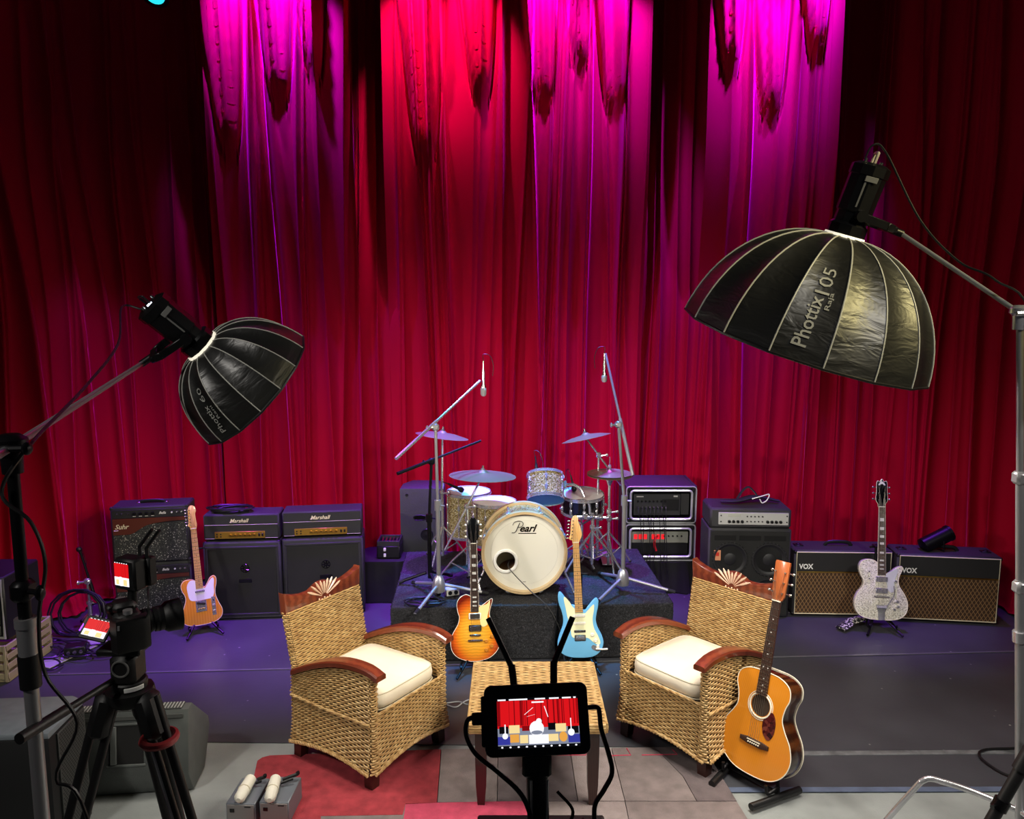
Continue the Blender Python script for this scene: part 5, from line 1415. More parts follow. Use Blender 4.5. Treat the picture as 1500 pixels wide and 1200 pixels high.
# front head with a real port hole
hx, hz, hr_ = -0.135, -0.065, 0.068
bm = bmesh.new()
ov = [bm.verts.new((br_ * 0.995 * math.cos(2 * PI * i / 72), 0.0, br_ * 0.995 * math.sin(2 * PI * i / 72))) for i in range(72)]
iv = [bm.verts.new((hx + hr_ * math.cos(2 * PI * i / 36), 0.0, hz + hr_ * math.sin(2 * PI * i / 36))) for i in range(36)]
eo = [bm.edges.new((ov[i], ov[(i + 1) % 72])) for i in range(72)]; ei = [bm.edges.new((iv[i], iv[(i + 1) % 36])) for i in range(36)]
bmesh.ops.triangle_fill(bm, use_beauty=True, use_dissolve=False, edges=eo + ei)
bmesh.ops.recalc_face_normals(bm, faces=bm.faces[:])
me = bpy.data.meshes.new('front_head'); bm.to_mesh(me); bm.free(); me.materials.append(m_bhead)
fh = obj('front_head', me, m_bhead, t, label='cream drum head with black script lettering')
mb = MB(); mb.tube([(hx + (hr_ + 0.012) * math.cos(2 * PI * i / 36), -0.002, hz + (hr_ + 0.012) * math.sin(2 * PI * i / 36)) for i in range(36)], 0.012, 6, closed=True); obj('port_ring', mb, mat('white_port_ring', (244, 244, 240), 0.4), fh)
mb = MB(); mb.tube([(br_ * 0.83 * math.cos(2 * PI * i / 60), -0.0004, br_ * 0.83 * math.sin(2 * PI * i / 60)) for i in range(60)], 0.001, 4, closed=True); obj('muffle_ring', mb, mat('faint_ring', (206, 204, 190), 0.5), fh)
mb = MB()
text_mb(mb, 'earl', 0.125, FR(0.030, -0.001, 0.182), shear=0.4, bold=0.028)
P = lambda pts, r: mb.tube(spline([(x, -0.0022, z) for x, z in pts], 5), r, 5, flat=0.4)
P([(-0.062, 0.158), (-0.048, 0.19), (-0.034, 0.222)], 0.0085)
P([(-0.085, 0.205), (-0.075, 0.225), (-0.045, 0.235), (-0.015, 0.228), (-0.012, 0.205), (-0.03, 0.190), (-0.048, 0.190)], 0.0055)
P([(-0.062, 0.158), (-0.075, 0.148), (-0.092, 0.150)], 0.005)
mb.box((0.02, -0.0012, 0.143), (0.13, 0.001, 0.006))
obj('logo', mb, m_black_gloss, fh, label='black Pearl script')
mb = MB(); text_mb(mb, '.ULTRA.', 0.03, FR(0.0, -0.001, -0.225)) if False else mb.box((0.0, -0.001, -0.225), (0.022, 0.0008, 0.005)); obj('small_mark', mb, mat('grey_print', (120, 118, 112), 0.6), fh)
mb = MB(); mb.cyl((0, bd - 0.005, 0), (0, bd - 0.001, 0), br_ * 0.99, 48); obj('batter_head', mb, m_head, t)
mb = MB(); mb.ball((-0.03, 0.22, -0.20), 0.12, 14, 8, sc=(1.3, 0.8, 0.55)); obj('damping_pillow', mb, mat('brown_pillow', (150, 112, 84), 0.9), t)
for y in (-0.012, bd - 0.03):
    mb = MB(); mb.lathe([(br_ * 0.985, -0.012), (br_ * 1.065, -0.012), (br_ * 1.07, 0.0), (br_ * 1.065, 0.028), (br_ * 1.0, 0.028), (br_ * 0.985, 0.012)], 60, M=T(0, y + 0.012, 0) @ MA, cap=False)
    # close the ring
    n = 60; k = len(mb.v) // n
    mb.f += [((k - 1) * n + j, (k - 1) * n + (j + 1) % n, (j + 1) % n, j) for j in range(n)]; mb.mi += [0] * n
    obj('wood_hoop', mb, m_hoop, t, label='pale wooden hoop')
for i in range(8):
    a = 2 * PI * (i + 0.5) / 8; x, z = math.cos(a), math.sin(a)
    mb = MB(); mb.box((0, 0, 0), (0.03, 0.045, 0.014), 0.004, M=T(x * br_ * 1.085, -0.002, z * br_ * 1.085) @ Ry(-a + PI / 2)); mb.tube([(x * br_ * 1.09, 0.0, z * br_ * 1.09), (x * br_ * 1.06, 0.16, z * br_ * 1.06)], 0.004, 6); mb.box((0, 0, 0), (0.02, 0.06, 0.024), 0.005, M=T(x * br_ * 1.02, 0.17, z * br_ * 1.02) @ Ry(-a + PI / 2)); obj('claw', mb, m_chrome, t)
for s in (-1, 1):
    mb = MB(); mb.tube([(s * 0.27, 0.10, -0.12), (s * 0.37, 0.02, -0.322)], 0.008, 8); mb.ball((s * 0.37, 0.02, -0.316), 0.009, 8, 5); obj('spur', mb, m_chrome, t)
# microphone cable out of the port
q0 = Mbd @ Vector((hx + 0.025, -0.006, hz - 0.055)); q1 = at_y(805, 893, 5.315)
mb = MB(); mb.tube(spline([q0 + Vector((0, .1, 0.03)), q0, (q0 + q1) / 2 + Vector((0.0, -.05, 0.01)), Vector((q1.x, 5.325, q1.z)), Vector((q1.x + 0.1, 5.30, 0.16)), Vector((q1.x + 0.12, 5.24, 0.012)), Vector((q1.x + 0.35, 5.2, 0.008))], 6), 0.0035, 6)
o = obj('microphone_cable', mb, mat('grey_cable', (60, 58, 56), 0.5)); tag(o, 'dark thin cable running out of the bass drum port', 'cable')

def legs3(t, c, z0, spread, h, m, r=0.009, double=False, a0=0.3, nm='leg'):
    for i in range(3):
        a = a0 + 2 * PI * i / 3; e = Vector((c[0] + spread * math.cos(a), c[1] + spread * math.sin(a), z0 + 0.012))
        mb = MB()
        mid = Vector((c[0], c[1], z0 + h))
        mb.tube([mid, mid.lerp(e, 0.5) + Vector((0, 0, h * 0.06)), e], r, 7)
        l = obj(nm, mb, m, t)
        if double:
            mb = MB(); mb.tube([Vector((c[0], c[1], z0 + h * 0.28)), mid.lerp(e, 0.55) + Vector((0, 0, h * 0.05))], r * 0.7, 6); obj('strut', mb, m, l)
        mb = MB(); mb.ball(e + Vector((0, 0, 0.002)), r * 1.5, 8, 5); obj('rubber_foot', mb, m_rubber, l)
def floor_tom(c, r, h, legz, label):
    t = thing('floor_tom', label, 'drum', T(c[0], c[1], RT), 'gold sparkle floor toms')
    Mq = T(0, 0, legz)
    drum(t, r, h, m_spark, 8, M=Mq)
    for i in range(3):
        a = 0.5 + 2 * PI * i / 3; x, y = math.cos(a) * (r + 0.035), math.sin(a) * (r + 0.035)
        mb = MB(); mb.tube([(x, y, legz + h * 0.7), (x, y, 0.05), (x + 0.02 * math.cos(a), y + 0.02 * math.sin(a), 0.008)], 0.006, 7); mb.box((x * 0.93, y * 0.93, legz + h * 0.5), (0.03, 0.03, 0.04), 0.006); obj('leg', mb, m_chrome, t)
ft = at_y(724, 736, 6.02); floor_tom((ft.x, 6.04), 0.172, 0.33, ft.z - RT - 0.33, 'gold sparkle floor tom next to the bass drum')
ft2 = at_y(686, 722, 6.36); floor_tom((ft2.x, 6.40), 0.182, 0.36, ft2.z - RT - 0.36, 'gold sparkle floor tom with violet lit head at the back')
# --- rack tom
rt = at_y(799, 714, 6.08)
t = thing('rack_tom', 'small gold sparkle tom tilted above the bass drum', 'drum', T(rt) @ Rx(R(-32)))
drum(t, 0.146, 0.20, m_spark, 6, bot=mat('sky_blue_head', (96, 190, 220), 0.35), M=T(0, 0, -0.10))
mb = MB(); mb.tube(spline([(0.15, 0, 0.02), (0.22, 0.02, 0.03), (0.28, 0.04, 0.0), (0.31, 0.06, -0.06)], 5), 0.012, 8); mb.box((0.155, 0, 0.02), (0.025, 0.05, 0.06), 0.006); obj('mount_arm', mb, m_chrome, t)
# --- snare
sn = Vector((0.57, 6.22, 0.92))
t = thing('snare_drum', 'black snare drum with chrome hoops between tom and hi-hat', 'drum', T(sn) @ Rx(R(6)))
drum(t, 0.172, 0.14, m_black_shell, 10, M=T(0, 0, -0.07))
t = thing('snare_stand', 'chrome basket stand under the black snare drum', 'stand', T(sn.x, sn.y, RT))
mb = MB(); mb.tube([(0, 0, 0.06), (0, 0, 0.34)], 0.012, 8); obj('tube', mb, m_chrome, t)
legs3(t, (0, 0), 0.0, 0.23, 0.20, m_chrome, 0.008, True, 0.9)
for i in range(3):
    a = 0.4 + 2 * PI * i / 3; mb = MB(); mb.tube([(0, 0, 0.33), (0.16 * math.cos(a), 0.16 * math.sin(a), 0.40), (0.185 * math.cos(a), 0.185 * math.sin(a), 0.44)], 0.008, 7); obj('basket_arm', mb, m_chrome, t)
# --- drum clamp stand in the middle (multi clamp)
cs_ = at_z(872, 862, RT)
def clamp(t, p, s=1.0, nm='clamp'):
    mb = MB(); mb.box(p, (0.045 * s, 0.04 * s, 0.05 * s), 0.01); mb.cyl(Vector(p) + Vector((0.02, -0.02, 0)), Vector(p) + Vector((0.055, -0.04, 0.01)), 0.007, 7); mb.ball(Vector(p) + Vector((0.06, -0.042, 0.01)), 0.013, 8, 5, sc=(1, .5, 1)); obj(nm, mb, m_chrome, t)
def cymbal(c, r, tilt, label, yaw=0):
    M = T(c) @ Rz(yaw) @ Rx(tilt[0]) @ Ry(tilt[1])
    t = thing('cymbal', label, 'cymbal', M, 'cymbals')
    mb = MB(); pr = [(0.006, 0.030), (r * 0.10, 0.027), (r * 0.16, 0.016), (r * 0.2, 0.012), (r * 0.6, 0.002), (r, -0.018), (r, -0.0195), (r * 0.6, 0.0005), (r * 0.2, 0.0105), (0.006, 0.028)]
    mb.lathe(pr, 48, cap=False); obj('disc', mb, m_cymbal, t, angle=60)
    mb = MB(); mb.lathe([(0.016, 0.028), (0.017, 0.042), (0.008, 0.044), (0.008, 0.062), (0.001, 0.063)], 12); obj('felt_and_nut', mb, m_nickel, t)
    return M
def cstand(label, base, top, joint=None, spread=0.26, h=0.30, a0=0.3, boom_back=None):
    t = thing('cymbal_stand', label, 'stand', T(base[0], base[1], RT))
    b0 = Vector((base[0], base[1], RT)); J = Vector(joint if joint else top) - b0; tp = Vector(top) - b0
    mb = MB(); mb.tube([(0, 0, 0.05), (0, 0, J.z * 0.55)], 0.0125, 9); obj('lower_tube', mb, m_chrome, t)
    mb = MB(); mb.tube([(0, 0, J.z * 0.53), J], 0.0095, 8); obj('upper_tube', mb, m_chrome, t)
    clamp(t, (0, 0, J.z * 0.55), 0.8, 'collar')
    if joint:
        d = (tp - J).normalized(); bk = J - d * (boom_back or 0.2)
        mb = MB(); mb.tube([bk, tp], 0.008, 8); obj('boom_arm', mb, m_chrome, t); clamp(t, J, 0.9)
    mb = MB(); mb.tube([tp, tp + Vector((0, 0, 0.02))], 0.005, 6); mb.box(tp, (0.03, 0.03, 0.03), 0.008); obj('tilter', mb, m_chrome, t)
    legs3(t, (0, 0), 0.0, spread, h, m_chrome, 0.008, True, a0)
# ride in front on the left
rd = at_y(707, 694, 5.85); cymbal(rd, 0.255, (R(-2), R(2)), 'wide ride cymbal low over the floor toms')
b_ = at_z(686, 868, RT); cstand('chrome boom stand carrying the wide ride cymbal', (b_.x, 5.75), rd - Vector((0, 0, 0.012)), tuple(at_y(684, 742, 5.76)), boom_back=0.36, a0=0.9)
c1 = at_y(648, 636, 6.25); cymbal(c1, 0.215, (R(-4), R(8)), 'crash cymbal on a tall stand above the loudspeaker')
cstand('chrome straight stand carrying the crash cymbal above the loudspeaker', (c1.x - 0.01, 6.27), c1 - Vector((0, 0, 0.012)), None, a0=0.2, spread=0.22)
c2 = at_y(858, 639, 6.2); cymbal(c2, 0.20, (R(-8), R(-12)), 'crash cymbal tilted high behind the blue guitar headstock')
cstand('chrome boom stand carrying the tilted crash cymbal', (at_y(877, 668, 6.2).x, 6.22), c2 - Vector((0, 0, 0.012)), tuple(at_y(877, 667, 6.22)), boom_back=0.32, a0=1.2)
hh_ = at_y(893, 693, 6.1)
cymbal(hh_, 0.178, (0, R(1)), 'upper hi-hat cymbal'.replace('upper hi-hat cymbal', 'upper hi-hat cymbal facing the rack cases')); M_ = T(hh_ - Vector((0, 0, 0.018))) @ Rx(PI)
t = thing('cymbal', 'lower hi-hat cymbal lying upside down under its twin', 'cymbal', M_, 'cymbals')
mb = MB(); r = 0.178; mb.lathe([(0.006, 0.030), (r * 0.10, 0.027), (r * 0.2, 0.012), (r * 0.6, 0.002), (r, -0.016), (r, -0.0175), (r * 0.6, 0.0005), (r * 0.2, 0.0105), (0.006, 0.028)], 48, cap=False); obj('disc', mb, m_cymbal, t, angle=60)
t = thing('hi_hat_stand', 'chrome hi-hat stand with pedal beside the rack cases', 'stand', T(hh_.x, hh_.y, RT))
zt_ = hh_.z - RT
mb = MB(); mb.tube([(0, 0, 0.03), (0, 0, zt_ * 0.6)], 0.0125, 9); obj('lower_tube', mb, m_chrome, t)
mb = MB(); mb.tube([(0, 0, zt_ * 0.58), (0, 0, zt_ - 0.06)], 0.010, 8); mb.lathe([(0.012, zt_ - .10), (0.03, zt_ - 0.055), (0.001, zt_ - 0.055)], 12); obj('upper_tube', mb, m_chrome, t)
mb = MB(); mb.tube([(0, 0, zt_ - 0.06), (0, 0, zt_ + 0.13)], 0.004, 6); mb.box((0, 0, zt_ + 0.055), (0.022, 0.022, 0.03), 0.005); obj('pull_rod', mb, m_chrome, t)
clamp(t, (0, 0, zt_ * 0.6), 0.9, 'collar'); legs3(t, (0, 0), 0.0, 0.24, 0.30, m_chrome, 0.008, True, 0.6)
mb = MB(); mb.box((0, 0.13, 0.03), (0.09, 0.26, 0.008), 0.003, M=Rx(R(6))); obj('pedal', mb, m_steel, t)
# multi-clamp stand carrying the tom arm
mc = at_y(868, 762, 6.05)
t = thing('tom_stand', 'chrome double tripod stand clamped to the tilted tom', 'stand', T(mc.x, 6.05, RT))
zt_ = mc.z - RT
mb = MB(); mb.tube([(0, 0, 0.05), (0, 0, zt_ + 0.06)], 0.0135, 9); obj('tube', mb, m_chrome, t)
legs3(t, (0, 0), 0.0, 0.27, 0.32, m_chrome, 0.009, True, 1.6)
for p in ((0, 0, zt_ + .02), (0, 0, zt_ - 0.06), (0.06, 0.0, zt_ + 0.02), (0.13, 0, zt_ + 0.015), (-0.06, -0.01, zt_ + 0.03)): clamp(t, p, 0.95)
mb = MB(); mb.tube([(-0.14, 0, zt_ + 0.03), (0.15, 0.02, zt_ + 0.015)], 0.010, 8); obj('cross_arm', mb, m_chrome, t)
mb = MB(); mb.tube(spline([(-0.02, 0, zt_ + 0.05), (-0.03, 0.0, zt_ + 0.13), (-0.08, 0.01, zt_ + 0.16), (-0.16, 0.02, zt_ + 0.14)], 5), 0.011, 8); obj('tom_arm', mb, m_chrome, t)

# --- microphone stands on the riser
def mic_stand(label, base, pivot, lo, hi, m_pole, m_boom, spread=0.30, a0=0.5, z0=RT, hub=True):
    t = thing('microphone_stand', label, 'stand', T(base[0], base[1], z0))
    b0 = Vector((base[0], base[1], z0)); J = Vector(pivot) - b0
    mb = MB(); mb.tube([(0, 0, 0.06), (0, 0, J.z * 0.55)], 0.016, 10); obj('lower_tube', mb, m_pole, t)
    mb = MB(); mb.tube([(0, 0, J.z * 0.54), (J.x, J.y, J.z)], 0.011, 9); obj('upper_tube', mb, m_pole, t)
    mb = MB(); mb.cyl((0, 0, J.z * 0.52), (0, 0, J.z * 0.58), 0.024, 12); mb.cyl((0, 0, J.z * .55), (0.05, -0.02, J.z * .55), 0.006, 6); obj('collar', mb, m_pole, t)
    if hub:
        mb = MB(); mb.lathe([(0.02, 0.04), (0.045, 0.05), (0.05, 0.09), (0.035, 0.15), (0.02, 0.17)], 14); obj('hub', mb, m_steel, t)
    for i in range(3):
        a = a0 + 2 * PI * i / 3; mb = MB(); e = Vector((spread * math.cos(a), spread * math.sin(a), 0.014)); mb.tube([(0.03 * math.cos(a), 0.03 * math.sin(a), 0.10), e], 0.012, 8); l = obj('leg', mb, m_pole, t)
        mb = MB(); mb.tube([e.lerp(Vector((0, 0, 0.1)), 0.14), e], 0.0145, 8); obj('foot_sleeve', mb, m_rubber, l)
    if lo is not None:
        mb = MB(); mb.tube([Vector(lo) - b0, Vector(lo).lerp(Vector(hi), 0.45) - b0], 0.013, 9); mb.tube([Vector(lo).lerp(Vector(hi), 0.45) - b0, Vector(hi) - b0], 0.0095, 8); obj('boom_arm', mb, m_boom, t)
        mb = MB(); mb.box(J, (0.05, 0.04, 0.05), 0.012); mb.cyl(J, J + Vector((-0.05, -0.03, 0)), 0.008, 7); mb.ball(J + Vector((-0.055, -0.03, 0)), 0.018, 8, 5, sc=(.6, 1, 1)); obj('boom_clamp', mb, m_pole, t)
    return t
def condenser(label, p, d, L=0.14, m_body=None, m_grille=None):
    t = thing('microphone', label, 'microphone', axis_matrix(p, d))
    mb = MB(); mb.lathe([(0.006, -0.05), (0.007, 0.0), (0.012, 0.02), (0.0125, L * .6), (0.019, L * 0.72), (0.020, L * .76)], 14); obj('body', mb, m_body or m_nickel, t)
    mb = MB(); mb.lathe([(0.020, L * .76), (0.022, L * .82), (0.022, L), (0.015, L + 0.014), (0.001, L + 0.018)], 14); obj('grille', mb, m_grille or mat('mesh_grille', (190, 190, 184), 0.5, 0.6, bump=0.6, bscale=600), t)
    mb = MB(); mb.tube(spline([(0, 0, -0.05), (0, -0.005, -0.10), (-0.05, 0, -0.09), (-0.075, 0, -0.02), (-0.07, 0, 0.06)], 5), 0.0025, 5); obj('cable', mb, m_cable, t)
    return t
b_ = at_z(643, 876, RT); pv = at_y(638, 626, b_.y)
lo, hi = at_y(580, 672, b_.y - 0.3), at_y(703, 558, b_.y + 0.45)
mic_stand('tall chrome boom stand with its arm rising over the ride cymbal', (b_.x, b_.y), pv, lo, hi, m_steel, m_chrome, 0.36, 0.15)
mp = at_y(708, 533, b_.y + 0.46); condenser('silver overhead microphone hanging over the ride cymbal', mp + Vector((0, 0, -0.03)), (0, 0.02, -1), 0.20)
b_ = at_z(912, 866, RT); pv = at_y(906, 622, b_.y)
lo, hi = at_y(927, 697, b_.y - 0.15), at_y(887, 518, b_.y + 0.35)
mic_stand('tall chrome boom stand with its arm nearly upright beside the rack cases', (b_.x, b_.y), pv, lo, hi, m_steel, m_steel, 0.38, -0.15)
condenser('silver overhead microphone hanging beside the near upright boom', hi + Vector((-0.01, -0.02, -0.05)), (0.0, -0.05, -1), 0.15)
# black boom stand on the left
b_ = at_z(630, 858, RT); pv = at_y(632, 676, b_.y)
mic_stand('black boom microphone stand with a level arm above the loudspeaker', (b_.x, b_.y), pv, at_y(582, 694, b_.y - 0.2), at_y(704, 646, b_.y + 0.3), m_black_metal, m_black_metal, 0.24, 0.9, hub=False)
# clip microphones on the drums
condenser('black clip microphone on the rim of the tilted tom', at_y(785, 672, 6.16) + Vector((0, 0, -0.03)), (0.1, 0.1, -1), 0.07, m_black_plastic, m_black_plastic)
condenser('black clip microphone on the rim of the snare drum', at_y(838, 705, 6.28), (0.25, -0.2, -1), 0.07, m_black_plastic, m_black_plastic)
condenser('black microphone lying over the floor tom rim', at_y(664, 712, 6.22), (0.8, 0.2, -0.45), 0.08, m_black_plastic, m_black_plastic)
# things lying on the riser front
p = at_z(662, 872, RT)
t = thing('power_box', 'small white plug box on the riser carpet', 'box', T(p.x, p.y, RT) @ Rz(R(20)))
mb = MB(); mb.box((0, 0, 0.03), (0.10, 0.06, 0.055), 0.006); obj('housing', mb, mat('white_box', (214, 212, 206), 0.4), t)
for i in (-1, 1):
    mb = MB(); mb.cyl((0.022 * i, -0.03, 0.03), (0.022 * i, -0.036, 0.03), 0.015, 12); obj('socket', mb, m_black_plastic, t)
p = at_z(622, 884, RT); coil('cable_coil', (p.x, p.y, RT), 0.12, 0.06, 4, 0.006, m_cable, 'black cable looped on the riser carpet', 'cable', 0.02, 5)
p = at_z(745, 884, RT)

# ================================================================== studio lights on boom stands
def sail_mat():
    m = mat('black_ripstop', (20, 20, 18), 0.42, spec=0.7)
    nt = m.node_tree; N = nt.nodes; L = nt.links; bs = N['Principled BSDF']
    tc = N.new('ShaderNodeTexCoord'); mp = N.new('ShaderNodeMapping'); mp.inputs['Scale'].default_value = (5, 5, 14)
    n = N.new('ShaderNodeTexNoise'); n.inputs['Scale'].default_value = 1.6; n.inputs['Detail'].default_value = 3; n.inputs['Distortion'].default_value = 0.6
    bp_ = N.new('ShaderNodeBump'); bp_.inputs['Strength'].default_value = 0.35; bp_.inputs['Distance'].default_value = 0.02
    L.new(tc.outputs['Object'], mp.inputs['Vector']); L.new(mp.outputs['Vector'], n.inputs['Vector']); L.new(n.outputs['Fac'], bp_.inputs['Height']); L.new(bp_.outputs['Normal'], bs.inputs['Normal'])
    return m
m_sail = sail_mat()
m_piping = mat('grey_reflective_piping', (168, 168, 160), 0.5)
m_glowring = mat('ring_leak_glow', (240, 236, 222), 0.6, emit=(255, 246, 222), estr=0.7)  # weak emission stands in for lamp light leaking through the ring gap
m_print = mat('grey_print_letters', (150, 150, 144), 0.5)
def softbox_light(label, centre, axis, Rr, words, text_off, power, lamp_len, lcd, yoke_side, big):
    axis = Vector(axis).normalized(); dep = 0.90 * Rr; r0 = 0.075
    apex = Vector(centre) - axis * dep
    M0 = axis_matrix(apex, axis)
    loc = M0.inverted() @ Vector((0, 0, CAM_H)); phi0 = math.atan2(loc.y, loc.x)
    M = M0 @ Rz(phi0 - R(11.25))
    t = thing('softbox_light', label, 'studio light', M, 'softbox lights')
    def prof(q):
        th = q * R(82)
        return r0 + (Rr - r0) * math.sin(th) / math.sin(R(82)), dep * (1 - math.cos(th)) / (1 - math.cos(R(82)))
    def S(q, a):                       # a in panel angle 0..22.5deg, chord with a slight inward sag
        r, z = prof(q); A = R(22.5); u = a / A
        p0 = Vector((r, 0, z)); p1 = Vector((r * math.cos(A), r * math.sin(A), z)); p = p0.lerp(p1, u)
        s = math.sin(PI * u) * 0.028 * Rr * math.sin(PI * min(1, q * 1.02))
        d = Vector((math.cos(A / 2), math.sin(A / 2), -0.4)).normalized()
        return p - d * s
    mb = MB(); nq, na = 16, 6
    for i in range(nq + 1):
        for j in range(na + 1): mb.v.append(tuple(S(i / nq, R(22.5) * j / na)))
    for i in range(nq):
        for j in range(na):
            a = i * (na + 1) + j; mb.f.append((a, a + na + 1, a + na + 2, a + 1)); mb.mi.append(0)
    pm_ = mb.mesh('panel', m_sail, True, 80)
    rb = MB(); rb.tube([S(i / nq, 0) * 1.004 for i in range(nq + 1)], 0.0034 if big else 0.0026, 6); rm = rb.mesh('rib', m_piping)
    text_k = text_off
    for k in range(16):
        pn = obj('panel', pm_, None, t, Rz(R(22.5) * k)); obj('rib', rm, None, pn)
        if k == text_k % 16:
            for s, q0, q1, off, hgt, outl in words:
                tm = MB(); text_mb(tm, s, 1.0, Matrix.Identity(4), height=hgt, bold=0.012 if not outl else 0.0)
                V = []
                for x, y, z in tm.v:
                    q = q0 + (q1 - q0) * (x + 0.5); a = R(11.25) + (off + y) / Rr
                    p = S(q, min(R(21), max(R(1.5), a))); n_ = Vector((math.cos(R(11.25)), math.sin(R(11.25)), -0.5)).normalized()
                    V.append(tuple(p + n_ * 0.004))
                tm.v = V; obj('lettering', tm, m_print, pn)
    mb = MB(); mb.tube([(Rr * 1.002 * math.cos(R(22.5) * k), Rr * 1.002 * math.sin(R(22.5) * k), dep) for k in range(16)], 0.006, 6, closed=True); obj('rim', mb, m_black_plastic, t)
    mb = MB(); mb.lathe([(Rr * 0.97, dep - 0.035), (Rr * 0.5, dep - 0.03), (0.001, dep - 0.03)], 16, cap=False); obj('diffuser', mb, mat('lit_diffuser', (250, 248, 240), 0.8, emit=(255, 244, 226), estr=3.0), t, label='glowing white diffuser cloth')
    mb = MB(); mb.lathe([(r0 * 0.9, -0.01), (r0 * 1.08, -0.01), (r0 * 1.12, 0.004), (r0 * 1.0, 0.012), (r0 * .9, 0.012)], 24, cap=False); obj('speed_ring', mb, m_glowring, t, label='white mounting ring, leaked lamp light put in as glow')
    # lamp
    tw = thing_child('lamp_head', t)
    Lh = lamp_len; LK = Matrix.Diagonal((1.12, 1.12, 1, 1))
    mb = MB(); mb.lathe([(0.03, 0.0), (0.070, -0.005), (0.070, -0.05), (0.060, -0.06), (0.060, -Lh * 0.35), (0.066, -Lh * 0.37), (0.066, -Lh * 0.86), (0.070, -Lh * 0.87), (0.070, -Lh), (0.05, -Lh - 0.012), (0.001, -Lh - 0.014)], 10, M=LK); hd = obj('lamp_head', mb, m_black_metal, t, angle=30)
    bpy.data.objects.remove(tw)
    mb = MB(); mb.tube(spline([(-0.03, 0, -Lh - 0.005), (-0.032, 0, -Lh - 0.045), (-0.025, 0, -Lh - 0.055), (0.025, 0, -Lh - 0.055), (0.032, 0, -Lh - 0.045), (0.03, 0, -Lh - 0.005)], 4), 0.006, 7); obj('handle', mb, mat('bare_handle', (176, 164, 146), 0.4) if big else m_black_plastic, hd)
    ax = R(11.25)
    def onbody(a, r, z): return T(math.cos(a) * r * 1.12, math.sin(a) * r * 1.12, z) @ Rz(a) @ Ry(PI / 2)
    mb = MB(); mb.box((0, 0, 0), (0.022, 0.05, 0.003), 0.001, M=onbody(ax - 0.25, 0.068, -Lh * 0.82)); obj('name_plate', mb, mat('dim_print', (96, 96, 94), 0.5), hd)
    mb = MB(); mb.box((0, 0, 0), (0.10, 0.007, 0.002), 0.0005, M=onbody(ax, 0.066, -Lh * 0.60)); obj('side_marking', mb, mat('dim_print', (96, 96, 94), 0.5), hd)
    if lcd:
        mb = MB(); mb.box((0, 0.0, -Lh - 0.014), (0.034, 0.026, 0.004), 0.002, M=Rz(ax) @ T(0.026, 0, 0)); obj('display', mb, mat('lit_display', (220, 230, 240), 0.4, emit=(230, 240, 255), estr=2.2), hd, label='small lit white display')
    for dx in (-0.035, 0.035):
        mb = MB(); mb.cyl((dx * .5, dx, -Lh - 0.01), (dx * .5, dx, -Lh - 0.026), 0.008, 10); obj('dial', mb, m_nickel, hd)
    # yoke
    zy = -Lh * 0.33
    outv = M.inverted().to_3x3() @ Vector(yoke_side); outv.z *= 0.35; outv.normalize()
    side = outv.cross(Vector((0, 0, 1))).normalized()
    yk = Vector((0, 0, zy))
    ends = []
    for s in (-1, 1):
        a0 = yk + side * (0.074 * s); a1 = a0 + outv * 0.125; a2 = yk + outv * 0.165 + side * (0.05 * s)
        mb = MB()
        for p, q in ((a0 - outv * 0.02, a1), (a1, a2)):
            d = (q - p); mm = axis_matrix(p, d, tuple(side)); mb.box((0, 0, d.length / 2), (0.034, 0.012, d.length + 0.004), 0.003, M=mm)
        mb.cyl(a0 - side * 0.008 * s, a0 + side * 0.016 * s, 0.024, 16)
        obj('yoke_arm', mb, m_black_metal, t)
    mb = MB(); c0 = yk + outv * 0.165; mb.box((0, 0, 0), (0.03, 0.11, 0.04), 0.006, M=axis_matrix(c0, outv, tuple(side))); mb.cyl(c0, c0 + outv * 0.07, 0.016, 12); obj('boom_socket', mb, m_black_metal, t)
    l = bpy.data.lights.new('softbox_lamp', 'AREA'); l.shape = 'DISK'; l.size = Rr * 1.8; l.energy = power; l.color = (1.0, 0.93, 0.82)
    lo_ = bpy.data.objects.new('softbox_lamp', l); COL.objects.link(lo_); lo_.parent = t
    lo_.matrix_basis = T(0, 0, dep - 0.02) @ Rx(PI)
    return M @ (c0 + outv * 0.065), M @ Vector((0.02, 0.04, -Lh - 0.02))
def thing_child(n, t):
    o = bpy.data.objects.new(n, None); COL.objects.link(o); o.parent = t; return o

rc_ = at_y(1175, 503, 3.44)
jr, er = softbox_light('large black softbox with grey seams, its lamp topped by a bare metal handle', rc_, (-0.255, 0.19, -0.948), 0.525,
    [('Phottix', 0.93, 0.66, 0.012, 0.060, False), ('105', 0.64, 0.47, 0.0, 0.068, True), ('Raja', 0.72, 0.62, -0.046, 0.028, False)], 0, 55, 0.29, False, (1, 0.15, -0.55), True)
lc_ = at_y(372, 567, 3.62)
jl, el_ = softbox_light('small black softbox with its lamp showing a lit display', lc_, (0.607, 0.438, -0.665), 0.325,
    [('Phottix', 0.93, 0.64, 0.006, 0.030, False), ('60', 0.60, 0.44, 0.0, 0.034, True), ('Rani', 0.80, 0.66, -0.026, 0.018, False)], 2, 26, 0.27, True, (-1, -0.25, -0.35), False)

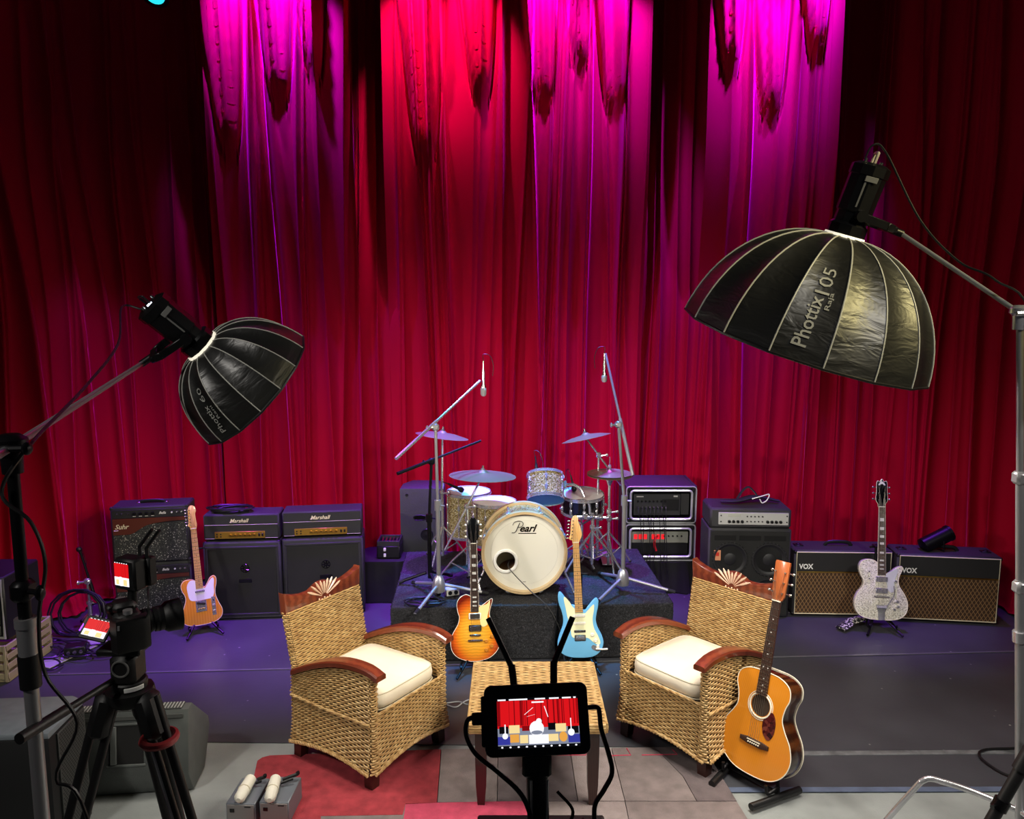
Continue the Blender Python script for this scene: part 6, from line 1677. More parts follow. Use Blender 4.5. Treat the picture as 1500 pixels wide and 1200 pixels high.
def boom_stand(label, top, base_xy, arm_end, m_pole, sections, legs, knobs, extra=0.35):
    t = thing('boom_stand', label, 'light stand', T(base_xy[0], base_xy[1], 0))
    b0 = Vector((base_xy[0], base_xy[1], 0)); tp = Vector(top) - b0; ae = Vector(arm_end) - b0
    d = tp.normalized()
    for nm, z0, z1, r, m in sections:
        k0, k1 = z0 / top[2], z1 / top[2]
        mb = MB(); mb.tube([tp * k0, tp * k1], r, 14); obj(nm, mb, m, t)
    for z, m in knobs:
        p = tp * (z / top[2]); mb = MB(); mb.box(p, (0.045, 0.05, 0.05), 0.01); mb.cyl(p, p + Vector((0.055, -0.03, 0.006)), 0.007, 8); mb.ball(p + Vector((0.06, -0.033, 0.006)), 0.016, 8, 6, sc=(.6, 1, 1.2)); obj('clamp', mb, m, t)
    dv = (ae - tp).normalized()
    mb = MB(); mb.tube([tp - dv * extra, ae], 0.0095, 10); obj('boom_arm', mb, m_steel, t)
    mb = MB(); mb.lathe([(0.022, -0.06), (0.024, -0.01), (0.036, 0.0), (0.036, 0.018), (0.02, 0.03)], 14, M=T(tp)); mb.cyl(tp + Vector((-.03, -.03, 0)), tp + Vector((0.06, -0.04, 0.004)), 0.008, 8); mb.ball(tp + Vector((0.062, -0.041, 0.004)), 0.015, 8, 6, sc=(.7, 1, 1)); obj('boom_head', mb, m_pole, t)
    for P_, r in legs:
        mb = MB(); mb.tube(spline([Vector(p) - b0 for p in P_], 6), r, 10); obj('leg', mb, m_chrome, t)
    return t
top_l = at_y(16, 655, 1.75)
def tripod_legs(c, h, sp, a0=0.4):
    out = []
    for i in range(3):
        a = a0 + 2 * PI * i / 3; out.append(([(c[0], c[1], h), (c[0] + sp * .8 * math.cos(a), c[1] + sp * .8 * math.sin(a), h * 0.4), (c[0] + sp * math.cos(a), c[1] + sp * math.sin(a), 0.012)], 0.011))
    return out
zs = lambda py: at_y(40, py, 1.75).z
boom_stand('boom light stand holding the small softbox', top_l, (top_l.x, 1.75), jl, m_black_metal,
    [('upper_tube', zs(880), top_l.z - 0.02, 0.0135, m_black_metal), ('collar', zs(960), zs(915), 0.021, m_steel), ('collar', zs(918), zs(905), 0.024, m_steel), ('grip_sleeve', zs(1006), zs(958), 0.0235, m_black_plastic), ('middle_tube', zs(915), zs(878), 0.0145, m_black_metal),
     ('lower_tube', 0.15, zs(1004), 0.0165, m_steel)], tripod_legs((top_l.x, 1.75), 0.5, 0.5, 1.0), [(zs(865), m_black_metal)], 0.3)
# power cable of the small softbox
mb = MB(); mid_ = el_.lerp(top_l, 0.5)
mb.tube(spline([el_, el_ + Vector((-0.06, -.05, 0.01)), el_.lerp(top_l, 0.3) + Vector((0, 0, -0.03)), el_.lerp(top_l, 0.6) + Vector((0, 0, -0.05)), top_l + Vector((0.03, 0.02, 0.0)), top_l + Vector((-0.01, -0.03, -0.10)), (top_l.x + 0.05, 1.72, zs(760)), (top_l.x + 0.075, 1.72, zs(820)), (top_l.x + 0.05, 1.72, zs(900)), (top_l.x + 0.055, 1.72, zs(980)), (top_l.x + 0.12, 1.72, zs(1050)), (top_l.x + 0.06, 1.72, zs(1130)), (top_l.x + 0.12, 1.73, zs(1190)), (top_l.x + 0.2, 1.75, 0.6), (top_l.x + 0.25, 1.8, 0.01)], 7), 0.0045, 6)
o = obj('power_cable', mb, m_cable); tag(o, 'black power cable running from the small softbox down its stand', 'cable')
top_r = at_y(1494, 459, 2.9)
br0 = at_y(1494, 1150, 2.9)
kx = (br0.x - top_r.x) / (top_r.z - br0.z); bxr = top_r.x + kx * top_r.z
zr = lambda py: at_y(1494, py, 2.9).z
hub = Vector((bxr - kx * 0.50, 2.9, 0.50))
boom_stand('chrome boom light stand holding the large softbox', top_r, (bxr, 2.9), jr, m_chrome,
    [('upper_tube', zr(715), top_r.z - 0.02, 0.0125, m_steel), ('middle_tube', zr(855), zr(700), 0.015, m_steel), ('lower_tube', 0.3, zr(850), 0.0175, m_steel), ('collar', zr(940), zr(925), 0.026, m_chrome)],
    [([hub, at_z(1420, 1158, 0.50), at_z(1376, 1144, 0.50), at_z(1362, 1141, 0.498), at_z(1352, 1144, 0.485), at_z(1342, 1153, 0.45), at_z(1300, 1200, 0.26), at_z(1262, 1247, 0.012)], 0.0125),
     ([hub, hub + Vector((0.3, -0.1, 0)), hub + Vector((0.5, -0.2, -0.3)), hub + Vector((0.55, -0.22, -0.488))], 0.0125),
     ([hub, hub + Vector((0.05, -0.3, 0)), hub + Vector((0.05, -0.5, -0.3)), hub + Vector((0.05, -0.55, -0.488))], 0.0125)], [(zr(700), m_steel), (zr(860), m_steel)], 0.35)
mb = MB(); mb.tube(spline([er, er + Vector((0.02, -.02, 0.05)), er + Vector((0.07, -.03, 0.02)), er.lerp(top_r, 0.35) + Vector((0.02, 0, -0.04)), er.lerp(top_r, 0.6) + Vector((0.02, 0, -0.05)), er.lerp(top_r, 0.85) + Vector((0.0, 0, 0.03)), top_r + Vector((0.05, 0, -0.05)), (top_r.x + 0.12, 2.88, 1.6), (top_r.x + 0.2, 2.9, 0.5), (top_r.x + 0.3, 2.95, 0.01)], 7), 0.0042, 6)
o = obj('power_cable', mb, m_cable); tag(o, 'black power cable running from the large softbox to its stand', 'cable')
# black tube clamped across the chrome leg
p0, p1 = at_y(1512, 1098, 2.80), at_y(1462, 1185, 2.80)
t = thing('tripod_leg', 'thick black tripod leg crossing the bent chrome stand leg', 'tripod', T(p0))
d = p1 - p0
mb = MB(); mb.tube([-d * 0.2, d * 0.35], 0.031, 14); obj('upper_section', mb, m_black_plastic, t)
mb = MB(); mb.tube([d * 0.33, d * 2.0, d * (1 + (p1.z - 0.015) / -d.z)], 0.023, 14); obj('lower_section', mb, m_black_plastic, t)
mb = MB(); mb.tube([d * 0.85, d * 1.0], 0.030, 14); mb.cyl(d * 0.92, d * 0.92 + Vector((-0.045, -0.02, 0)), 0.01, 8); obj('lock_collar', mb, m_black_gloss, t)
mb = MB(); mb.tube(spline([at_z(1560, 1090, 0.01), at_z(1490, 1096, 0.008), at_z(1445, 1098, 0.008), at_z(1434, 1106, 0.008), at_z(1448, 1120, 0.008), at_z(1480, 1137, 0.008), at_z(1540, 1150, 0.01)], 6), 0.007, 7); o = obj('floor_cable', mb, m_cable); tag(o, 'black cable bending across the taped mat seam', 'cable')

# ================================================================== video camera on tripod
CY = 2.05
cb = at_y(192, 928, CY)
m_cam = mat('camera_black', (11, 11, 12), 0.5, bump=0.1, bscale=500)
apex_t = at_y(190, 1008, CY)
t = thing('video_tripod', 'black video tripod with red leg ring and pan bar under the camera', 'tripod', T(apex_t.x, CY, 0))
hz_ = apex_t.z
for i, (fx, fy, ring) in enumerate(((-0.46, -0.1, False), (0.44, -0.12, True), (0.02, 0.45, False))):
    top_ = Vector((fx * 0.12, fy * 0.12, hz_ - 0.02)); ft_ = Vector((fx, fy, 0.015)); dd = (ft_ - top_).normalized(); sd_ = dd.cross(Vector((0, 1, 0)) if abs(fx) > .1 else Vector((1, 0, 0))).normalized()
    sd_ = Vector((-dd.z, 0, dd.x)).normalized() if abs(fx) > .1 else Vector((1, 0, 0))
    mb = MB()
    for s in (-0.022, 0.022): mb.tube([top_ + sd_ * s, top_.lerp(ft_, 0.55) + sd_ * s], 0.0125, 10)
    mb.box((0, 0, 0.07), (0.07, 0.055, 0.13), 0.015, M=axis_matrix(top_ - dd * 0.02, dd)); l = obj('leg', mb, m_cam, t)
    mb = MB(); mb.tube([top_.lerp(ft_, 0.5), ft_], 0.013, 10); mb.ball(ft_ + Vector((0, 0, 0.01)), 0.022, 10, 6); obj('lower_leg', mb, m_black_metal, l)
    if ring:
        mb = MB(); mb.tube([ (axis_matrix(top_ + dd * 0.12, dd) @ Vector((0.045 * math.cos(a), 0.038 * math.sin(a), 0.012 * math.sin(a)))) for a in [2 * PI * k / 24 for k in range(24)]], 0.011, 8, closed=True); obj('red_ring', mb, mat('red_ring_plastic', (158, 52, 54), 0.4), l, label='red locking ring')
        mb = MB(); mb.tube([top_ + dd * 0.135 + sd_ * -0.022 + Vector((0, -0.014, 0)), top_.lerp(ft_, 0.5) + sd_ * -0.022 + Vector((0, -0.014, 0))], 0.004, 6); obj('steel_edge', mb, m_steel, l)
mb = MB(); mb.lathe([(0.05, hz_ - 0.04), (0.062, hz_ - 0.02), (0.062, hz_), (0.045, hz_ + 0.005)], 20); obj('crown', mb, m_cam, t)
mb = MB(); mb.lathe([(0.045, hz_), (0.047, hz_ + 0.006), (0.047, hz_ + 0.024), (0.043, hz_ + 0.028)], 24); obj('bowl_ring', mb, m_cam, t)
mb = MB()
for k in range(7):
    a = R(-75 + 9 * k); mb.box((0, 0, 0), (0.003, 0.009, 0.012), 0.001, M=T(0.0475 * math.cos(a), 0.0475 * math.sin(a), hz_ + 0.014) @ Rz(a))
obj('white_scale', mb, m_white_letter, t)
mb = MB(); mb.box((0, 0, hz_ + 0.065), (0.07, 0.085, 0.09), 0.014); mb.box((-0.01, 0.0, hz_ + 0.115), (0.12, 0.07, 0.02), 0.005); fl = obj('fluid_head', mb, m_cam, t)
mb = MB(); mb.tube([(0.022 * math.cos(a), -0.044, hz_ + 0.075 + 0.022 * math.sin(a)) for a in [2 * PI * k / 20 for k in range(20)]], 0.003, 6, closed=True); obj('tilt_dial', mb, mat('dim_print', (96, 96, 94), 0.5), fl)
pb0 = at_y(168, 996, CY - 0.03) - Vector((apex_t.x, CY, 0)); pb1 = at_y(36, 1078, CY - 0.35) - Vector((apex_t.x, CY, 0))
mb = MB(); mb.tube([pb0, pb1], 0.009, 10); mb.tube([pb0.lerp(pb1, 0.55), pb1 + (pb1 - pb0) * 0.05], 0.0135, 10); obj('pan_bar', mb, m_cam, t)
# camera body: lens points to the right and into the stage
zc0 = hz_ + 0.126
cm_yaw = R(-54)
Mcam = T(apex_t.x, CY, zc0) @ Rz(cm_yaw)
t = thing('video_camera', 'black mirrorless camera with long lens and flipped-out screen on a tripod', 'camera', Mcam)
# local: lens along +y, viewer looks from -y
mb = MB(); mb.box((0, 0, 0.055), (0.135, 0.07, 0.10), 0.012); mb.box((0, -0.002, 0.112), (0.06, 0.06, 0.03), 0.010); mb.box((-0.0, -0.035, 0.112), (0.036, 0.02, 0.022), 0.005); bd_ = obj('body', mb, m_cam, t)
mb = MB(); mb.prism([(0.045, -0.045), (0.08, -0.035), (0.082, 0.03), (0.07, 0.05), (0.045, 0.045)], 0.006, 0.10, 0.008); obj('hand_grip', mb, m_cam, bd_)
mb = MB(); mb.cyl((-0.045, 0, 0.104), (-0.045, 0, 0.118), 0.014, 14); mb.cyl((0.048, 0.0, 0.104), (0.048, 0, 0.115), 0.012, 14); mb.tube([(0.07, -0.02, 0.09), (0.08, -0.03, 0.085), (0.08, -0.03, 0.075)], 0.003, 6); obj('dials', mb, m_steel, bd_)
LS = Matrix.Diagonal((0.82, 0.82, 0.66, 1))
mb = MB(); mb.lathe([(0.034, 0.03), (0.036, 0.05), (0.040, 0.052), (0.040, 0.10), (0.037, 0.102), (0.037, 0.108), (0.042, 0.11), (0.042, 0.155)], 28, M=T(0, 0, 0.055) @ Rx(-PI / 2) @ LS); ln_ = obj('lens', mb, m_cam, t)
mb = MB(); mb.lathe([(0.043, 0.145), (0.052, 0.16), (0.055, 0.215), (0.053, 0.217), (0.050, 0.17), (0.040, 0.15)], 28, M=T(0, 0, 0.055) @ Rx(-PI / 2) @ LS, cap=False); obj('lens_hood', mb, m_cam, ln_)
mb = MB(); mb.lathe([(0.040, 0.15), (0.02, 0.156), (0.001, 0.157)], 20, M=T(0, 0, 0.055) @ Rx(-PI / 2) @ LS, cap=False); obj('front_glass', mb, m_black_gloss, ln_)
for z in (0.066, 0.082, 0.12):
    mb = MB(); mb.lathe([(0.0405, z), (0.0425, z + 0.002), (0.0425, z + 0.010), (0.0405, z + 0.012)], 28, M=T(0, 0, 0.055) @ Rx(-PI / 2) @ LS, cap=False); obj('focus_ring', mb, m_rubber, ln_)
def screen(t, M, w, h, strength, full):
    """flat lit picture of the stage: local XY plane, facing +z"""
    mats = [mat('screen_black', (6, 6, 8), 0.3, emit=(10, 10, 14), estr=strength), mat('screen_red', (120, 6, 10), 0.3, emit=(214, 20, 26), estr=strength), mat('screen_dark_red', (70, 3, 6), 0.3, emit=(130, 8, 14), estr=strength),
            mat('screen_white', (200, 200, 205), 0.3, emit=(244, 244, 250), estr=strength), mat('screen_cream', (190, 150, 80), 0.3, emit=(240, 214, 150), estr=strength), mat('screen_blue', (40, 40, 120), 0.3, emit=(52, 56, 150), estr=strength),
            mat('screen_grey', (90, 95, 110), 0.3, emit=(126, 132, 150), estr=strength), mat('screen_orange', (180, 110, 30), 0.3, emit=(226, 160, 70), estr=strength)]
    mb = MB(); Z = [0.0]
    def q(x0, y0, x1, y1, mi):
        Z[0] += 0.00001
        mb.add([((x0 - .5) * w, (y0 - .5) * h, Z[0]), ((x1 - .5) * w, (y0 - .5) * h, Z[0]), ((x1 - .5) * w, (y1 - .5) * h, Z[0]), ((x0 - .5) * w, (y1 - .5) * h, Z[0])], [(0, 1, 2, 3)], M, mi)
    def e(cx, cy, rx, ry, mi, n=16):
        Z[0] += 0.00001
        mb.add([((cx - .5 + rx * math.cos(2 * PI * i / n)) * w, (cy - .5 + ry * math.sin(2 * PI * i / n)) * h, Z[0]) for i in range(n)], [tuple(range(n))], M, mi)
    q(0, 0, 1, 1, 0); q(0, 0.38, 1, 0.95, 1)
    rs = random.Random(5)
    for i in range(34 if full else 8):
        x = rs.random(); q(x, 0.45, min(1, x + rs.uniform(0.004, 0.014)), 0.95, 2)
    q(0, 0.06, 1, 0.40, 6 if full else 3)
    if full:
        q(0.0, 0.08, 0.15, 0.24, 5); q(0.86, 0.08, 1, 0.24, 5); q(0.38, 0.08, 0.62, 0.26, 3)
        q(0.02, 0.30, 0.13, 0.44, 0); q(0.86, 0.26, 0.99, 0.40, 0); q(0.62, 0.34, 0.72, 0.48, 0); q(0.30, 0.34, 0.40, 0.44, 2)
        e(0.48, 0.38, 0.09, 0.15, 3); e(0.51, 0.52, 0.035, 0.06, 3); e(0.48, 0.30, 0.07, 0.04, 6)
        q(0.14, 0.30, 0.27, 0.46, 4); q(0.15, 0.12, 0.26, 0.28, 7); q(0.27, 0.10, 0.37, 0.26, 4); q(0.71, 0.30, 0.84, 0.46, 4); q(0.62, 0.12, 0.74, 0.26, 4); e(0.80, 0.20, 0.05, 0.10, 7)
        e(0.09, 0.25, 0.035, 0.06, 3); q(0.085, 0.28, 0.10, 0.48, 3); e(0.90, 0.28, 0.04, 0.07, 3); q(0.895, 0.3, 0.907, 0.56, 3)
        for a, c in (((0.33, 0.66), (0.44, 0.80)), ((0.58, 0.82), (0.62, 0.60)), ((0.36, 0.62), (0.46, 0.66))):
            Z[0] += 0.00001; mb.add([((a[0] - .5) * w, (a[1] - .5) * h, Z[0]), ((c[0] - .5) * w, (c[1] - .5) * h, Z[0]), ((c[0] - .49) * w, (c[1] - .5) * h, Z[0]), ((a[0] - .49) * w, (a[1] - .5) * h, Z[0])], [(0, 1, 2, 3)], M, 3)
        for x0, x1 in ((0.01, 0.11), (0.15, 0.38), (0.47, 0.60), (0.65, 0.77), (0.81, 0.92), (0.95, 0.98)): q(x0, 0.955, x1, 0.985, 3)
        q(0.43, 0.89, 0.58, 0.92, 3)
        for i in range(10): e(0.05 + 0.1 * i, 0.03, 0.014, 0.018, 3, 8)
    else:
        q(0.1, 0.1, 0.3, 0.3, 4); q(0.6, 0.08, 0.85, 0.32, 4); q(0.35, 0.05, 0.5, 0.42, 3)
        for i in range(6): q(0.05 + i * .16, 0.955, 0.13 + i * 0.16, 0.985, 3)
    return obj('screen', mb, mats, t, smooth=False)
# flipped-out screen
sc_c = at_y(141, 921, CY - 0.05)
Ms = Mcam.inverted() @ (T(sc_c) @ Rz(R(-8)) @ Rx(R(48)) @ Rz(R(-8)))
mb = MB(); mb.box((0, 0, -0.004), (0.082, 0.062, 0.007), 0.002, M=Ms); mb.tube([Ms @ Vector((0.035, 0, -0.004)), (-0.066, -0.03, 0.055)], 0.008, 8); fs = obj('flip_screen', mb, m_cam, t)
screen(fs, Ms @ T(0, 0, 0.0003), 0.070, 0.050, 1.0, False)
# field monitor on the camera
mc_ = at_y(184, 842, CY + 0.0)
Mm = T(mc_) @ Rz(R(-22))
t = thing('field_monitor', 'small field monitor with two antennas on top of the video camera', 'monitor', Mm)
mb = MB(); mb.box((0, 0.02, 0), (0.075, 0.05, 0.088), 0.006); mb.box((0.022, 0.05, 0), (0.05, 0.03, 0.08), 0.005); hs2 = obj('housing', mb, m_cam, t)
screen(hs2, T(-0.008, -0.0062, 0.0) @ RX90, 0.052, 0.070, 1.0, False)
for dx in (0.012, 0.038):
    mb = MB(); b0 = Vector((dx, 0.04, 0.04)); mb.tube([b0, b0 + Vector((0.0, 0, 0.03))], 0.005, 8); mb.tube([b0 + Vector((0, 0, 0.028)), b0 + Vector((0.050, 0.0, 0.082))], 0.0048, 8); obj('antenna', mb, m_cam, t)
mb = MB(); mb.tube([(0, 0.02, -0.044), (-0.004, 0.02, -0.09)], 0.013, 10); obj('mount', mb, m_cam, t)
mb = MB(); mb.tube(spline([(0.045, 0.03, -0.04), (0.075, 0.0, -0.06), (0.085, -0.01, -0.09), (0.06, -0.01, -0.12), (0.03, 0.0, -0.125)], 5), 0.003, 6); obj('video_cable', mb, m_cable, t)

# ================================================================== director's monitor in the middle
MY = 1.24
mcn = at_y(786, 1054, MY)
dirc = (Vector((0, 0, CAM_H)) - mcn).normalized()
Mn = axis_matrix(mcn, dirc) @ Rz(R(3.2))
# axis_matrix gives local x level, y up the screen
t = thing('monitor', 'black monitor with two antennas showing the stage picture', 'monitor', Mn)
k = 1.33 / 1150
def P2(px, py, z=0.0): return Vector(((px - 786) * k, -(py - 1054) * k, z))
def rrect(w, h, r, n=5):
    out = []
    for cx_, cy_, a0 in ((w / 2 - r, h / 2 - r, 0), (-w / 2 + r, h / 2 - r, PI / 2), (-w / 2 + r, -h / 2 + r, PI), (w / 2 - r, -h / 2 + r, 1.5 * PI)):
        for i in range(n + 1):
            a = a0 + PI / 2 * i / n; out.append((cx_ + r * math.cos(a), cy_ + r * math.sin(a)))
    return out
mb = MB(); mb.prism(rrect(152 * k, 98 * k, 11 * k), -0.035, 0.0, 0.003); hs3 = obj('housing', mb, m_cam, t)
mb = MB(); mb.prism(rrect(26 * k, 70 * k, 3 * k), -0.033, -0.004, 0.002, M=T(-68 * k, 0, 0)); obj('side_bracket', mb, m_cam, t)
screen(hs3, T(2 * k, -4 * k, 0.0003), 118 * k, 68 * k, 1.0, True)
for a, b2, c in (((755, 1008), (752, 976), (719, 906)), ((814, 1008), (816, 974), (849, 910))):
    mb = MB(); mb.tube([P2(*a, -0.02), P2(*b2, -0.02)], 0.0062, 8); mb.tube([P2(b2[0], b2[1] + 3, -0.02), P2(*c, -0.02)], 0.0052, 8); an = obj('antenna', mb, m_cam, t)
mb = MB(); mb.box(P2(706, 1050, -0.018), (30 * k, 18 * k, 0.016), 0.002); obj('plug', mb, m_cam, t)
mb = MB(); mb.tube(spline([P2(694, 1047, -.018), P2(684, 1052, -.018), P2(682, 1072, -.018), P2(696, 1098, -.018), P2(726, 1122, -.02), P2(756, 1150, -.03), P2(769, 1176, -.04), P2(771, 1200, -.05)], 6), 0.0042, 7); obj('video_cable', mb, m_cable, t)
mb = MB(); mb.tube(spline([P2(858, 1041, -.018), P2(876, 1041, -.018), P2(879, 1050, -.018), P2(880, 1072, -.018), P2(888, 1104, -.02), P2(891, 1130, -.025), P2(878, 1152, -.03), P2(864, 1172, -.04), P2(862, 1200, -.05)], 6), 0.0042, 7); obj('power_cable', mb, m_cable, t)
# its support
zb2 = at_y(790, 1236, MY - 0.02)
t = thing('monitor_stand', 'black post and cross plate on legs carrying the monitor', 'stand', T(zb2.x, MY + 0.01, 0))
pt = at_y(786, 1104, MY + 0.02) - Vector((zb2.x, MY + 0.01, 0)); pbm = Vector((0, 0, zb2.z))
mb = MB(); mb.tube([pbm, pt], 0.019, 12); obj('post', mb, m_cam, t)
mb = MB(); mb.box(pt + Vector((0, 0, -0.012)), (0.05, 0.04, 0.045), 0.005); obj('tilt_clamp', mb, m_cam, t)
mb = MB(); mb.box((0.005, 0, zb2.z - 0.008), (0.225, 0.09, 0.02), 0.003); mb.box((0.095, 0, zb2.z + 0.004), (0.035, 0.05, 0.016), 0.002); obj('cross_plate', mb, m_cam, t)
for s in (-1, 1):
    mb = MB(); mb.tube([(s * 0.012, -0.021, zb2.z + 0.01), (s * 0.014, -0.021, pt.z - 0.03)], 0.002, 6); obj('edge_rail', mb, m_steel, t)
mb = MB(); mb.tube([(0, 0, zb2.z - 0.01), (0, 0, 0.5)], 0.018, 12); obj('column', mb, m_cam, t)
for i in range(3):
    a = -0.5 + 2 * PI * i / 3; mb = MB(); mb.tube([(0, 0, 0.9), (0.42 * math.cos(a), 0.42 * math.sin(a), 0.015)], 0.014, 10); obj('leg', mb, m_cam, t)
mb = MB(); mb.tube(spline([(0.03, -0.02, pt.z - 0.05), (0.055, -0.03, pt.z - 0.075), (0.05, -0.03, pt.z - 0.10), (0.03, -0.02, pt.z - 0.12)], 5), 0.003, 6); obj('short_cable', mb, m_cable, t)

# ================================================================== floor speakers at the left
m_spk = mat('grey_speaker_shell', (84, 88, 86), 0.6, var=0.12, vscale=12, bump=0.2, bscale=300)
m_spk_d = mat('dark_speaker_shell', (62, 64, 62), 0.6, bump=0.2, bscale=300)
Mw = T(-1.985, 3.70, 0) @ Rz(R(6))
t = thing('floor_monitor', 'grey wedge floor monitor showing its handle behind the video tripod', 'speaker', Mw)
prof_w = [(0.0, 0.13), (0.07, 0.0), (0.27, 0.0), (0.40, 0.17), (0.385, 0.24), (0.12, 0.455), (0.05, 0.455)]
MX = Matrix(((0, 0, 1, 0), (1, 0, 0, 0), (0, 1, 0, 0), (0, 0, 0, 1)))      # outline (y, z), extruded along x
mb = MB(); mb.prism(prof_w, -0.335, 0.335, 0.008, M=MX); obj('cabinet', mb, m_spk, t)
mb = MB(); mb.prism([(0.052, 0.456), (0.12, 0.456), (0.12, 0.462), (0.052, 0.462)], -0.33, 0.30, M=MX); gr = obj('top_grille', mb, m_spk_d, t)
for i in range(40):
    mb = MB(); mb.box((-0.32 + i * 0.0158, 0.086, 0.4635), (0.006, 0.06, 0.003), M=None); obj('grille_bar', mb, mat('pale_grille_bar', (150, 152, 148), 0.5), gr)
fnorm = Vector((0, -0.325, 0.05)).normalized()
Mf = T(0, 0.0255, 0.2925) @ Rx(R(-8.75))
for nm, c, s, m in (('handle_pocket', (0.03, -0.001, 0.0), (0.17, 0.004, 0.20), mat('pocket_black', (8, 8, 8), 0.8)), ('handle_bar', (-0.03, -0.008, 0.0), (0.028, 0.014, 0.19), m_spk), ('pocket_rim', (0.03, -0.004, 0.104), (0.19, 0.008, 0.012), m_spk), ('pocket_rim', (0.03, -0.004, -0.104), (0.19, 0.008, 0.012), m_spk), ('top_ledge', (0, -0.005, 0.135), (0.62, 0.01, 0.022), m_spk_d)):
    mb = MB(); mb.box(c, s, 0.002, M=Mf); obj(nm, mb, m, t)
for x in (-0.25, 0.25):
    mb = MB(); mb.cyl((x, -0.004, 0.07), (x, 0.0, 0.07), 0.008, 8, M=Mf); obj('screw', mb, m_black_plastic, t)
pts_t = [at_z(-160, 1084, 0.6), at_z(70, 1076, 0.6), at_z(79, 1068, 0.6), at_z(121, 1026, 0.6), at_z(107, 1020, 0.6), at_z(-120, 1028, 0.6)]
c0 = at_z(70, 1076, 0.6)
t = thing('loudspeaker', 'dark loudspeaker with a pale top and perforated side in the corner by the stand', 'speaker', T(c0.x, c0.y, 0))
loc_ = [(p.x - c0.x, p.y - c0.y) for p in pts_t]
mb = MB(); mb.prism(loc_, 0.0, 0.575, 0.006); obj('cabinet', mb, mat('near_black_shell', (16, 17, 18), 0.6), t)
mb = MB(); mb.prism(loc_, 0.575, 0.605, 0.008); obj('top_panel', mb, mat('blue_grey_top', (120, 128, 134), 0.5, var=0.1, vscale=20), t)
a_, c_ = Vector((*loc_[2], 0)), Vector((*loc_[3], 0)); dd = (c_ - a_); nn = Vector((dd.y, -dd.x, 0)).normalized()
mb = MB(); mb.box((dd.length / 2, -0.005, 0.29), (dd.length - 0.02, 0.01, 0.56), 0.002, M=T(a_) @ Rz(math.atan2(dd.y, dd.x))); g_ = obj('side_grille', mb, m_spk_d, t)
hb = MB(); nx_ = 14
for i in range(nx_):
    for j in range(44):
        x = 0.02 + (dd.length - 0.04) * (i + (0.5 if j % 2 else 0)) / nx_
        hb.lathe([(0.0045, 0.0), (0.001, 0.0004)], 6, M=T(a_) @ Rz(math.atan2(dd.y, dd.x)) @ T(x, -0.0105, 0.02 + 0.0125 * j) @ RX90, cap=False)
hb_o = obj('perforations', hb, mat('pocket_black', (8, 8, 8), 0.8), g_, smooth=False); hb_o['kind'] = 'stuff'

# --- two grey boxes with wrapped white rolls
m_gbox = mat('grey_metal_box', (112, 118, 126), 0.4, 0.2); m_gface = mat('grey_box_face', (136, 132, 130), 0.5)
m_roll = mat('off_white_wrap', (226, 222, 206), 0.7, bump=0.3, bscale=40)
for i, (fl_, fr_, bl_, lab, lab2) in enumerate((((330, 1178), (374, 1177), (351, 1148), 'grey metal box, its roll ending in a short black clip', 'white wrapped roll with a short dark clip lying on a grey box'),
                                                ((379, 1176), (423, 1175), (393, 1146), 'grey metal box, its roll ending in a long black clip', 'white wrapped roll with a long black clip lying on a grey box'))):
    z = 0.12; a, c, e = at_z(*fl_, z), at_z(*fr_, z), at_z(*bl_, z)
    yw = math.atan2(c.y - a.y, c.x - a.x) ; wd = (c - a).length
    M = T((a.x + c.x) / 2, (a.y + c.y) / 2, 0) @ Rz(yw - R(4))
    t = thing('metal_box', lab, 'box', M, 'grey metal boxes')
    dp_ = 0.21
    mb = MB(); mb.box((0, dp_ / 2, z / 2), (wd, dp_, z), 0.004); obj('housing', mb, m_gbox, t)
    mb = MB(); mb.box((0, -0.002, z / 2), (wd - 0.012, 0.005, z - 0.012), 0.001); fc = obj('front_face', mb, m_gface, t)
    mb = MB(); mb.box((-wd * 0.28, -0.006, z * 0.72), (0.022, 0.004, 0.018), 0.001); obj('dark_label', mb, m_black_gloss, fc)
    mb = MB(); mb.box((wd * 0.25, -0.0052, z * 0.88), (0.03, 0.002, 0.005)); obj('marking', mb, m_black_plastic, fc)
    p0 = at_z(350 if i == 0 else 395, 1171, z + 0.028); p1 = at_z(368 if i == 0 else 404, 1140, z + 0.03)
    d = (p1 - p0)
    t = thing('wrapped_roll', lab2, 'roll', T(p0))
    mb = MB(); mb.tube([-d * 0.06, d * 0.05, d * 0.5, d * 0.95, d], [0.012, 0.027, 0.029, 0.027, 0.018], 14); obj('wrap', mb, m_roll, t)
    mb = MB(); mb.tube([(axis_matrix(d * 0.42, d) @ Vector((0.0295 * math.cos(q), 0.0295 * math.sin(q), 0))) for q in [2 * PI * j / 20 for j in range(20)]], 0.0025, 5, closed=True); obj('band', mb, m_pipe, t)
    sx = at_z(388, 1138, z + 0.03) - p0 if i == 0 else at_z(436, 1134, z + 0.035) - p0
    b1 = d * 0.9 + Vector((0.03, 0.02, -0.01))
    mb = MB(); mb.tube(spline([b1, b1.lerp(sx, 0.5) + Vector((0, 0, 0.0)), sx, sx + Vector((0.0, 0.0, 0.012))], 4), 0.009, 8); mb.tube([b1 + Vector((0, -0.03, 0)), b1.lerp(sx, 0.8) + Vector((0, -0.03, 0))], 0.007, 7); obj('clip', mb, m_black_plastic, t)

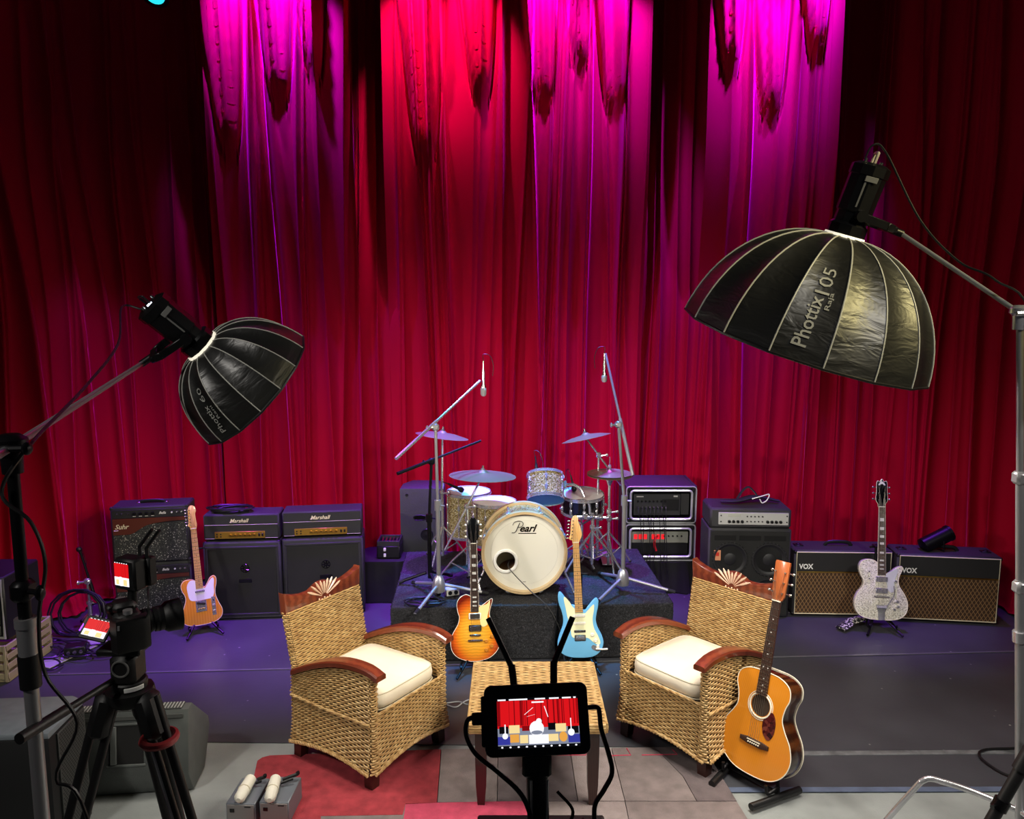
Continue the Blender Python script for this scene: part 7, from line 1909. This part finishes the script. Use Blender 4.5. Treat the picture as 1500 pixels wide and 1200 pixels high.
# --- far left rack, crate and cables
fx = at_y(12, 940, 5.05)
t = thing('rack_case', 'rack case with pale edge standing on a crate by the curtain', 'rack case', T(fx.x - 0.24, 5.05, 0.262) )
m_case = mat('case_dark', (30, 31, 32), 0.5)
mb = MB(); mb.box((0, 0.2, 0.22), (0.48, 0.40, 0.44), 0.01); obj('shell', mb, m_case, t)
mb = MB(); mb.tube([(-0.225, -0.004, 0.02), (0.225, -0.004, 0.02), (0.225, -0.004, 0.42), (-0.225, -0.004, 0.42)], 0.012, 6, closed=True); obj('front_edge', mb, m_alu, t)
for i in range(5):
    mb = MB(); mb.box((0, -0.004, 0.07 + 0.075 * i), (0.40, 0.012, 0.065), 0.003); u_ = obj('rack_unit', mb, mat('rack_unit_grey', (74, 78, 76), 0.45), t)
    for j in range(4):
        mb = MB(); mb.box((0.05 + 0.04 * j, -0.012, 0.07 + 0.075 * i), (0.02, 0.006, 0.02), 0.002); obj('socket', mb, m_silver if (i + j) % 2 else m_black_plastic, u_)
t = thing('crate', 'pale woven plastic crate of cables under a rack case', 'crate', T(fx.x - 0.24, 4.98, 0))
m_crate = mat('beige_crate', (170, 158, 128), 0.7)
mb = MB(); mb.box((0, 0.25, 0.015), (0.54, 0.5, 0.03)); obj('base', mb, m_crate, t)
for a, c, sx, sy in ((0, 0.0, 0.54, 0.015), (0, 0.5, 0.54, 0.015), (-0.265, 0.25, 0.015, 0.5), (0.265, 0.25, 0.015, 0.5)):
    for kz in range(4):
        mb = MB(); mb.box((a, c, 0.04 + 0.065 * kz), (sx, sy, 0.042), 0.003); obj('slat', mb, m_crate, t)
for a in (-0.26, 0, 0.26):
    for c in (0.0, 0.5):
        mb = MB(); mb.box((a, c, 0.13), (0.02, 0.022, 0.255), 0.003); obj('upright', mb, m_crate, t)
# small microphone stand by the curtain
b_ = at_z(134, 920, 0.0)
t = mic_stand('short microphone stand with clamped cables in front of the curtain', (b_.x, b_.y), at_y(128, 852, b_.y), at_y(140, 878, b_.y - 0.02), at_y(119, 812, b_.y + 0.05), m_chrome, m_black_metal, 0.16, 0.4, 0.002, hub=False)
condenser('short black microphone on the small stand by the curtain', at_y(119, 812, b_.y + 0.05) + Vector((0, 0, -0.005)), (-0.25, -0.1, 1), 0.05, m_black_plastic, m_black_plastic)
m_cable_p = mat('dark_violet_cable', (34, 30, 44), 0.4)
pc_ = at_z(118, 936, 0.0)
mb = MB(); P = []
for i in range(70):
    a = 2 * PI * i / 14; P.append((pc_.x - 0.06 + (0.17 + 0.012 * (i // 14)) * math.cos(a) + 0.03 * math.sin(i * .11), pc_.y + 0.12 + 0.05 * math.sin(a) - 0.01 * (i // 14) + 0.07 * math.cos(a) * 0, max(0.012, 0.16 + (0.145 + 0.010 * (i // 14)) * math.sin(a))))
mb.tube(P, 0.0075, 6); o = obj('cable_coil', mb, m_cable_p); tag(o, 'upright coil of dark cable leaning on the curtain hem', 'cable')
rs = random.Random(8)
for i in range(7):
    x0 = rs.uniform(75, 150); y0 = rs.uniform(948, 972); P = []
    x, y = x0, y0; an = rs.uniform(0, 6)
    for j in range(12):
        an += rs.uniform(0.2, 1.0); x += math.cos(an) * 15; y += math.sin(an) * 5
        y = min(985, max(942, y)); x = min(215, max(45, x)); pz = at_z(x, y, 0.0); P.append((pz.x, pz.y, 0.010 + 0.006 * i * 0.6 + rs.uniform(0, 0.012)))
    mb = MB(); mb.tube(spline(P, 5), 0.0065, 6); o = obj('loose_cable', mb, m_cable_p); tag(o, 'dark cable lying loose in the heap on the violet lit floor', 'cable', 'cables heaped by the curtain')
sp0, sp1 = at_z(62, 978, 0), at_z(148, 938, 0)
mb = MB(); d = sp1 - sp0; mb.box((d.length / 2, 0, 0.006), (d.length, 0.14, 0.008), 0.002, M=T(sp0) @ Rz(math.atan2(d.y, d.x))); o = obj('floor_sheet', mb, mat('pale_sheet', (176, 172, 182), 0.5)); tag(o, 'pale sheet lying under the heap of cables', 'sheet')
p = at_z(112, 962, 0.0)
t = thing('stage_box', 'small black connector box among the heaped cables', 'box', T(p.x, p.y, 0.02) @ Rz(R(20)))
mb = MB(); mb.box((0, 0, 0.035), (0.14, 0.10, 0.07), 0.008); obj('housing', mb, m_black_plastic, t)
for i in range(3):
    mb = MB(); mb.cyl((-0.04 + 0.04 * i, -0.05, 0.035), (-0.04 + 0.04 * i, -0.058, 0.035), 0.013, 12); obj('socket', mb, m_nickel, t)
# small things on the floor behind the table
p = at_z(755, 984, 0.0)
t = thing('effect_pedal', 'flat pink pedal on the floor behind the table', 'pedal', T(p.x, p.y - 0.02, 0))
mb = MB(); mb.box((0, 0, 0.03), (0.20, 0.11, 0.05), 0.008); obj('housing', mb, mat('pink_pedal', (190, 120, 116), 0.45), t)
for x in (-0.06, 0, 0.06):
    mb = MB(); mb.lathe([(0.010, 0.055), (0.008, 0.068), (0.001, 0.068)], 10, M=T(x, 0, 0)); obj('knob', mb, m_black_plastic, t)
mb = MB(); mb.tube(spline([at_z(655, 1033, .006), at_z(668, 1036, .006), at_z(680, 1028, .006), at_z(690, 1025, .006), at_z(700, 1030, .006)], 5), 0.004, 6); mb.tube(spline([at_z(655, 1030, .012), at_z(672, 1028, .012), at_z(684, 1032, .012), at_z(697, 1032, .012)], 5), 0.004, 6)
o = obj('thin_cable', mb, mat('pale_cable', (180, 184, 186), 0.5)); tag(o, 'thin pale cable on the floor between armchair and table', 'cable')
